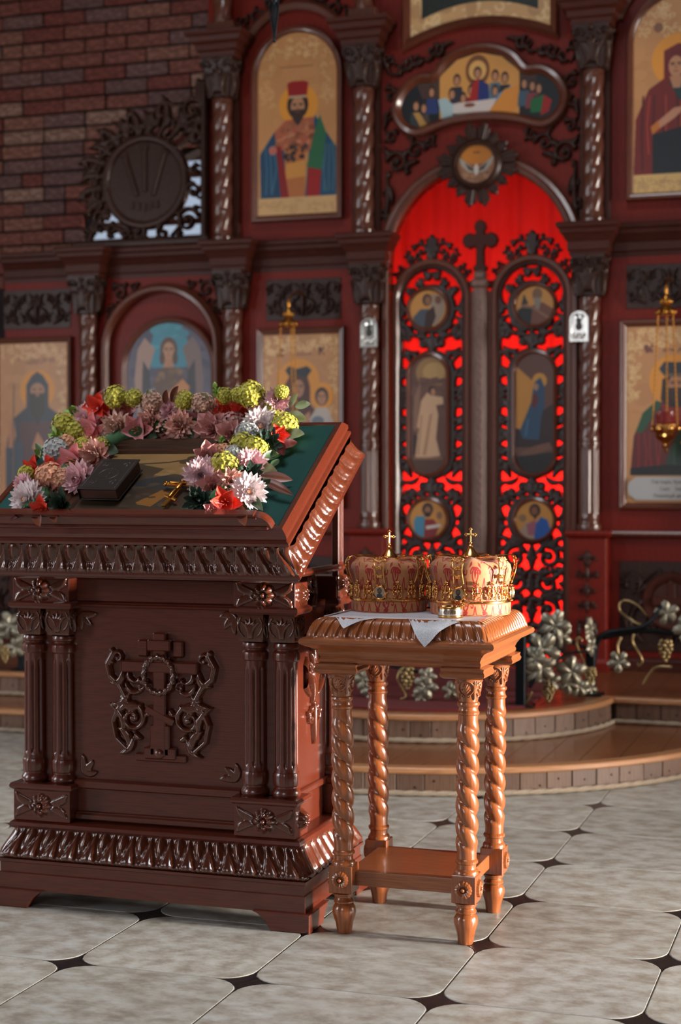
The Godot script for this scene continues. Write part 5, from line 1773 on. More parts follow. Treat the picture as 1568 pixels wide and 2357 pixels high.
func icons() -> void:
	# bishop, upper tier
	var p := gold_ground(300, 640, 31)
	p.curls(46, 0.05, 0.04, 0.95, 0.14, 0.035, Color(0.84, 0.69, 0.48)); p.curls(24, 0.05, 0.14, 0.22, 0.4, 0.035, Color(0.80, 0.63, 0.42)); p.curls(24, 0.8, 0.14, 0.95, 0.4, 0.035, Color(0.80, 0.63, 0.42)); p.line([[0.3, 0.19], [0.7, 0.19]], 0.02, Color(0.62, 0.42, 0.25))
	halo(p, 0.52, 0.40, 0.24)
	p.poly([[0.04, 0.66], [0.22, 0.54], [0.34, 0.6], [0.36, 0.9], [0.05, 0.9]], Color(0.10, 0.26, 0.38)); p.poly([[0.72, 0.46], [0.98, 0.64], [0.98, 0.9], [0.6, 0.9], [0.66, 0.6]], Color(0.10, 0.28, 0.40))
	folds(p, 4, 0.08, 0.62, 0.3, 0.88, Color(0.22, 0.40, 0.50)); folds(p, 4, 0.8, 0.62, 0.96, 0.88, Color(0.24, 0.40, 0.45))
	p.poly([[0.22, 0.54], [0.36, 0.48], [0.7, 0.47], [0.74, 0.62], [0.56, 0.68], [0.25, 0.63]], Color(0.66, 0.36, 0.25)); p.dabs(50, 0.26, 0.5, 0.7, 0.64, Color(0.62, 0.38, 0.26), 0.16, 0.04, 0.012)
	p.poly([[0.34, 0.62], [0.6, 0.64], [0.6, 0.9], [0.38, 0.9]], Color(0.70, 0.42, 0.22)); p.poly([[0.36, 0.72], [0.60, 0.70], [0.60, 0.79], [0.37, 0.8]], Color(0.80, 0.56, 0.26)); p.dabs(26, 0.36, 0.62, 0.62, 0.70, Color(0.24, 0.17, 0.16), 0.1, 0.03, 0.01)
	p.poly([[0.24, 0.62], [0.3, 0.62], [0.4, 0.9], [0.3, 0.9]], Color(0.52, 0.08, 0.08)); p.poly([[0.64, 0.74], [0.80, 0.74], [0.78, 0.9], [0.62, 0.9]], Color(0.60, 0.09, 0.08))
	p.poly([[0.78, 0.46], [0.86, 0.56], [0.80, 0.76], [0.62, 0.74], [0.7, 0.58]], Color(0.16, 0.40, 0.26)); p.ell(0.2, 0.64, 0.05, 0.025, Color(0.72, 0.42, 0.36))
	head(p, 0.51, 0.40, 0.13, Color(0.18, 0.12, 0.10), true); p.poly([[0.40, 0.36], [0.38, 0.28], [0.44, 0.27], [0.58, 0.27], [0.64, 0.28], [0.62, 0.36]], Color(0.58, 0.10, 0.10)); p.line([[0.40, 0.355], [0.62, 0.355]], 0.03, Color(0.7, 0.62, 0.5))
	p.poly([[0, 0.90], [1, 0.90], [1, 1], [0, 1]], Color(0.80, 0.65, 0.44)); p.curls(40, 0.03, 0.92, 0.97, 0.98, 0.03, Color(0.72, 0.57, 0.38))
	icon_board("icon_painting", "arched gold icon of a bishop in red mitre and blue mantle, upper tier", -1.305, 2.76, -0.817, 3.80, true, p, 0.032)
	# woman in a red veil, upper right
	p = gold_ground(300, 640, 32)
	p.curls(60, 0.05, 0.03, 0.95, 0.2, 0.035, Color(0.85, 0.72, 0.52)); p.ell(0.28, 0.16, 0.05, 0.025, Color(0.5, 0.34, 0.24))
	halo(p, 0.5, 0.33, 0.29)
	p.poly([[0.02, 0.9], [0.04, 0.62], [0.18, 0.47], [0.34, 0.42], [0.34, 0.28], [0.5, 0.245], [0.68, 0.28], [0.68, 0.42], [0.9, 0.5], [0.98, 0.9]], Color(0.42, 0.10, 0.09)); folds(p, 7, 0.06, 0.5, 0.9, 0.88, Color(0.26, 0.06, 0.06)); folds(p, 4, 0.1, 0.5, 0.8, 0.8, Color(0.58, 0.2, 0.12))
	p.poly([[0.4, 0.44], [0.6, 0.44], [0.52, 0.54]], Color(0.08, 0.22, 0.22)); p.poly([[0.22, 0.7], [0.6, 0.66], [0.75, 0.9], [0.22, 0.9]], Color(0.06, 0.09, 0.12))
	head(p, 0.47, 0.35, 0.12, Color(0.40, 0.09, 0.09), false); p.poly([[0.40, 0.41], [0.54, 0.41], [0.52, 0.47], [0.44, 0.47]], Color(0.70, 0.50, 0.36)); p.poly([[0.26, 0.64], [0.45, 0.57], [0.6, 0.56], [0.46, 0.62], [0.3, 0.67]], Color(0.72, 0.52, 0.40)); p.poly([[0.2, 0.66], [0.28, 0.63], [0.30, 0.67], [0.22, 0.7]], Color(0.72, 0.42, 0.16)); p.ell(0.82, 0.55, 0.16, 0.11, Color(0.62, 0.42, 0.3))
	p.poly([[0, 0.90], [1, 0.90], [1, 1], [0, 1]], Color(0.80, 0.66, 0.42)); p.curls(40, 0.03, 0.92, 0.97, 0.98, 0.035, Color(0.68, 0.55, 0.36))
	icon_board("icon_painting", "arched gold icon of a woman in a dark red veil, upper right tier", 0.832, 2.77, 1.32, 3.81, true, p, 0.032)
	# monk, lower left
	p = gold_ground(320, 640, 33)
	p.curls(60, 0.03, 0.02, 0.97, 0.12, 0.035, Color(0.86, 0.71, 0.5)); p.curls(30, 0.86, 0.1, 0.97, 0.5, 0.03, Color(0.86, 0.71, 0.5)); p.dabs(26, 0.28, 0.105, 0.84, 0.135, Color(0.62, 0.42, 0.27), 0.05, 0.02, 0.012)
	halo(p, 0.56, 0.30, 0.25)
	p.poly([[0.12, 0.62], [0.2, 0.48], [0.42, 0.4], [0.70, 0.4], [0.92, 0.47], [1.0, 0.6], [1.0, 1.0], [0.1, 1.0]], Color(0.20, 0.22, 0.26)); p.poly([[0.3, 0.5], [0.9, 0.5], [0.94, 0.75], [0.80, 1.0], [0.4, 1.0], [0.34, 0.7]], Color(0.33, 0.19, 0.19)); folds(p, 6, 0.3, 0.6, 0.9, 0.97, Color(0.24, 0.18, 0.2))
	p.poly([[0.10, 0.66], [0.34, 0.62], [0.4, 1.0], [0.1, 1.0]], Color(0.20, 0.26, 0.32)); p.poly([[0.62, 0.8], [0.9, 0.76], [0.95, 1.0], [0.6, 1.0]], Color(0.16, 0.28, 0.36))
	p.poly([[0.40, 0.42], [0.40, 0.27], [0.48, 0.21], [0.56, 0.185], [0.64, 0.21], [0.72, 0.27], [0.72, 0.42], [0.84, 0.5], [0.30, 0.5]], Color(0.20, 0.23, 0.26)); p.ell(0.56, 0.305, 0.10, 0.05, Color(0.68, 0.50, 0.37)); p.poly([[0.45, 0.32], [0.67, 0.32], [0.66, 0.44], [0.56, 0.52], [0.46, 0.44]], Color(0.21, 0.17, 0.16)); p.ell(0.56, 0.33, 0.03, 0.012, Color(0.6, 0.42, 0.32))
	for s in [-1, 1]: p.ell(0.56 + s * 0.045, 0.295, 0.02, 0.006, Color(0.2, 0.14, 0.12))
	p.poly([[0.15, 0.5], [0.22, 0.48], [0.25, 0.58], [0.2, 0.66], [0.14, 0.66]], Color(0.70, 0.48, 0.34)); p.poly([[0.48, 0.66], [0.56, 0.56], [0.64, 0.62], [0.72, 0.7], [0.6, 0.72]], Color(0.72, 0.50, 0.34)); p.line([[0.22, 0.26], [0.2, 0.9]], 0.018, Color(0.45, 0.34, 0.24))
	icon_board("icon_painting", "gold icon of a bearded monk in a dark hood at the far left", -2.985, 1.12, -2.515, 2.085, false, p, 0.028)
	# winged figure on the arched side door
	p = Paint.new(340, 660, Color(0.30, 0.28, 0.34), 34)
	p.dabs(120, 0, 0, 1, 1, Color(0.27, 0.26, 0.34), 0.07, 0.12, 0.025, 0.3); p.poly([[0.34, 0.0], [0.66, 0.0], [0.66, 0.06], [0.72, 0.1], [0.74, 0.18], [0.7, 0.24], [0.3, 0.24], [0.26, 0.16], [0.32, 0.08]], Color(0.16, 0.52, 0.60)); p.dabs(16, 0.34, 0.02, 0.68, 0.16, Color(0.22, 0.55, 0.62), 0.06, 0.06, 0.02)
	for s in [-1, 1]:
		p.poly([[0.5 + s * 0.16, 0.14], [0.5 + s * 0.28, 0.08], [0.5 + s * 0.36, 0.14], [0.5 + s * 0.40, 0.3], [0.5 + s * 0.36, 0.5], [0.5 + s * 0.2, 0.55], [0.5 + s * 0.26, 0.3]], Color(0.62, 0.50, 0.44) if s < 0 else Color(0.46, 0.38, 0.36)); p.poly([[0.5 + s * 0.22, 0.26], [0.5 + s * 0.3, 0.2], [0.5 + s * 0.32, 0.5], [0.5 + s * 0.2, 0.55]], Color(0.14, 0.14, 0.17))
	p.poly([[0.32, 0.32], [0.40, 0.24], [0.6, 0.24], [0.7, 0.32], [0.72, 0.5], [0.70, 0.8], [0.3, 0.8], [0.34, 0.5]], Color(0.34, 0.23, 0.16)); p.dabs(30, 0.36, 0.25, 0.66, 0.42, Color(0.42, 0.30, 0.18), 0.1, 0.03, 0.012)
	p.poly([[0.38, 0.42], [0.66, 0.30], [0.74, 0.34], [0.68, 0.46], [0.46, 0.54]], Color(0.76, 0.50, 0.26)); p.poly([[0.24, 0.36], [0.34, 0.34], [0.36, 0.6], [0.26, 0.62]], Color(0.44, 0.47, 0.52)); p.poly([[0.36, 0.54], [0.68, 0.48], [0.66, 0.9], [0.36, 0.9]], Color(0.5, 0.2, 0.16))
	head(p, 0.5, 0.145, 0.10, Color(0.30, 0.18, 0.11), false); p.poly([[0.46, 0.19], [0.54, 0.19], [0.56, 0.24], [0.44, 0.24]], Color(0.68, 0.47, 0.33))
	for s in [-1, 1]: p.ell(0.5 + s * 0.075, 0.19, 0.03, 0.035, Color(0.28, 0.17, 0.11))
	icon_board("icon_painting", "arched blue icon of a winged figure on the side door behind the garland", -2.125, 1.06, -1.575, 2.178, true, p, 0.03, -0.035)
	# mother and child
	p = gold_ground(320, 640, 35)
	p.curls(80, 0.03, 0.02, 0.97, 0.11, 0.035, Color(0.86, 0.71, 0.5))
	for s in [0.08, 0.92]: p.curls(36, s - 0.06, 0.1, s + 0.06, 0.6, 0.03, Color(0.86, 0.71, 0.5))
	p.dabs(14, 0.2, 0.09, 0.27, 0.135, Color(0.42, 0.24, 0.18), 0.04, 0.012, 0.008); p.dabs(14, 0.73, 0.09, 0.80, 0.135, Color(0.42, 0.24, 0.18), 0.04, 0.012, 0.008); p.line([[0.37, 0.125], [0.64, 0.125]], 0.014, Color(0.5, 0.32, 0.22))
	halo(p, 0.47, 0.285, 0.27); halo(p, 0.77, 0.37, 0.155)
	p.poly([[0.30, 0.3], [0.36, 0.25], [0.58, 0.25], [0.62, 0.32], [0.62, 0.42], [0.85, 0.55], [0.95, 1.0], [0.05, 1.0], [0.12, 0.55], [0.30, 0.42]], Color(0.32, 0.16, 0.13)); folds(p, 7, 0.1, 0.5, 0.9, 0.97, Color(0.2, 0.09, 0.08))
	p.poly([[0.36, 0.26], [0.30, 0.22], [0.34, 0.195], [0.46, 0.21], [0.58, 0.195], [0.64, 0.22], [0.58, 0.26]], Color(0.14, 0.16, 0.19)); head(p, 0.47, 0.315, 0.11, Color(0.30, 0.17, 0.12), false)
	p.poly([[0.62, 0.5], [0.7, 0.44], [0.84, 0.44], [0.92, 0.52], [0.9, 0.62], [0.62, 0.64]], Color(0.74, 0.70, 0.66)); p.ell(0.72, 0.52, 0.08, 0.03, Color(0.42, 0.48, 0.52)); head(p, 0.77, 0.375, 0.085, Color(0.24, 0.14, 0.10), false)
	p.poly([[0.5, 0.5], [0.62, 0.46], [0.62, 0.52], [0.54, 0.56]], Color(0.72, 0.52, 0.40))
	icon_board("icon_painting", "gold icon of a crowned mother and child behind the lectern", -1.272, 1.125, -0.805, 2.09, false, p, 0.032)
	# crowned figure, lower right
	p = gold_ground(320, 640, 36)
	p.curls(90, 0.03, 0.02, 0.97, 0.12, 0.035, Color(0.86, 0.71, 0.5)); p.curls(50, 0.02, 0.1, 0.16, 0.42, 0.032, Color(0.86, 0.71, 0.5)); p.curls(40, 0.86, 0.1, 0.98, 0.5, 0.032, Color(0.86, 0.71, 0.5))
	p.dabs(20, 0.21, 0.11, 0.30, 0.145, Color(0.45, 0.25, 0.2), 0.03, 0.014, 0.01); p.dabs(20, 0.42, 0.135, 0.68, 0.15, Color(0.52, 0.33, 0.24), 0.03, 0.014, 0.006)
	halo(p, 0.56, 0.31, 0.29)
	p.poly([[0.06, 0.84], [0.10, 0.62], [0.2, 0.5], [0.36, 0.43], [0.76, 0.43], [0.92, 0.5], [1.0, 0.7], [1.0, 0.84]], Color(0.34, 0.09, 0.08)); p.poly([[0.12, 0.6], [0.2, 0.49], [0.36, 0.42], [0.42, 0.44], [0.3, 0.52], [0.2, 0.6]], Color(0.12, 0.30, 0.19)); p.poly([[0.62, 0.58], [0.76, 0.46], [0.95, 0.52], [1.0, 0.84], [0.42, 0.84], [0.5, 0.7]], Color(0.13, 0.22, 0.17))
	p.poly([[0.4, 0.44], [0.74, 0.44], [0.7, 0.56], [0.5, 0.58]], Color(0.50, 0.10, 0.09)); folds(p, 5, 0.12, 0.6, 0.44, 0.82, Color(0.48, 0.11, 0.08)); folds(p, 4, 0.5, 0.66, 0.95, 0.82, Color(0.22, 0.32, 0.22)); p.poly([[0.06, 0.80], [0.5, 0.78], [1.0, 0.8], [1.0, 0.84], [0.06, 0.84]], Color(0.08, 0.10, 0.10))
	p.poly([[0.62, 0.66], [0.74, 0.58], [0.8, 0.62], [0.72, 0.7]], Color(0.70, 0.50, 0.38)); p.poly([[0.68, 0.69], [0.9, 0.66], [0.92, 0.72], [0.7, 0.74]], Color(0.32, 0.48, 0.58))
	p.poly([[0.42, 0.30], [0.40, 0.42], [0.5, 0.46], [0.66, 0.46], [0.74, 0.42], [0.72, 0.30]], Color(0.16, 0.11, 0.09)); head(p, 0.57, 0.325, 0.13, Color(0.17, 0.12, 0.10), true); p.poly([[0.44, 0.285], [0.38, 0.245], [0.44, 0.205], [0.57, 0.21], [0.70, 0.205], [0.76, 0.245], [0.70, 0.285]], Color(0.15, 0.19, 0.23)); p.line([[0.44, 0.28], [0.70, 0.28]], 0.04, Color(0.42, 0.35, 0.28))
	icon_board("icon_painting", "gold icon of a crowned bearded figure in red and green, behind the hanging lamp", 0.80, 1.127, 1.27, 2.075, false, p, 0.032)
	# name plate at its foot
	var pl := thing("plaque", "pale metal plaque with three engraved lines at the foot of the right icon", "plaque", "", Vector3(CX + 1.06, 1.208, IZ - 0.034))
	var q := PackedVector2Array()
	for k in 9: q.append(Vector2(0.225 + 0.018 * cos(-PI / 2 + PI * k / 8), 0.042 * sin(-PI / 2 + PI * k / 8)))
	q.append(Vector2(0.20, 0.062)); q.append(Vector2(-0.20, 0.062))
	for k in 9: q.append(Vector2(-0.225 - 0.018 * cos(PI / 2 - PI * k / 8), 0.042 * sin(PI / 2 - PI * k / 8)))
	q.append(Vector2(-0.20, -0.062)); q.append(Vector2(0.20, -0.062))
	var pm := MB.new(); pm.prism(q, 0.0, 0.006, 0.001, true)
	part(pl, "plate", pm, mat("plate", Color(0.68, 0.68, 0.67), 0.42, 0.35))
	mat("ink", Color(0.25, 0.24, 0.24), 0.7)
	for k in 3:
		var tm := TextMesh.new()
		tm.text = ["Пастырь Христов Б", "Сын    Завет", "Помилуй дя Спас"][k]
		tm.font_size = 24; tm.pixel_size = 0.0011; tm.depth = 0.001
		var sf := SystemFont.new(); sf.font_names = PackedStringArray(["Droid Sans"]); tm.font = sf
		var o := MeshInstance3D.new(); o.name = "engraved_line"; o.mesh = tm; o.material_override = M.ink; o.position = Vector3(0.0, 0.036 - k * 0.037, 0.0065)
		pl.add_child(o, true)
	cartouche()
	top_icon()
	# little silver icons hung on the columns beside the doors
	for s in [-1, 1]:
		var o := thing("silver_icon", ["small arched silver icon on the column left of the royal doors", "small arched silver icon on the column right of the royal doors"][0 if s < 0 else 1], "icon", "small silver icons", Vector3(CX + (-0.598 if s < 0 else 0.57), 0, IZ + 0.062))
		var bq := flat(frame_path(-0.05, 1.99, 0.05, 2.152, true))
		var b := MB.new(); b.prism(bq, -0.006, 0.006, 0.002, true)
		part(o, "plate", b, M.silver)
		var rim := MB.new(); rim.sweep(V2([[0.0, 0.004], [0.0, 0.012], [-0.01, 0.012], [-0.014, 0.006]]), frame_path(-0.05, 1.99, 0.05, 2.152, true), Vector3(0, 0, 1), true)
		part(o, "rim", rim, M.silver)
		var fg := MB.new(); fg.ball(Vector3(0.0, 2.098, 0.008), Vector3(0.014, 0.02, 0.006)); fg.ball(Vector3(0, 2.07, 0.006), Vector3(0.019, 0.022, 0.005))
		part(o, "figure", fg, M.ink)
		var hb := MB.new()
		for e in [-1, 1]: hb.ball(Vector3(e * 0.016, 2.022, 0.006), Vector3(0.02, 0.016, 0.01))
		hb.ball(Vector3(0, 2.12, 0.004), Vector3(0.028, 0.022, 0.006))
		part(o, "embossing", hb, M.silver)

func cartouche() -> void:
	var o := thing("icon_painting", "shaped icon of a supper at a white table, above the royal doors", "icon", "icons of the iconostasis", Vector3(CX, 0, IZ - 0.05))
	var q := PackedVector2Array()
	var ctrl := [[-0.35, 3.205], [-0.42, 3.245], [-0.447, 3.32], [-0.41, 3.40], [-0.34, 3.45], [-0.265, 3.452], [-0.225, 3.475], [-0.17, 3.54], [-0.09, 3.58], [0.0, 3.592], [0.09, 3.58], [0.17, 3.54], [0.225, 3.475], [0.265, 3.452], [0.34, 3.45], [0.41, 3.40], [0.447, 3.32], [0.42, 3.245], [0.35, 3.205], [0.24, 3.235], [0.12, 3.258], [0.0, 3.265], [-0.12, 3.258], [-0.24, 3.235]]
	ctrl.reverse()
	for k in ctrl.size():
		var n := ctrl.size()
		var a = ctrl[(k + n - 1) % n]; var b0 = ctrl[k]; var c0 = ctrl[(k + 1) % n]; var d = ctrl[(k + 2) % n]
		for i in 4: q.append(Vector2(b0[0], b0[1]).cubic_interpolate(Vector2(c0[0], c0[1]), Vector2(a[0], a[1]), Vector2(d[0], d[1]), i / 4.0))
	var p := Paint.new(600, 260, Color(0.07, 0.10, 0.12), 41)
	p.poly([[0.25, 1.0], [0.25, 0.3], [0.36, 0.08], [0.5, 0.0], [0.64, 0.08], [0.75, 0.3], [0.75, 1.0]], Color(0.80, 0.58, 0.30)); p.poly([[0.1, 0.35], [0.25, 0.32], [0.25, 0.6], [0.14, 0.6]], Color(0.27, 0.19, 0.16)); p.poly([[0.75, 0.35], [0.86, 0.35], [0.84, 0.6], [0.75, 0.5]], Color(0.25, 0.18, 0.15))
	p.ell(0.49, 0.25, 0.075, 0.22, Color(0.45, 0.28, 0.16)); p.ell(0.49, 0.25, 0.055, 0.14, Color(0.84, 0.66, 0.38))
	for h in [[0.49, 0.28, 0.022, 0.5, 0.2, 0.12, 0.12], [0.36, 0.36, 0.02, 0.36, 0.16, 0.17, 0.22], [0.60, 0.34, 0.02, 0.6, 0.32, 0.42, 0.48], [0.66, 0.38, 0.02, 0.66, 0.12, 0.16, 0.18], [0.33, 0.55, 0.02, 0.33, 0.20, 0.16, 0.2], [0.45, 0.52, 0.018, 0.45, 0.5, 0.14, 0.13], [0.40, 0.62, 0.018, 0.4, 0.16, 0.38, 0.2], [0.60, 0.55, 0.018, 0.6, 0.25, 0.4, 0.55], [0.2, 0.5, 0.018, 0.2, 0.16, 0.22, 0.42], [0.1, 0.68, 0.02, 0.1, 0.2, 0.22, 0.24], [0.15, 0.72, 0.018, 0.15, 0.3, 0.24, 0.2], [0.78, 0.48, 0.018, 0.78, 0.25, 0.35, 0.42], [0.83, 0.52, 0.018, 0.83, 0.5, 0.22, 0.25], [0.87, 0.56, 0.018, 0.87, 0.3, 0.2, 0.2]]:
		p.poly([[h[0] - 0.045, h[1] + 0.32], [h[0] - 0.03, h[1] + 0.1], [h[0] + 0.03, h[1] + 0.1], [h[0] + 0.045, h[1] + 0.32]], Color(h[4], h[5], h[6])); p.ell(h[0], h[1], h[2] * 1.15, 0.085, Color(0.2, 0.13, 0.1)); p.ell(h[0], h[1] + 0.015, h[2] * 0.8, 0.06, Color(0.70, 0.50, 0.37))
	p.poly([[0.46, 0.42], [0.5, 0.36], [0.5, 0.68], [0.44, 0.66]], Color(0.62, 0.12, 0.12)); p.poly([[0.5, 0.38], [0.56, 0.46], [0.56, 0.68], [0.49, 0.68]], Color(0.12, 0.18, 0.42)); p.poly([[0.30, 0.70], [0.62, 0.66], [0.66, 0.74], [0.56, 0.84], [0.34, 0.84]], Color(0.80, 0.76, 0.74)); p.ell(0.44, 0.73, 0.035, 0.03, Color(0.45, 0.25, 0.18))
	p.poly([[0.24, 0.62], [0.29, 0.60], [0.34, 0.72], [0.33, 0.92], [0.27, 0.93]], Color(0.64, 0.74, 0.76)); p.poly([[0.62, 0.6], [0.70, 0.5], [0.66, 0.74], [0.58, 0.80]], Color(0.38, 0.56, 0.72)); p.poly([[0.66, 0.54], [0.745, 0.5], [0.74, 0.8], [0.68, 0.9], [0.56, 0.84]], Color(0.82, 0.54, 0.22))
	p.poly([[0.08, 0.78], [0.12, 0.78], [0.18, 1.0], [0.13, 1.0]], Color(0.70, 0.54, 0.28)); p.poly([[0.82, 0.72], [0.9, 0.66], [0.9, 0.9], [0.82, 0.9]], Color(0.10, 0.40, 0.22)); p.poly([[0.9, 0.66], [0.95, 0.74], [0.93, 0.9], [0.88, 0.95]], Color(0.60, 0.10, 0.09))
	var b := MB.new(); b.prism(q, 0.0, 0.012, 0.0)
	part(o, "painting", b, painted_mat(p))
	var path := PackedVector3Array()
	for v in q: path.append(Vector3(v.x, v.y, 0))
	if flat_area(q) < 0: path.reverse()
	var f := MB.new(); f.sweep(V2([[0.052, -0.01], [0.052, 0.02], [0.04, 0.04], [0.02, 0.045], [0.006, 0.03], [-0.004, 0.016], [-0.004, 0.0]]), path, Vector3(0, 0, 1), true)
	part(o, "frame", f, M.screen_frame)

func flat_area(q: PackedVector2Array) -> float:
	var a := 0.0
	for k in q.size(): a += q[k].cross(q[(k + 1) % q.size()])
	return a

func top_icon() -> void:
	var o := thing("icon_painting", "dark green icon with gold border and curved foot at the top edge", "icon", "icons of the iconostasis", Vector3(CX, 0, IZ - 0.05))
	var mk := func(x: float, y0: float, rise: float, y1: float) -> PackedVector2Array:
		var q := PackedVector2Array()
		for k in 13:
			var t := k / 6.0 - 1.0
			q.append(Vector2(x * t, y0 + rise * (1.0 - t * t)))
		q.append(Vector2(x, y1)); q.append(Vector2(-x, y1))
		return q
	var p := Paint.new(256, 256, Color(0.80, 0.64, 0.44), 51)
	p.curls(160, 0.0, 0.0, 1.0, 1.0, 0.04, Color(0.90, 0.78, 0.58)); p.dabs(60, 0, 0, 1, 1, Color(0.76, 0.6, 0.42), 0.04, 0.04, 0.04)
	var b := MB.new(); var oq: PackedVector2Array = mk.call(0.395, 3.70, 0.085, 4.6)
	b.prism(oq, 0.0, 0.012, 0.0)
	part(o, "gold_border", b, painted_mat(p))
	var d := MB.new(); d.prism(mk.call(0.325, 3.80, 0.07, 4.6), 0.012, 0.014, 0.0)
	part(o, "painting", d, mat("deep_green", Color(0.10, 0.16, 0.13), 0.4, 0.0, M.speck, Vector3(5, 5, 5)))
	var path := PackedVector3Array()
	for v in oq: path.append(Vector3(v.x, v.y, 0))
	if flat_area(oq) < 0: path.reverse()
	var f := MB.new(); f.sweep(V2([[0.045, -0.01], [0.045, 0.02], [0.03, 0.04], [0.008, 0.03], [-0.004, 0.016], [-0.004, 0.0]]), path, Vector3(0, 0, 1), true)
	part(o, "frame", f, M.screen_frame)
# ------------------------------------------------------------------ crowns, napkin and ring on the table
func crowns() -> void:
	var cream := Color(0.72, 0.49, 0.31)
	var p := Paint.new(1024, 384, cream, 61)
	p.dabs(160, 0, 0, 1, 1, cream, 0.04, 0.02, 0.03)
	var red := Color(0.60, 0.07, 0.035)
	for k in 9:
		for j in 3:
			var x := (k + 0.5 * (j % 2) + 0.25) / 9.0
			var y := (j + 0.5) / 3.0
			for s in [-1, 1]:
				var q := []
				for i in 13:
					var t := i / 12.0
					var a: float = PI * 0.5 + s * t * 4.8
					q.append([x + cos(a) * 0.036 * (1.0 - 0.66 * t) + s * 0.012, y + (sin(a) * 0.036 * (1.0 - 0.66 * t)) * 2.67 - 0.02])
				p.line(q, 0.0065, red)
				p.line([[x, y + 0.17], [x + s * 0.02, y + 0.12], [x + s * 0.046, y + 0.11], [x + s * 0.055, y + 0.02]], 0.005, red)
				p.poly([[x + s * 0.016, y - 0.15], [x + s * 0.028, y - 0.12], [x + s * 0.034, y - 0.07], [x + s * 0.018, y - 0.1]], red)
			p.poly([[x, y - 0.08], [x + 0.007, y - 0.03], [x, y + 0.03], [x - 0.007, y - 0.03]], red); p.ell(x, y + 0.10, 0.010, 0.026, red)
	p.curls(60, 0, 0, 1, 1, 0.014, red)
	var fab := painted_mat(p)
	fab.resource_name = "brocade"; fab.roughness = 0.62; fab.texture_repeat = true; fab.rim_enabled = true; fab.rim = 0.35; fab.rim_tint = 0.6
	# fabric cap
	var capm := MB.new()
	var prof := V2([[0.110, 0.0], [0.113, 0.006], [0.114, 0.03], [0.112, 0.038], [0.108, 0.045], [0.107, 0.07], [0.110, 0.10], [0.115, 0.125], [0.112, 0.143], [0.10, 0.153], [0.08, 0.157], [0.05, 0.152], [0.02, 0.142], [0.0, 0.140]])
	var g := PackedVector3Array()
	var uv := PackedVector2Array()
	for i in 97:
		var a := TAU * i / 96
		for k in prof.size():
			var y := prof[k].y
			var puff := 1.0 + (0.035 * absf(sin(a * 3.0)) - 0.02) * smoothstep(0.05, 0.11, y)
			g.append(Vector3(sin(a) * prof[k].x * puff, y + 0.006 * sin(a * 6.0) * smoothstep(0.12, 0.15, y), cos(a) * prof[k].x * puff))
			uv.append(Vector2(i / 96.0 * 1.5, 1.0 - k / 13.0))
	capm.grid(g, 97, prof.size(), Vector3.ZERO, uv)
	# gold openwork band, arches and medallion rims
	var R := 0.1165
	var unit := TAU * R / 8.0
	var band := Carve.new(-0.024, 0.0, 0.024, 0.064, 0.0015)
	band.mirror = true
	band.scroll(0.0115, 0.018, 0.008, 1.2, -1.2, 0.0022, 1); band.scroll(0.0125, 0.042, 0.008, -1.2, 1.2, 0.0022, 1); band.scroll(0.006, 0.055, 0.005, 1.0, 1.1, 0.0018, 0)
	band.drop(Vector2(0, 0.022), Vector2(0, 0.050), 0.0045); band.drop(Vector2(0.0, 0.03), Vector2(0.014, 0.031), 0.003); band.stroke(V2([[0.0, 0.006], [0.022, 0.006]]), 0.0022, 0.0022); band.disc(0.0, 0.060, 0.0035); band.disc(0.021, 0.030, 0.0035)
	var bm := MB.new()
	for k in 8:
		if k % 2 == 0: continue
		for w in [-0.5, 0.0, 0.5]: band.mesh(bm, 0.003, 0.002, 0.0012, func(q): 
			var a: float = ((k + w) * unit + q.x * 0.66) / R
			return Vector3(sin(a) * (R + q.z), 0.034 + q.y, cos(a) * (R + q.z)))
	var hoop := MB.new()
	hoop.lathe(V2([[R - 0.001, 0.034], [R + 0.002, 0.036], [R + 0.002, 0.040], [R - 0.001, 0.042]]), 64)
	var arch := Carve.new(-0.02, 0.0, 0.02, 0.20, 0.002)
	arch.mirror = true
	arch.stroke(V2([[0.014, 0.0], [0.012, 0.04], [0.016, 0.07], [0.012, 0.10], [0.008, 0.15], [0.006, 0.195]]), 0.0022, 0.002)
	for k in 4: arch.scroll(0.005, 0.02 + k * 0.03, 0.006, 1.0 + k, 1.2, 0.002, 1)
	arch.drop(Vector2(0, 0.125), Vector2(0, 0.17), 0.004); arch.scroll(0.011, 0.088, 0.008, 2.0, -1.1, 0.0024, 2); arch.disc(0.0, 0.105, 0.006)
	var am := MB.new()
	for k in 6:
		var a0 := TAU * k / 6 - 0.05
		arch.mesh(am, 0.003, 0.002, 0.0012, func(q):
			var t: float = clampf(q.y / 0.2, 0, 1)
			var rr := 0.117 + 0.014 * sin(PI * clampf(t / 0.6, 0, 1)) if t < 0.5 else lerpf(0.1281, 0.012, smoothstep(0.5, 1.0, t) * 0.6 + (t - 0.5) * 0.8)
			var yy := 0.09 + 0.076 * sin(clampf(t / 0.62, 0, 1) * PI / 2) - 0.010 * smoothstep(0.62, 1.0, t)
			rr += q.z * (1.0 - t)
			yy += q.z * t
			var d := Vector3(sin(a0), 0, cos(a0))
			return d * rr + Vector3(cos(a0), 0, -sin(a0)) * q.x + Vector3(0, yy, 0))
	var orb := MB.new()
	orb.lathe(V2([[0.0, 0.136], [0.032, 0.138], [0.028, 0.142], [0.023, 0.147], [0.027, 0.152], [0.0285, 0.158], [0.025, 0.166], [0.014, 0.177], [0.008, 0.186], [0.007, 0.190], [0.009, 0.192], [0.006, 0.195], [0.0, 0.196]]), 24)
	var cross := MB.new()
	cross.ball(Vector3(0, 0.2, 0), Vector3(0.005, 0.005, 0.005), 8, 6)
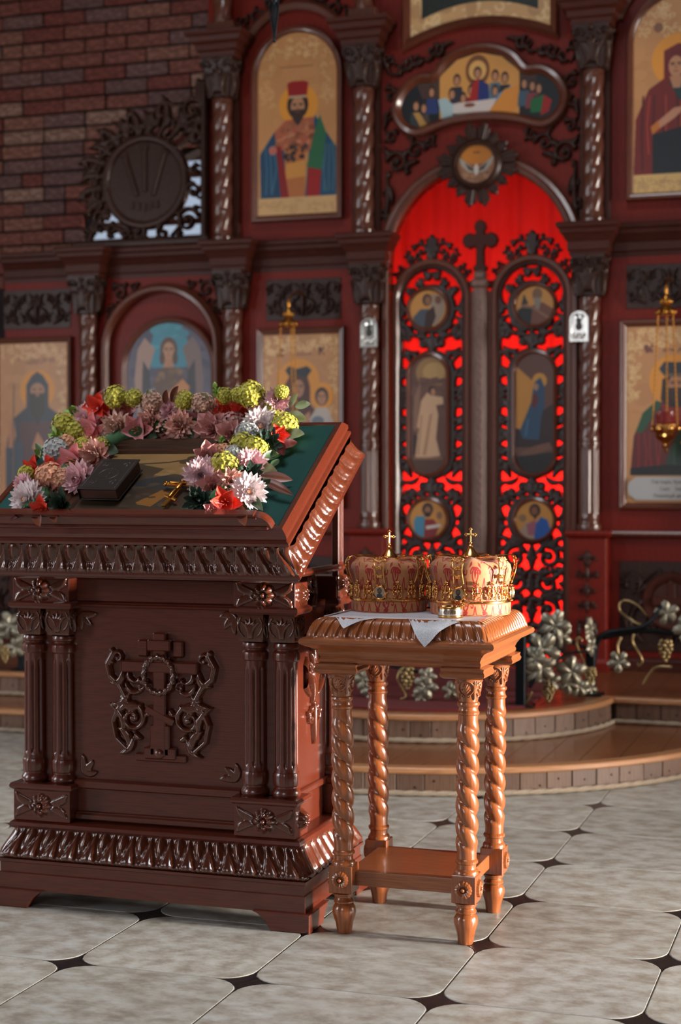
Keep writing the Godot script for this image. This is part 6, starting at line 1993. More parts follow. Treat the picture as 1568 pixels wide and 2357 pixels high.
	cross.box(Vector3(0, 0.217, 0), Vector3(0.0045, 0.036, 0.004), 0.001); cross.box(Vector3(0, 0.223, 0), Vector3(0.022, 0.0045, 0.004), 0.001)
	for e in [[-0.013, 0.223], [0.013, 0.223], [0.0, 0.238]]:
		for d in [[0, 0.003], [0.003, 0], [-0.003, 0], [0, -0.003]]: cross.ball(Vector3(e[0] + d[0], e[1] + d[1], 0), Vector3(0.0028, 0.0028, 0.0024), 6, 4)
	var mrim := MB.new()
	mrim.lathe(V2([[0.0165, 0.0], [0.0165, 0.004], [0.0185, 0.0055], [0.0205, 0.004], [0.0215, 0.0]]), 24)
	for k in 10: mrim.ball(Vector3(cos(TAU * k / 10) * 0.0225, 0.002, sin(TAU * k / 10) * 0.0225), Vector3(0.003, 0.003, 0.003), 6, 4)
	for s in 2:
		var C := thing("wedding_crown", ["gold filigree crown with red brocade cap, shaded, nearer the lectern", "gold filigree crown with red brocade cap, sunlit on its right side"][s], "crown", "wedding crowns", [Vector3(-1.311, 0.8745, -4.455), Vector3(-1.064, 0.8745, -4.43)][s])
		C.rotation.y = [0.10, 0.0][s]
		C.scale = Vector3.ONE * [0.96, 1.0][s]
		part(C, "brocade_cap", capm, fab)
		part(C, "filigree_band", bm, M.gold); part(C, "hoop", hoop, M.gold); part(C, "arches", am, M.gold)
		var o := part(C, "orb", orb, M.gold)
		part(o, "cross", cross, M.gold)
		for k in 4:
			var a := TAU * k / 4 - 0.05
			var d := Vector3(sin(a), 0, cos(a))
			var m := part(C, "medallion", mrim, M.gold, Transform3D(Basis(Vector3.UP, a) * Basis(Vector3.RIGHT, PI / 2), d * 0.1175 + Vector3(0, 0.062, 0)))
			var mp := Paint.new(64, 64, Color(0.66, 0.56, 0.42), 70 + k)
			head(mp, 0.5, 0.34, 0.2, Color(0.14, 0.11, 0.10), true, Color(0.45, 0.32, 0.25)); mp.poly([[0.2, 1.0], [0.3, 0.62], [0.7, 0.62], [0.8, 1.0]], Color(0.12, 0.13, 0.17))
			var q := PackedVector2Array()
			for i in 20: q.append(Vector2(cos(TAU * i / 20), sin(TAU * i / 20)) * 0.0168)
			var dm := MB.new(); dm.tf = Transform3D(Basis(Vector3.RIGHT, -PI / 2), Vector3.ZERO); dm.prism(q, 0.0, 0.003, 0.0)
			part(m, "painting", dm, painted_mat(mp))
	# white napkin, two corners over the front edge
	mat("napkin", Color(0.80, 0.80, 0.82), 0.45, 0.0, noise_tex(0.06, [[0.4, Color(0.82, 0.82, 0.84)], [0.6, Color(1, 1, 1)]], 9, 256, 3), Vector3(18, 18, 18))
	M.napkin.backlight_enabled = true; M.napkin.backlight = Color(0.25, 0.25, 0.26)
	var nk := MB.new()
	var front := [[-0.235, -0.055], [-0.222, -0.012], [-0.19, -0.004], [-0.145, 0.042], [-0.10, 0.020], [-0.03, -0.004], [0.022, 0.000], [0.055, 0.045], [0.085, 0.082], [0.12, 0.045], [0.18, 0.004], [0.222, -0.012]]
	var np := PackedVector3Array()
	var m2 := 60
	for i in m2 + 1:
		var x := lerpf(-0.235, 0.222, float(i) / m2)
		var d1 := 0.0
		for k in front.size() - 1:
			if x >= front[k][0] and x <= front[k + 1][0]: d1 = lerpf(front[k][1], front[k + 1][1], (x - front[k][0]) / (front[k + 1][0] - front[k][0]))
		for j in 13:
			var d := lerpf(-0.30, d1, pow(j / 12.0, 0.5))
			var y := 0.8742
			var z := 0.2135 + d
			if d > 0.0:
				var t := clampf(d / 0.060, 0.0, 1.0)
				z = 0.2135 + 0.062 * sin(t * PI * 0.44)
				y = 0.8765 - 0.056 * (1.0 - cos(t * PI * 0.46)) - maxf(0.0, d - 0.060) * 0.95
			y += 0.0012 + 0.0011 * sin(x * 60.0 + d * 40.0) * smoothstep(-0.06, 0.0, d)
			np.append(Vector3(x, y, z))
	nk.grid(np, m2 + 1, 13, Vector3(0, 1, 0.4))
	tag(part(self, "napkin", nk, M.napkin, at(TX, 0, TZ)), "thin white napkin under the crowns, two corners hanging over the table edge", "napkin")
	# engraved ring-shaped box before the right crown
	var rb := thing("ring_box", "small round gold ring box with engraved silver band before the right crown", "ring box", "", Vector3(-1.082, 0.8762, -4.272))
	var body := MB.new()
	body.lathe(V2([[0.0, 0.0], [0.033, 0.0], [0.0345, 0.002], [0.0345, 0.006], [0.033, 0.007]]), 40); body.lathe(V2([[0.033, 0.023], [0.0345, 0.024], [0.0345, 0.028], [0.033, 0.030], [0.028, 0.030], [0.027, 0.026], [0.0, 0.025]]), 40)
	part(rb, "rims", body, M.gold)
	var bnd := MB.new(); bnd.lathe(V2([[0.033, 0.006], [0.0335, 0.008], [0.0335, 0.022], [0.033, 0.024]]), 40)
	part(rb, "band", bnd, M.silver)
	for k in 4:
		var tm := TextMesh.new()
		tm.text = ["С", "Т", "А", "П"][k]; tm.font_size = 16; tm.pixel_size = 0.0008; tm.depth = 0.0012
		var sf := SystemFont.new(); sf.font_names = PackedStringArray(["Droid Sans"]); sf.font_weight = 700; tm.font = sf
		var o := MeshInstance3D.new(); o.name = "letter"; o.mesh = tm; o.material_override = M.gold
		var a := -0.22 + k * 0.27
		o.transform = Transform3D(Basis(Vector3.UP, a), Vector3(sin(a) * 0.0342, 0.015, cos(a) * 0.0342))
		rb.add_child(o, true)
	var bow := MB.new()
	bow.leaf(Vector3(0.034, 0.031, 0.0), Vector3(1, 0.25, 0.2), Vector3(0, 1, 0), 0.03, 0.014, 0.5, 0.5); bow.leaf(Vector3(0.034, 0.031, 0.0), Vector3(-1, 0.25, 0.3), Vector3(0, 1, 0), 0.02, 0.012, 0.5, 0.5); bow.ball(Vector3(0.034, 0.033, 0.0), Vector3(0.005, 0.004, 0.005))
	part(rb, "clasp", bow, M.gold)

# ------------------------------------------------------------------ garland on the lectern
func petal_mat(called: String, c: Color, through := 0.35) -> void:
	var m := mat(called, c, 0.6)
	m.vertex_color_use_as_albedo = true
	m.backlight_enabled = true; m.backlight = Color(1, 1, 1) * through

# each maker fills a flower of radius about 1 whose face looks along +y
func flower_mesh(kind: String, seed: int) -> MB:
	var m := MB.new()
	var r := RandomNumberGenerator.new(); r.seed = seed
	var ring := func(n: int, tilt: float, ln: float, wd: float, base: float, y: float, curl: float, cup: float, tip: float, jit: float, off: float):
		for k in n:
			var a := TAU * (k + off) / n + r.randf_range(-jit, jit)
			var d := Vector3(cos(a), 0, sin(a))
			var t := tilt + r.randf_range(-0.12, 0.12)
			var e := r.randf_range(0.86, 1.0)
			m.tint = Color(e, e, e)
			m.leaf(d * base + Vector3(0, y, 0), d * cos(t) + Vector3.UP * sin(t), Vector3.UP * cos(t) - d * sin(t), ln * r.randf_range(0.9, 1.08), wd, curl, cup, tip, 4, 2)
	if kind.begins_with("mum"):
		ring.call(22, -0.25, 0.92, 0.34, 0.08, 0.0, 0.45, 0.45, 0.85, 0.06, 0.0); ring.call(20, 0.05, 0.90, 0.33, 0.06, 0.05, 0.55, 0.45, 0.85, 0.06, 0.5); ring.call(18, 0.30, 0.80, 0.31, 0.05, 0.10, 0.7, 0.45, 0.85, 0.06, 0.2); ring.call(15, 0.58, 0.66, 0.28, 0.04, 0.14, 0.8, 0.45, 0.85, 0.08, 0.0); ring.call(11, 0.9, 0.52, 0.24, 0.03, 0.17, 0.8, 0.5, 0.85, 0.08, 0.3)
		if kind == "mum_white":
			m.tint = Color(0.95, 0.55, 0.30); m.ball(Vector3(0, 0.42, 0), Vector3(0.13, 0.12, 0.13), 8, 5)
		else: ring.call(7, 1.15, 0.42, 0.16, 0.02, 0.2, 0.5, 0.7, 1.2, 0.1, 0.0)
	elif kind == "rose":
		for k in 22:
			var t := k / 21.0
			var a := k * 2.4
			var d := Vector3(cos(a), 0, sin(a))
			var up := lerpf(1.5, 0.35, pow(t, 0.8))
			var e := r.randf_range(0.9, 1.03)
			m.tint = Color(e, e * 0.98, e * 0.98)
			m.leaf(d * lerpf(0.05, 0.34, t) + Vector3(0, -0.35 - 0.05 * t, 0), d * cos(up) + Vector3.UP * sin(up), Vector3.UP * cos(up) - d * sin(up), lerpf(0.72, 0.95, t), lerpf(0.42, 0.95, t), -lerpf(0.2, 0.75, t) * 0.0 - 0.15, 0.75, 0.75, 5, 4)
	elif kind.begins_with("carnation"):
		for k in 46:
			var t := k / 45.0
			var a := k * 2.39996
			var d := Vector3(cos(a), 0, sin(a))
			var up := lerpf(1.4, -0.05, pow(t, 0.9)) + r.randf_range(-0.1, 0.1)
			var e := r.randf_range(0.84, 1.02)
			m.tint = Color(e, e * 0.98, e * 0.97)
			m.leaf(d * 0.06 + Vector3(0, -0.12, 0), d * cos(up) + Vector3.UP * sin(up), (Vector3.UP * cos(up) - d * sin(up)).rotated(d, r.randf_range(-0.7, 0.7)), r.randf_range(0.78, 1.0), 0.46, r.randf_range(-0.3, 0.5), 0.25, 0.62, 5, 4, 0.10)
	elif kind.begins_with("hyd"):
		for k in 74:
			var y := 1.0 - 1.15 * (k + 0.5) / 74.0
			var a := k * 2.39996
			var s := sqrt(maxf(0.0, 1.0 - y * y))
			var d := Vector3(cos(a) * s, y, sin(a) * s) * r.randf_range(0.86, 1.06)
			var nm := d.normalized()
			var t1 := nm.cross(Vector3(0.3, 1.0, 0.2)).normalized()
			var t2 := nm.cross(t1)
			var e := r.randf_range(0.72, 1.08)
			m.tint = Color(e, e, e * r.randf_range(0.85, 1.0))
			var tw := r.randf() * TAU
			for j in 4:
				var b := tw + TAU * j / 4
				m.leaf(d * 0.92, t1 * cos(b) + t2 * sin(b) + nm * 0.25, nm, 0.21, 0.20, 0.2, 0.3, 0.7, 2, 2)
		m.tint = Color(1, 1, 1); m.ball(Vector3(0, 0, 0), Vector3(0.78, 0.78, 0.78), 10, 6)
	elif kind.begins_with("lily"):
		for k in 6:
			var a := TAU * k / 6
			var d := Vector3(cos(a), 0, sin(a))
			var up := 1.0 if k % 2 else 0.72
			m.tint = Color(1.0, 1.0, 1.0) if k % 2 else Color(1.0, 0.86, 0.80)
			m.leaf(Vector3(0, -0.4, 0) + d * 0.06, d * cos(up) + Vector3.UP * sin(up), Vector3.UP * cos(up) - d * sin(up), 1.2, 0.84, -0.35, 0.6, 0.9, 6, 4)
		m.tint = Color(1.0, 0.75, 0.35)
		for k in 5:
			var a := k * 1.3
			m.tube(V3([[0, -0.4, 0], [cos(a) * 0.12, 0.1, sin(a) * 0.12], [cos(a) * 0.2, 0.42, sin(a) * 0.2]]), 0.028, 4)
	elif kind == "dark":
		for k in 60:
			var y := 1.0 - 1.1 * (k + 0.5) / 60.0
			var a := k * 2.39996
			var s := sqrt(maxf(0.0, 1.0 - y * y))
			var d := Vector3(cos(a) * s, y, sin(a) * s)
			var e := r.randf_range(0.7, 1.1)
			m.tint = Color(e, e, e)
			m.leaf(d * 0.4, d, d.cross(Vector3(0.2, 0.3, 0.9)).normalized(), 0.62, 0.16, 0.3, 0.8, 1.2, 3, 2)
	elif kind == "succulent":
		for k in 30:
			var t := k / 29.0
			var a := k * 2.39996
			var d := Vector3(cos(a), 0, sin(a))
			var up := lerpf(1.3, 0.1, t)
			var e := r.randf_range(0.88, 1.08)
			m.tint = Color(e, e, e)
			m.leaf(d * 0.06 + Vector3(0, -0.1, 0), d * cos(up) + Vector3.UP * sin(up), Vector3.UP * cos(up) - d * sin(up), lerpf(0.45, 1.0, t), lerpf(0.22, 0.42, t), 0.45, 0.5, 1.25, 4, 2)
	elif kind == "bell":
		for k in 7:
			var a := k * 2.1
			var d := Vector3(cos(a) * 0.5, 1.0, sin(a) * 0.5)
			m.tint = Color(1, 1, 1) * r.randf_range(0.85, 1.05)
			m.leaf(Vector3(0, -0.8 + k * 0.18, 0), d, Vector3(cos(a), 0.2, sin(a)), 0.75, 0.6, 0.3, 0.6, 0.8, 4, 3)
		m.tint = Color(0.8, 0.9, 0.6); m.tube(V3([[0, -1.0, 0], [0, 0.6, 0]]), 0.08, 5)
	m.tint = Color.WHITE
	return m

func garland() -> void:
	petal_mat("mum_white", Color(0.94, 0.88, 0.88)); petal_mat("mum_pink", Color(0.93, 0.75, 0.77)); petal_mat("mum_pale", Color(0.90, 0.77, 0.79)); petal_mat("rose", Color(0.82, 0.60, 0.58)); petal_mat("carnation", Color(0.93, 0.72, 0.66)); petal_mat("carnation_pale", Color(0.90, 0.74, 0.67))
	petal_mat("hyd_yellow", Color(0.70, 0.67, 0.24)); petal_mat("hyd_peach", Color(0.86, 0.62, 0.50)); petal_mat("hyd_blue", Color(0.68, 0.69, 0.70)); petal_mat("hyd_dusty", Color(0.76, 0.60, 0.53)); petal_mat("hyd_blush", Color(0.72, 0.52, 0.52))
	petal_mat("lily_red", Color(0.86, 0.27, 0.19)); petal_mat("lily_pink", Color(0.90, 0.60, 0.62)); petal_mat("lily_mauve", Color(0.80, 0.54, 0.55)); petal_mat("dark", Color(0.17, 0.10, 0.13), 0.1); petal_mat("succulent", Color(0.20, 0.27, 0.22), 0.1); petal_mat("bell", Color(0.52, 0.64, 0.30))
	petal_mat("leaf_green", Color(0.24, 0.33, 0.20), 0.3); petal_mat("leaf_olive", Color(0.42, 0.44, 0.27), 0.3); petal_mat("leaf_brown", Color(0.38, 0.20, 0.13), 0.3); petal_mat("leaf_burgundy", Color(0.26, 0.08, 0.09), 0.3); petal_mat("leaf_pale", Color(0.56, 0.61, 0.46), 0.3); petal_mat("leaf_dark", Color(0.20, 0.26, 0.17), 0.3)
	for k in ["leaf_green", "leaf_olive", "leaf_brown", "leaf_burgundy", "leaf_pale", "succulent"]: M[k].roughness = 0.38
	var base := Vector3(LX, 0, LZ)
	var D := Transform3D(Basis.IDENTITY, base) * desk_frame()
	var G := thing("flower_garland", "horseshoe garland of pink, red and yellow-green flowers on the lectern desk", "garland", "", Vector3.ZERO)
	G.transform = D
	var names := {"mum_white": "chrysanthemum", "mum_pink": "chrysanthemum", "mum_pale": "chrysanthemum", "rose": "rose", "carnation": "carnation", "carnation_pale": "carnation", "hyd_yellow": "hydrangea", "hyd_peach": "hydrangea", "hyd_blue": "hydrangea", "hyd_dusty": "hydrangea", "hyd_blush": "hydrangea", "lily_red": "lily", "lily_pink": "lily", "lily_mauve": "lily", "dark": "dark_dahlia", "succulent": "succulent", "bell": "green_bud_stem"}
	var looks := {"mum_white": "white chrysanthemum with orange eye", "mum_pink": "pink chrysanthemum", "mum_pale": "pale pink chrysanthemum", "rose": "dusty mauve rose", "carnation": "peach pink carnation", "carnation_pale": "pale peach carnation", "hyd_yellow": "yellow-green hydrangea head", "hyd_peach": "peach hydrangea head", "hyd_blue": "pale grey-blue hydrangea head", "hyd_dusty": "dusty brown hydrangea head", "hyd_blush": "blush hydrangea head", "lily_red": "orange-red lily", "lily_pink": "pink lily", "lily_mauve": "mauve lily", "dark": "near-black dahlia", "succulent": "dark green succulent rosette", "bell": "light green bud stem"}
	var r := RandomNumberGenerator.new(); r.seed = 99
	var cache := {}
	# foam core the flowers are pushed into
	var core := MB.new()
	var cp := V3([[-0.31, 0.022, -0.06], [-0.30, 0.024, -0.20], [-0.27, 0.026, -0.36], [-0.20, 0.030, -0.47], [-0.08, 0.034, -0.54], [0.08, 0.034, -0.55], [0.22, 0.034, -0.54], [0.285, 0.03, -0.46], [0.285, 0.026, -0.34], [0.265, 0.024, -0.22], [0.235, 0.022, -0.10]])
	core.tube(cp, 0.026, 8)
	part(G, "foam_core", core, mat("floral_foam", Color(0.22, 0.36, 0.22), 0.9))
	# towards the eye in desk axes, so that blossoms face outwards and forward as wired in
	for f in FLOWERS:
		var kind: String = f[0]
		var v := r.randi() % 2
		var key := kind + str(v)
		if not cache.has(key): cache[key] = flower_mesh(kind, 10 + v * 7 + kind.length())
		var here := Vector3(f[1], f[3], -f[2])
		var out := Vector3(0.1 + f[1] * 1.1 + r.randf_range(-0.25, 0.25), 0.55 + r.randf_range(-0.1, 0.1), 0.85 + r.randf_range(-0.2, 0.2))
		if f[2] > 0.5: out.y += 0.25
		if kind == "bell": out = Vector3(f[1] * 2.0, 0.9, 0.1)
		out = out.normalized()
		var xa := out.cross(Vector3(0.2, 0.3, 1.0) if absf(out.z) < 0.8 else Vector3(1, 0.2, 0)).normalized()
		var b := Basis(xa, out, xa.cross(out)).rotated(out, r.randf() * TAU)
		var s: float = f[4] * (1.25 if kind.begins_with("hyd") else 1.5)
		var o := part(G, names[kind], cache[key], M[kind], Transform3D(b.scaled(Vector3.ONE * s), here - out * s * 0.25))
		o.set_meta("label", looks[kind])
	for f in LEAVES:
		var m := MB.new()
		var a := Vector3(f[1], f[3], -f[2])
		var c := Vector3(f[4], f[6], -f[5])
		var e := r.randf_range(0.85, 1.1)
		m.tint = Color(e, e, e)
		m.leaf(a, c - a, Vector3(0.1, 0.8, 0.6), a.distance_to(c) * 1.05, f[7], r.randf_range(-0.5, 0.3), r.randf_range(0.25, 0.6), 1.0, 8, 4)
		part(G, "leaf", m, M[f[0]]).set_meta("label", {"leaf_green": "glossy green leaf", "leaf_olive": "olive leaf", "leaf_brown": "bronze brown leaf", "leaf_burgundy": "burgundy leaf", "leaf_pale": "pale round leaf", "leaf_dark": "broad green leaf"}[f[0]])
		
# ------------------------------------------------------------------ icon, book and cross on the desk
func desk_things() -> void:
	var D := Transform3D(Basis.IDENTITY, Vector3(LX, 0, LZ)) * desk_frame()
	var I := thing("lectern_icon", "dark landscape icon in a brown moulded frame lying on the lectern desk", "icon")
	I.transform = D
	var p := Paint.new(400, 380, Color(0.40, 0.30, 0.18), 81)
	p.poly([[0, 0], [1, 0], [1, 0.42], [0, 0.36]], Color(0.52, 0.40, 0.24)); p.dabs(60, 0, 0, 1, 0.4, Color(0.52, 0.4, 0.24), 0.05, 0.1, 0.03)
	p.poly([[0, 0.25], [0.3, 0.2], [0.5, 0.28], [0.42, 0.45], [0, 0.6]], Color(0.26, 0.20, 0.13)); p.poly([[0.3, 0.5], [0.6, 0.38], [1.0, 0.46], [1.0, 0.75], [0.3, 0.8]], Color(0.17, 0.17, 0.18)); p.line([[0.2, 0.2], [0.5, 0.16], [0.7, 0.08]], 0.02, Color(0.2, 0.15, 0.1)); p.line([[0.7, 0.1], [0.75, 0.3]], 0.02, Color(0.2, 0.15, 0.1)); p.dabs(22, 0.6, 0.05, 0.9, 0.2, Color(0.26, 0.2, 0.12), 0.05, 0.04, 0.03)
	p.poly([[0, 0.7], [0.4, 0.62], [1, 0.7], [1, 1], [0, 1]], Color(0.22, 0.17, 0.12)); p.poly([[0.45, 0.9], [0.6, 0.66], [0.68, 0.72], [0.6, 0.95]], Color(0.50, 0.32, 0.12)); p.poly([[0.66, 0.8], [0.74, 0.7], [0.8, 0.9]], Color(0.3, 0.1, 0.08)); p.dabs(60, 0, 0.4, 1, 1, Color(0.24, 0.19, 0.14), 0.06, 0.05, 0.03)
	var x0 := -0.185
	var x1 := 0.205
	var pic := MB.new(); pic.tf = Transform3D(Basis(Vector3.RIGHT, -PI / 2), Vector3.ZERO)
	pic.prism(V2([[x0, 0.085], [x1, 0.085], [x1, 0.40], [x0, 0.40]]), 0.004, 0.016)
	part(I, "painting", pic, painted_mat(p))
	var fr := MB.new()
	fr.sweep(V2([[0.07, 0.002], [0.07, 0.026], [0.062, 0.034], [0.05, 0.034], [0.044, 0.026], [0.032, 0.028], [0.026, 0.020], [0.010, 0.022], [0.0, 0.014], [0.0, 0.002]]), V3([[x0, 0, -0.085], [x1, 0, -0.085], [x1, 0, -0.40], [x0, 0, -0.40]]), Vector3.UP, true)
	wood("icon_frame", Color(0.26, 0.16, 0.10), 0.3, "x", 0.4)
	part(I, "frame", fr, M.icon_frame)
	# old leather book
	var B := thing("book", "closed dark leather gospel book with tooled cover lying on the icon", "book")
	B.transform = D * Transform3D(Basis(Vector3.UP, -0.03), Vector3(-0.112, 0.024, -0.205))
	mat("leather", Color(0.13, 0.085, 0.07), 0.42, 0.0, M.speck, Vector3(30, 30, 30)); mat("pages", Color(0.30, 0.17, 0.12), 0.6, 0.0, M.grain, Vector3(2, 60, 2))
	var cv := MB.new()
	cv.box(Vector3(0, 0.002, 0), Vector3(0.126, 0.004, 0.172), 0.0015); cv.box(Vector3(0, 0.036, 0), Vector3(0.126, 0.004, 0.172), 0.0015); cv.box(Vector3(-0.061, 0.019, 0), Vector3(0.004, 0.036, 0.172), 0.0015)
	part(B, "cover", cv, M.leather)
	var pg := MB.new(); pg.box(Vector3(0.0, 0.019, 0), Vector3(0.116, 0.030, 0.164), 0.001)
	part(B, "page_block", pg, M.pages)
	var tl := Carve.new(-0.06, -0.083, 0.06, 0.083, 0.0018)
	tl.mirror = true
	tl.stroke(V2([[0.0, 0.074], [0.053, 0.074], [0.053, -0.074], [0.0, -0.074]]), 0.0018, 0.0018)
	for y in [-0.05, 0.05]: tl.scroll(0.034, y, 0.012, 1.0, 1.2, 0.0018, 2)
	tl.arc(0, 0, 0.03, -PI / 2, PI / 2, 0.0018, 0.0018); tl.stroke(V2([[0, -0.02], [0, 0.02]]), 0.002, 0.002); tl.stroke(V2([[0, 0.006], [0.012, 0.006]]), 0.002, 0.002)
	var tm := MB.new(); tm.tf = Transform3D(Basis(Vector3.RIGHT, -PI / 2), Vector3(0, 0.038, 0)); tl.mesh(tm, 0.0012, 0.0016, 0.0)
	part(B, "tooling", tm, M.leather)
	# gilt cross
	var X := thing("gilt_cross", "old gold crucifix lying against the flowers on the lectern icon", "cross")
	X.transform = D * Transform3D(Basis(Vector3.RIGHT, -PI / 2) * Basis(Vector3(0, 0, 1), -0.10), Vector3(0.108, 0.026, -0.165))
	var cx := MB.new()
	cx.box(Vector3(0, 0.0, 0.004), Vector3(0.015, 0.17, 0.007), 0.002); cx.box(Vector3(0, 0.03, 0.004), Vector3(0.088, 0.014, 0.007), 0.002)
	cx.tf = Transform3D(Basis(Vector3(0, 0, 1), -0.4), Vector3(0, -0.04, 0.004)); cx.box(Vector3.ZERO, Vector3(0.05, 0.010, 0.007), 0.002); cx.tf = Transform3D.IDENTITY
	for e in [[-0.047, 0.03], [0.047, 0.03], [0.0, 0.088]]:
		for a in 3: cx.ball(Vector3(e[0] + cos(a * 2.1) * 0.006, e[1] + sin(a * 2.1) * 0.006, 0.006), Vector3(0.006, 0.006, 0.005), 8, 5)
	part(X, "cross", cx, M.old_gold)
	var fg := MB.new()
	fg.ball(Vector3(0, 0.048, 0.012), Vector3(0.007, 0.009, 0.006)); fg.ball(Vector3(0, 0.018, 0.010), Vector3(0.009, 0.024, 0.006)); fg.tube(V3([[-0.036, 0.036, 0.009], [-0.012, 0.032, 0.011], [0.012, 0.032, 0.011], [0.036, 0.036, 0.009]]), 0.0036, 6); fg.tube(V3([[0, 0.0, 0.010], [0.002, -0.02, 0.013], [0, -0.042, 0.010]]), 0.005, 6)
	part(X, "figure", fg, M.old_gold)

# ------------------------------------------------------------------ wrought vine rails on the steps
func vine_leaf_mesh() -> MB:
	var m := MB.new()
	var p := PackedVector3Array()
	for i in 7:
		var t := i / 6.0
		for j in 61:
			var a := TAU * j / 60
			var lobe := 0.62 + 0.38 * absf(cos(a * 2.5)) + 0.05 * cos(a * 25.0)
			if absf(a - PI) < 0.25: lobe *= 0.55 + absf(a - PI) * 1.6
			p.append(Vector3(cos(a) * t * lobe, sin(a) * t * lobe, 0.18 * sin(t * 2.4) * absf(cos(a * 2.5)) - 0.16 * t * t + 0.03 * cos(a * 25.0) * t))
	m.grid(p, 7, 61, Vector3(0, 0, 1))
	return m

func grape_mesh() -> MB:
	var m := MB.new()
	var r := RandomNumberGenerator.new(); r.seed = 3
	for row in 6:
		var n: int = [5, 6, 6, 5, 3, 1][row]
		var rad: float = [0.5, 0.62, 0.6, 0.45, 0.28, 0.0][row]
		for k in n:
			var a := TAU * k / n + row * 0.6
			m.ball(Vector3(cos(a) * rad, 0.8 - row * 0.36, sin(a) * rad), Vector3.ONE * 0.24, 8, 5)
	return m

func vine_rails() -> void:
	var leaf := vine_leaf_mesh()
	var grape := grape_mesh()
	var right := thing("vine_rail", "wrought iron railing with silvery vine leaves right of the royal doors", "railing", "vine railings")
	var posts := MB.new()
	var P := func(o: Node3D, x: float, z: float, top: float):
		var m := MB.new()
		m.box(Vector3(x, (STEP2 + top) / 2 + 0.004, z), Vector3(0.045, top - STEP2, 0.045), 0.004); m.box(Vector3(x, STEP2 + 0.006, z), Vector3(0.12, 0.010, 0.09), 0.003)
		part(o, "post", m, M.iron)
	P.call(right, -1.475, -7.118, 0.60); P.call(right, -1.237, -7.582, 0.46)
	var rail := func(o: Node3D, q: Array, rad: float, m: Material, called: String):
		var c := Curve3D.new()
		var pts := V3(q)
		for k in pts.size():
			var t := (pts[mini(k + 1, pts.size() - 1)] - pts[maxi(k - 1, 0)]) / 6.0
			c.add_point(pts[k], -t, t)
		c.bake_interval = 0.02
		var b := c.get_baked_points()
		var mb := MB.new()
		var rs := PackedFloat32Array()
		for k in b.size(): rs.append(lerpf(rad, rad * 0.7, float(k) / b.size()))
		mb.tube(b, rs, 7)
		part(o, called, mb, m)
	rail.call(right, [[-1.475, 0.55, -7.118], [-1.34, 0.525, -7.33], [-1.237, 0.45, -7.582]], 0.014, M.iron, "bar")
	rail.call(right, [[-1.237, 0.27, -7.582], [-1.225, 0.40, -7.59], [-1.183, 0.519, -7.6], [-0.998, 0.563, -7.65], [-0.915, 0.662, -7.7]], 0.016, M.iron, "branch")
	rail.call(right, [[-1.183, 0.51, -7.6], [-1.0, 0.54, -7.66], [-0.75, 0.52, -7.72], [-0.4, 0.55, -7.72]], 0.014, M.iron, "branch")
	rail.call(right, [[-1.44, 0.32, -7.12], [-1.38, 0.40, -7.15], [-1.30, 0.455, -7.3], [-1.24, 0.45, -7.5]], 0.010, M.iron, "branch")
	for q in [[[-1.248, 0.509, -7.4], [-1.262, 0.525, -7.4], [-1.275, 0.50, -7.4], [-1.262, 0.45, -7.42], [-1.238, 0.358, -7.5]], [[-1.045, 0.525, -7.65], [-1.05, 0.485, -7.65], [-1.018, 0.43, -7.65], [-1.004, 0.395, -7.65], [-1.022, 0.373, -7.65], [-1.028, 0.388, -7.65]], [[-0.998, 0.563, -7.66], [-1.06, 0.585, -7.7], [-1.118, 0.63, -7.7], [-1.112, 0.672, -7.7], [-1.08, 0.678, -7.7], [-1.03, 0.655, -7.7], [-0.989, 0.609, -7.7]], [[-0.86, 0.38, -7.6], [-0.93, 0.378, -7.6], [-0.965, 0.345, -7.6], [-0.995, 0.294, -7.6]], [[-1.10, 0.51, -7.62], [-1.115, 0.47, -7.61], [-1.107, 0.41, -7.6]], [[-1.43, 0.30, -7.13], [-1.455, 0.25, -7.13], [-1.485, 0.243, -7.13], [-1.49, 0.262, -7.13]], [[-1.366, 0.42, -7.18], [-1.37, 0.36, -7.19], [-1.366, 0.33, -7.2]]]:
		rail.call(right, q, 0.0075, M.vine_grape, "tendril")
	var put_leaf := func(o: Node3D, x: float, y: float, z: float, s: float, roll: float, yaw: float, pitch := 0.0):
		part(o, "vine_leaf", leaf, M.vine_leaf, Transform3D((Basis(Vector3.UP, yaw) * Basis(Vector3.RIGHT, pitch) * Basis(Vector3(0, 0, 1), roll)).scaled(Vector3.ONE * s), Vector3(x, y, z)))
	for f in [[-1.339, 0.595, -7.2, 0.075, 1.2, 0.3], [-1.31, 0.545, -7.22, 0.055, -0.6, 0.5], [-1.385, 0.49, -7.14, 0.085, 2.2, 0.2], [-1.41, 0.45, -7.12, 0.06, 3.6, 0.1], [-1.385, 0.41, -7.13, 0.07, -2.0, 0.3], [-1.42, 0.38, -7.13, 0.05, 2.8, 0.3], [-1.285, 0.372, -7.33, 0.075, 1.5, 0.5], [-1.30, 0.315, -7.33, 0.05, -1.5, 0.4], [-1.255, 0.30, -7.36, 0.05, -0.9, 0.5], [-1.228, 0.55, -7.53, 0.06, 1.5, 1.3], [-1.225, 0.47, -7.55, 0.05, -1.5, 1.2], [-1.107, 0.396, -7.59, 0.055, -1.6, 0.2], [-1.232, 0.27, -7.545, 0.045, -1.5, 0.8], [-0.895, 0.624, -7.69, 0.06, 0.5, 0.2], [-0.80, 0.55, -7.7, 0.07, 2.0, 0.3], [-1.36, 0.34, -7.2, 0.05, 0.4, 0.4]]:
		put_leaf.call(right, f[0], f[1], f[2], f[3], f[4], f[5])
	var put_grape := func(o: Node3D, x: float, y: float, z: float, s: float):
		part(o, "grape_cluster", grape, M.vine_grape, Transform3D(Basis.IDENTITY.scaled(Vector3(s, s * 1.1, s)), Vector3(x, y, z)))
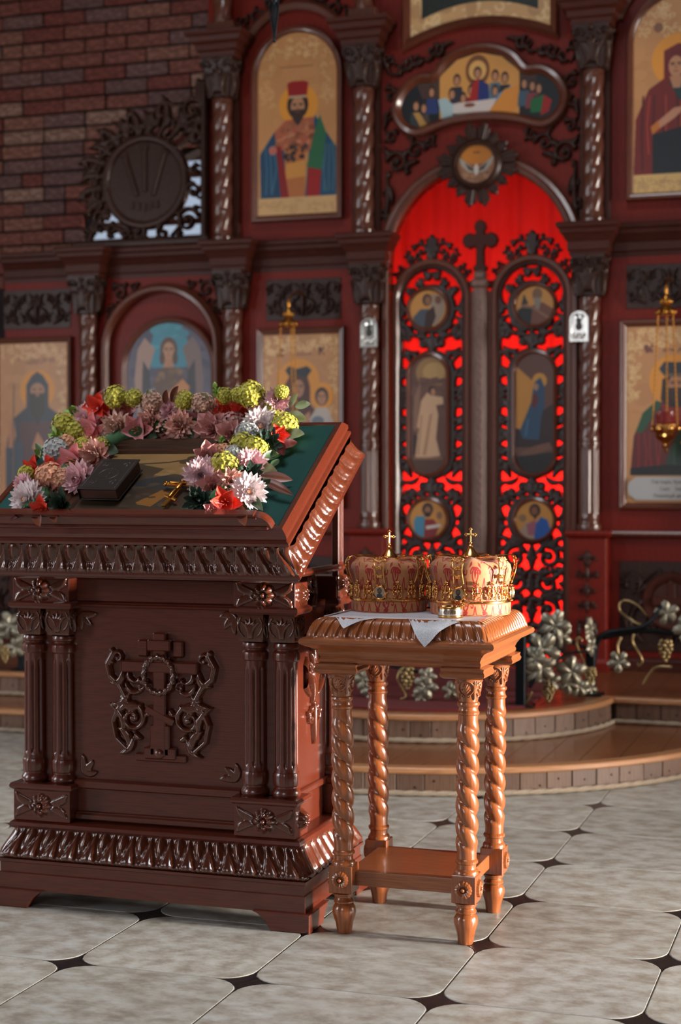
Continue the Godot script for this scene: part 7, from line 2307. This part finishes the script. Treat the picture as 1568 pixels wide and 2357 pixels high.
	put_grape.call(right, -1.366, 0.29, -7.2, 0.036); put_grape.call(right, -1.229, 0.335, -7.53, 0.036); put_grape.call(right, -0.90, 0.451, -7.68, 0.045)
	# left side
	var left := thing("vine_rail", "wrought iron railing with silvery vine leaves left of the royal doors", "railing", "vine railings")
	P.call(left, -2.585, -7.118, 0.60); P.call(left, -2.83, -7.582, 0.46); P.call(left, -4.28, -7.62, 0.56)
	rail.call(left, [[-2.585, 0.55, -7.118], [-2.72, 0.525, -7.33], [-2.83, 0.45, -7.582]], 0.014, M.iron, "bar")
	rail.call(left, [[-2.83, 0.45, -7.582], [-3.3, 0.50, -7.62], [-3.8, 0.46, -7.62], [-4.28, 0.50, -7.62], [-4.6, 0.46, -7.62]], 0.014, M.iron, "bar")
	rail.call(left, [[-2.585, 0.42, -7.118], [-2.35, 0.385, -7.13], [-2.15, 0.40, -7.12], [-2.018, 0.385, -7.1], [-1.92, 0.37, -7.1]], 0.011, M.iron, "branch")
	rail.call(left, [[-2.03, 0.385, -7.1], [-2.045, 0.34, -7.09], [-2.02, 0.29, -7.09], [-2.005, 0.258, -7.09], [-2.03, 0.247, -7.09]], 0.0075, M.vine_grape, "tendril")
	rail.call(left, [[-4.30, 0.56, -7.6], [-4.22, 0.62, -7.58], [-4.15, 0.60, -7.58], [-4.14, 0.55, -7.58], [-4.18, 0.53, -7.58]], 0.009, M.iron, "tendril")
	for f in [[-1.915, 0.305, -7.09, 0.06, -1.3, 0.2], [-1.905, 0.355, -7.09, 0.045, 1.2, 0.3], [-1.94, 0.262, -7.09, 0.035, -2.0, 0.2], [-2.22, 0.33, -7.12, 0.06, 2.0, 0.3], [-2.18, 0.27, -7.12, 0.05, 3.2, 0.3], [-1.80, 0.29, -7.12, 0.045, 0.4, 0.5], [-4.34, 0.48, -7.58, 0.075, 2.0, 0.2], [-4.25, 0.43, -7.57, 0.07, -1.0, 0.3], [-4.42, 0.42, -7.57, 0.06, 0.2, 0.1], [-4.30, 0.36, -7.57, 0.055, -2.0, 0.2], [-4.20, 0.50, -7.58, 0.05, 0.8, 0.2]]:
		put_leaf.call(left, f[0], f[1], f[2], f[3], f[4], f[5])
	put_grape.call(left, -2.0, 0.345, -7.1, 0.045)
	put_grape.call(left, -4.36, 0.33, -7.57, 0.04)

# ------------------------------------------------------------------ hanging lamps
func lamps() -> void:
	var red := mat("red_glass", Color(0.55, 0.02, 0.03, 0.35), 0.08)
	red.transparency = BaseMaterial3D.TRANSPARENCY_ALPHA
	for s in 2:
		var x: float = [-3.018, -0.976][s]
		var L := thing("oil_lamp", ["gold hanging oil lamp on chains before the mother and child icon", "gold hanging oil lamp with red glass cup before the right icon"][s], "lamp", "hanging oil lamps", Vector3(x, 0, -8.3))
		var top := MB.new()
		top.lathe(V2([[0.0, 2.245], [0.006, 2.24], [0.009, 2.22], [0.006, 2.20], [0.016, 2.185], [0.022, 2.165], [0.014, 2.145], [0.03, 2.13], [0.04, 2.11], [0.03, 2.095], [0.0, 2.09]]), 14)
		for k in 8:
			var a := TAU * k / 8
			top.ball(Vector3(cos(a) * 0.042, 2.105, sin(a) * 0.042), Vector3(0.014, 0.014, 0.014), 7, 5); top.ball(Vector3(cos(a) * 0.024, 2.16, sin(a) * 0.024), Vector3(0.010, 0.014, 0.010), 6, 4)
		part(L, "crown_top", top, M.old_gold)
		var arm := MB.new(); arm.tube(V3([[0, 2.24, 0], [0, 2.27, -0.04], [0, 2.30, -0.14], [0, 2.29, -0.29]]), 0.006, 6)
		part(L, "bracket", arm, M.old_gold)
		for k in 3:
			var a := TAU * k / 3 + 0.5
			var ch := MB.new()
			var n := 46
			for i in n:
				var t := (i + 0.5) / n
				var q := Vector3(cos(a) * lerpf(0.042, 0.072, t), lerpf(2.10, 1.53, t), sin(a) * lerpf(0.042, 0.072, t))
				ch.ball(q, Vector3(0.0055 if i % 2 else 0.0035, 0.009, 0.0035 if i % 2 else 0.0055), 6, 4)
			part(L, "chain", ch, M.old_gold)
		var cup := MB.new()
		cup.lathe(V2([[0.066, 1.53], [0.072, 1.535], [0.070, 1.52], [0.060, 1.50], [0.052, 1.485], [0.056, 1.475], [0.044, 1.46], [0.028, 1.45], [0.016, 1.44], [0.020, 1.43], [0.016, 1.42], [0.009, 1.41], [0.011, 1.40], [0.0, 1.388]]), 24)
		for k in 6:
			var a := TAU * k / 6
			cup.ball(Vector3(cos(a) * 0.062, 1.515, sin(a) * 0.062), Vector3(0.016, 0.016, 0.016), 8, 5)
		part(L, "cup_holder", cup, M.gold)
		var gl := MB.new(); gl.lathe(V2([[0.0, 1.50], [0.03, 1.505], [0.045, 1.53], [0.052, 1.56], [0.055, 1.60], [0.053, 1.60], [0.043, 1.535], [0.03, 1.512], [0.0, 1.508]]), 24)
		part(L, "glass_cup", gl, red)
	# pointed tip of a chandelier hanging into the picture from above
	var H := thing("chandelier", "dark metal chandelier finial hanging down before the bishop icon", "chandelier", "", Vector3(-2.24, 0, -6.0))
	var t := MB.new()
	t.lathe(V2([[0.0, 2.982], [0.006, 2.988], [0.007, 2.996], [0.004, 3.002], [0.005, 3.02], [0.008, 3.05], [0.012, 3.09], [0.018, 3.12], [0.012, 3.14], [0.02, 3.16], [0.03, 3.2], [0.02, 3.25], [0.012, 3.3], [0.0, 3.3]]), 16)
	part(H, "finial", t, M.iron)
	var rod := MB.new(); rod.tube(V3([[0, 3.28, 0], [0, 6.495, 0]]), 0.01, 8)
	part(H, "rod", rod, M.iron)
	for k in 6:
		var a := TAU * k / 6
		var ar := MB.new(); ar.tube(V3([[0, 3.3, 0], [cos(a) * 0.15, 3.24, sin(a) * 0.15], [cos(a) * 0.35, 3.32, sin(a) * 0.35], [cos(a) * 0.45, 3.46, sin(a) * 0.45]]), 0.009, 6)
		part(H, "arm", ar, M.iron)
	for k in 3:
		var a := TAU * k / 3 + 0.4
		var w := MB.new(); w.tube(V3([[0.004 * cos(a), 3.01, 0.004 * sin(a)], [0.02 * cos(a), 3.1, 0.02 * sin(a)], [0.024 * cos(a), 3.22, 0.024 * sin(a)]]), 0.003, 5)
		part(H, "strand", w, M.iron)
const FLOWERS := [
	["mum_white", -0.326, 0.088, 0.045, 0.0408], ["lily_red", -0.251, 0.026, 0.051, 0.0267], ["succulent", -0.200, 0.045, 0.057, 0.0364], ["rose", -0.306, 0.148, 0.045, 0.0287],
	["mum_pink", -0.375, 0.163, 0.051, 0.0251], ["hyd_peach", -0.303, 0.195, 0.057, 0.0377], ["hyd_peach", -0.260, 0.190, 0.045, 0.0326], ["mum_pink", -0.207, 0.188, 0.051, 0.0412],
	["lily_red", -0.382, 0.240, 0.057, 0.0280], ["lily_red", -0.337, 0.274, 0.045, 0.0268], ["hyd_yellow", -0.391, 0.220, 0.051, 0.0229], ["lily_pink", -0.275, 0.286, 0.057, 0.0382],
	["hyd_blue", -0.362, 0.360, 0.045, 0.0390], ["hyd_peach", -0.340, 0.394, 0.051, 0.0287], ["carnation", -0.213, 0.316, 0.057, 0.0421], ["bell", -0.403, 0.361, 0.045, 0.0260],
	["bell", -0.401, 0.458, 0.051, 0.0291], ["hyd_yellow", -0.391, 0.498, 0.062, 0.0346], ["hyd_yellow", -0.349, 0.478, 0.050, 0.0304], ["lily_red", -0.378, 0.481, 0.056, 0.0159],
	["hyd_yellow", -0.275, 0.383, 0.057, 0.0233], ["hyd_yellow", -0.229, 0.401, 0.045, 0.0233], ["mum_pink", -0.342, 0.550, 0.056, 0.0415], ["lily_pink", -0.296, 0.482, 0.062, 0.0316],
	["lily_pink", -0.282, 0.464, 0.045, 0.0289], ["carnation_pale", -0.214, 0.492, 0.056, 0.0434], ["bell", -0.384, 0.560, 0.082, 0.0241], ["lily_red", -0.301, 0.560, 0.100, 0.0293],
	["lily_red", -0.279, 0.560, 0.070, 0.0360], ["rose", -0.243, 0.560, 0.075, 0.0319], ["lily_pink", -0.202, 0.560, 0.086, 0.0357], ["hyd_yellow", -0.228, 0.560, 0.129, 0.0304],
	["hyd_yellow", -0.168, 0.560, 0.123, 0.0250], ["hyd_dusty", -0.114, 0.560, 0.107, 0.0302], ["lily_mauve", -0.139, 0.476, 0.056, 0.0339], ["carnation", -0.116, 0.520, 0.062, 0.0380],
	["rose", -0.064, 0.521, 0.050, 0.0353], ["mum_pink", -0.060, 0.560, 0.077, 0.0355], ["carnation", -0.003, 0.490, 0.062, 0.0375], ["hyd_yellow", -0.001, 0.560, 0.111, 0.0274],
	["lily_mauve", 0.035, 0.527, 0.056, 0.0325], ["rose", 0.099, 0.482, 0.062, 0.0360], ["carnation", 0.077, 0.560, 0.072, 0.0300], ["hyd_dusty", 0.053, 0.560, 0.099, 0.0299],
	["lily_red", 0.125, 0.560, 0.075, 0.0311], ["lily_red", 0.183, 0.560, 0.070, 0.0298], ["lily_red", 0.183, 0.560, 0.104, 0.0206], ["hyd_yellow", 0.219, 0.560, 0.129, 0.0346],
	["hyd_yellow", 0.134, 0.560, 0.123, 0.0219], ["hyd_yellow", 0.178, 0.560, 0.127, 0.0219], ["bell", 0.111, 0.560, 0.148, 0.0180], ["hyd_dusty", 0.234, 0.560, 0.091, 0.0296],
	["dark", 0.241, 0.560, 0.058, 0.0323], ["mum_pink", 0.296, 0.560, 0.109, 0.0294], ["hyd_yellow", 0.280, 0.560, 0.082, 0.0270], ["hyd_yellow", 0.315, 0.560, 0.134, 0.0191],
	["mum_white", 0.260, 0.484, 0.062, 0.0394], ["lily_red", 0.280, 0.540, 0.050, 0.0180], ["hyd_yellow", 0.332, 0.493, 0.056, 0.0342], ["lily_red", 0.336, 0.430, 0.062, 0.0213],
	["hyd_blush", 0.160, 0.514, 0.050, 0.0348], ["rose", 0.170, 0.449, 0.056, 0.0293], ["hyd_blue", 0.234, 0.437, 0.062, 0.0303], ["hyd_yellow", 0.235, 0.389, 0.045, 0.0351],
	["hyd_yellow", 0.286, 0.360, 0.051, 0.0323], ["succulent", 0.314, 0.392, 0.057, 0.0349], ["bell", 0.153, 0.430, 0.045, 0.0191], ["bell", 0.141, 0.359, 0.051, 0.0163],
	["rose", 0.160, 0.303, 0.057, 0.0298], ["hyd_peach", 0.188, 0.349, 0.045, 0.0263], ["hyd_blue", 0.226, 0.333, 0.051, 0.0236], ["hyd_yellow", 0.225, 0.252, 0.057, 0.0355],
	["mum_pink", 0.295, 0.285, 0.045, 0.0356], ["mum_pale", 0.171, 0.212, 0.051, 0.0403], ["lily_pink", 0.142, 0.253, 0.057, 0.0209], ["rose", 0.234, 0.155, 0.045, 0.0337],
	["carnation", 0.274, 0.176, 0.051, 0.0325], ["mum_white", 0.348, 0.116, 0.057, 0.0367], ["succulent", 0.310, 0.234, 0.045, 0.0292], ["succulent", 0.210, 0.079, 0.051, 0.0333],
	["lily_red", 0.297, 0.058, 0.057, 0.0306], ["lily_pink", 0.267, 0.039, 0.045, 0.0188]]
const LEAVES := [
	["leaf_green", 0.309, 0.320, 0.035, 0.351, 0.384, 0.030, 0.0321], ["leaf_olive", 0.316, 0.300, 0.035, 0.384, 0.247, 0.030, 0.0320], ["leaf_brown", 0.336, 0.239, 0.035, 0.424, 0.235, 0.030, 0.0316],
	["leaf_brown", 0.350, 0.215, 0.035, 0.450, 0.153, 0.030, 0.0290], ["leaf_green", 0.343, 0.179, 0.035, 0.391, 0.207, 0.030, 0.0288], ["leaf_green", 0.339, 0.132, 0.035, 0.397, 0.065, 0.030, 0.0262],
	["leaf_green", 0.309, 0.109, 0.035, 0.354, 0.054, 0.030, 0.0262], ["leaf_brown", 0.321, 0.086, 0.035, 0.393, -0.043, 0.030, 0.0308], ["leaf_pale", 0.329, 0.560, 0.085, 0.364, 0.560, 0.123, 0.0256],
	["leaf_pale", 0.349, 0.560, 0.085, 0.397, 0.560, 0.088, 0.0281], ["leaf_pale", 0.316, 0.560, 0.056, 0.383, 0.535, 0.050, 0.0385], ["leaf_pale", 0.331, 0.479, 0.035, 0.403, 0.450, 0.050, 0.0355],
	["leaf_burgundy", 0.323, 0.401, 0.035, 0.377, 0.456, 0.030, 0.0375], ["leaf_burgundy", 0.328, 0.427, 0.035, 0.368, 0.359, 0.030, 0.0327], ["leaf_green", 0.291, 0.376, 0.035, 0.349, 0.359, 0.030, 0.0275],
	["leaf_green", 0.236, 0.481, 0.035, 0.277, 0.463, 0.030, 0.0255], ["leaf_burgundy", -0.299, 0.069, 0.035, -0.325, -0.022, 0.030, 0.0271], ["leaf_brown", -0.281, 0.045, 0.035, -0.222, -0.039, 0.030, 0.0294],
	["leaf_brown", -0.226, 0.046, 0.035, -0.186, -0.015, 0.030, 0.0244], ["leaf_green", -0.332, 0.080, 0.035, -0.385, 0.100, 0.030, 0.0198], ["leaf_green", -0.370, 0.560, 0.051, -0.388, 0.560, 0.097, 0.0242],
	["leaf_green", -0.389, 0.492, 0.035, -0.444, 0.508, 0.050, 0.0240], ["leaf_brown", -0.273, 0.560, 0.140, -0.247, 0.560, 0.147, 0.0185], ["leaf_brown", -0.043, 0.560, 0.106, -0.007, 0.560, 0.157, 0.0262],
	["leaf_brown", -0.066, 0.560, 0.099, -0.048, 0.560, 0.146, 0.0236], ["leaf_brown", 0.146, 0.403, 0.035, 0.097, 0.471, 0.030, 0.0177], ["leaf_pale", 0.077, 0.560, 0.104, 0.062, 0.560, 0.133, 0.0208],
	["leaf_green", -0.373, 0.331, 0.035, -0.465, 0.442, 0.030, 0.0233], ["leaf_pale", -0.111, 0.560, 0.122, -0.110, 0.560, 0.148, 0.0184], ["leaf_green", 0.249, 0.264, 0.035, 0.265, 0.314, 0.030, 0.0270],
	["leaf_green", 0.248, 0.560, 0.057, 0.306, 0.560, 0.071, 0.0232], ["leaf_dark", -0.226, 0.489, 0.035, -0.176, 0.470, 0.030, 0.0474], ["leaf_dark", -0.242, 0.408, 0.035, -0.171, 0.390, 0.030, 0.0468],
	["leaf_dark", -0.124, 0.487, 0.035, -0.080, 0.482, 0.030, 0.0392], ["leaf_dark", 0.019, 0.485, 0.035, 0.074, 0.485, 0.030, 0.0389], ["leaf_green", 0.204, 0.131, 0.035, 0.213, 0.036, 0.030, 0.0216],
	["leaf_green", 0.353, 0.288, 0.035, 0.357, 0.334, 0.030, 0.0220]]
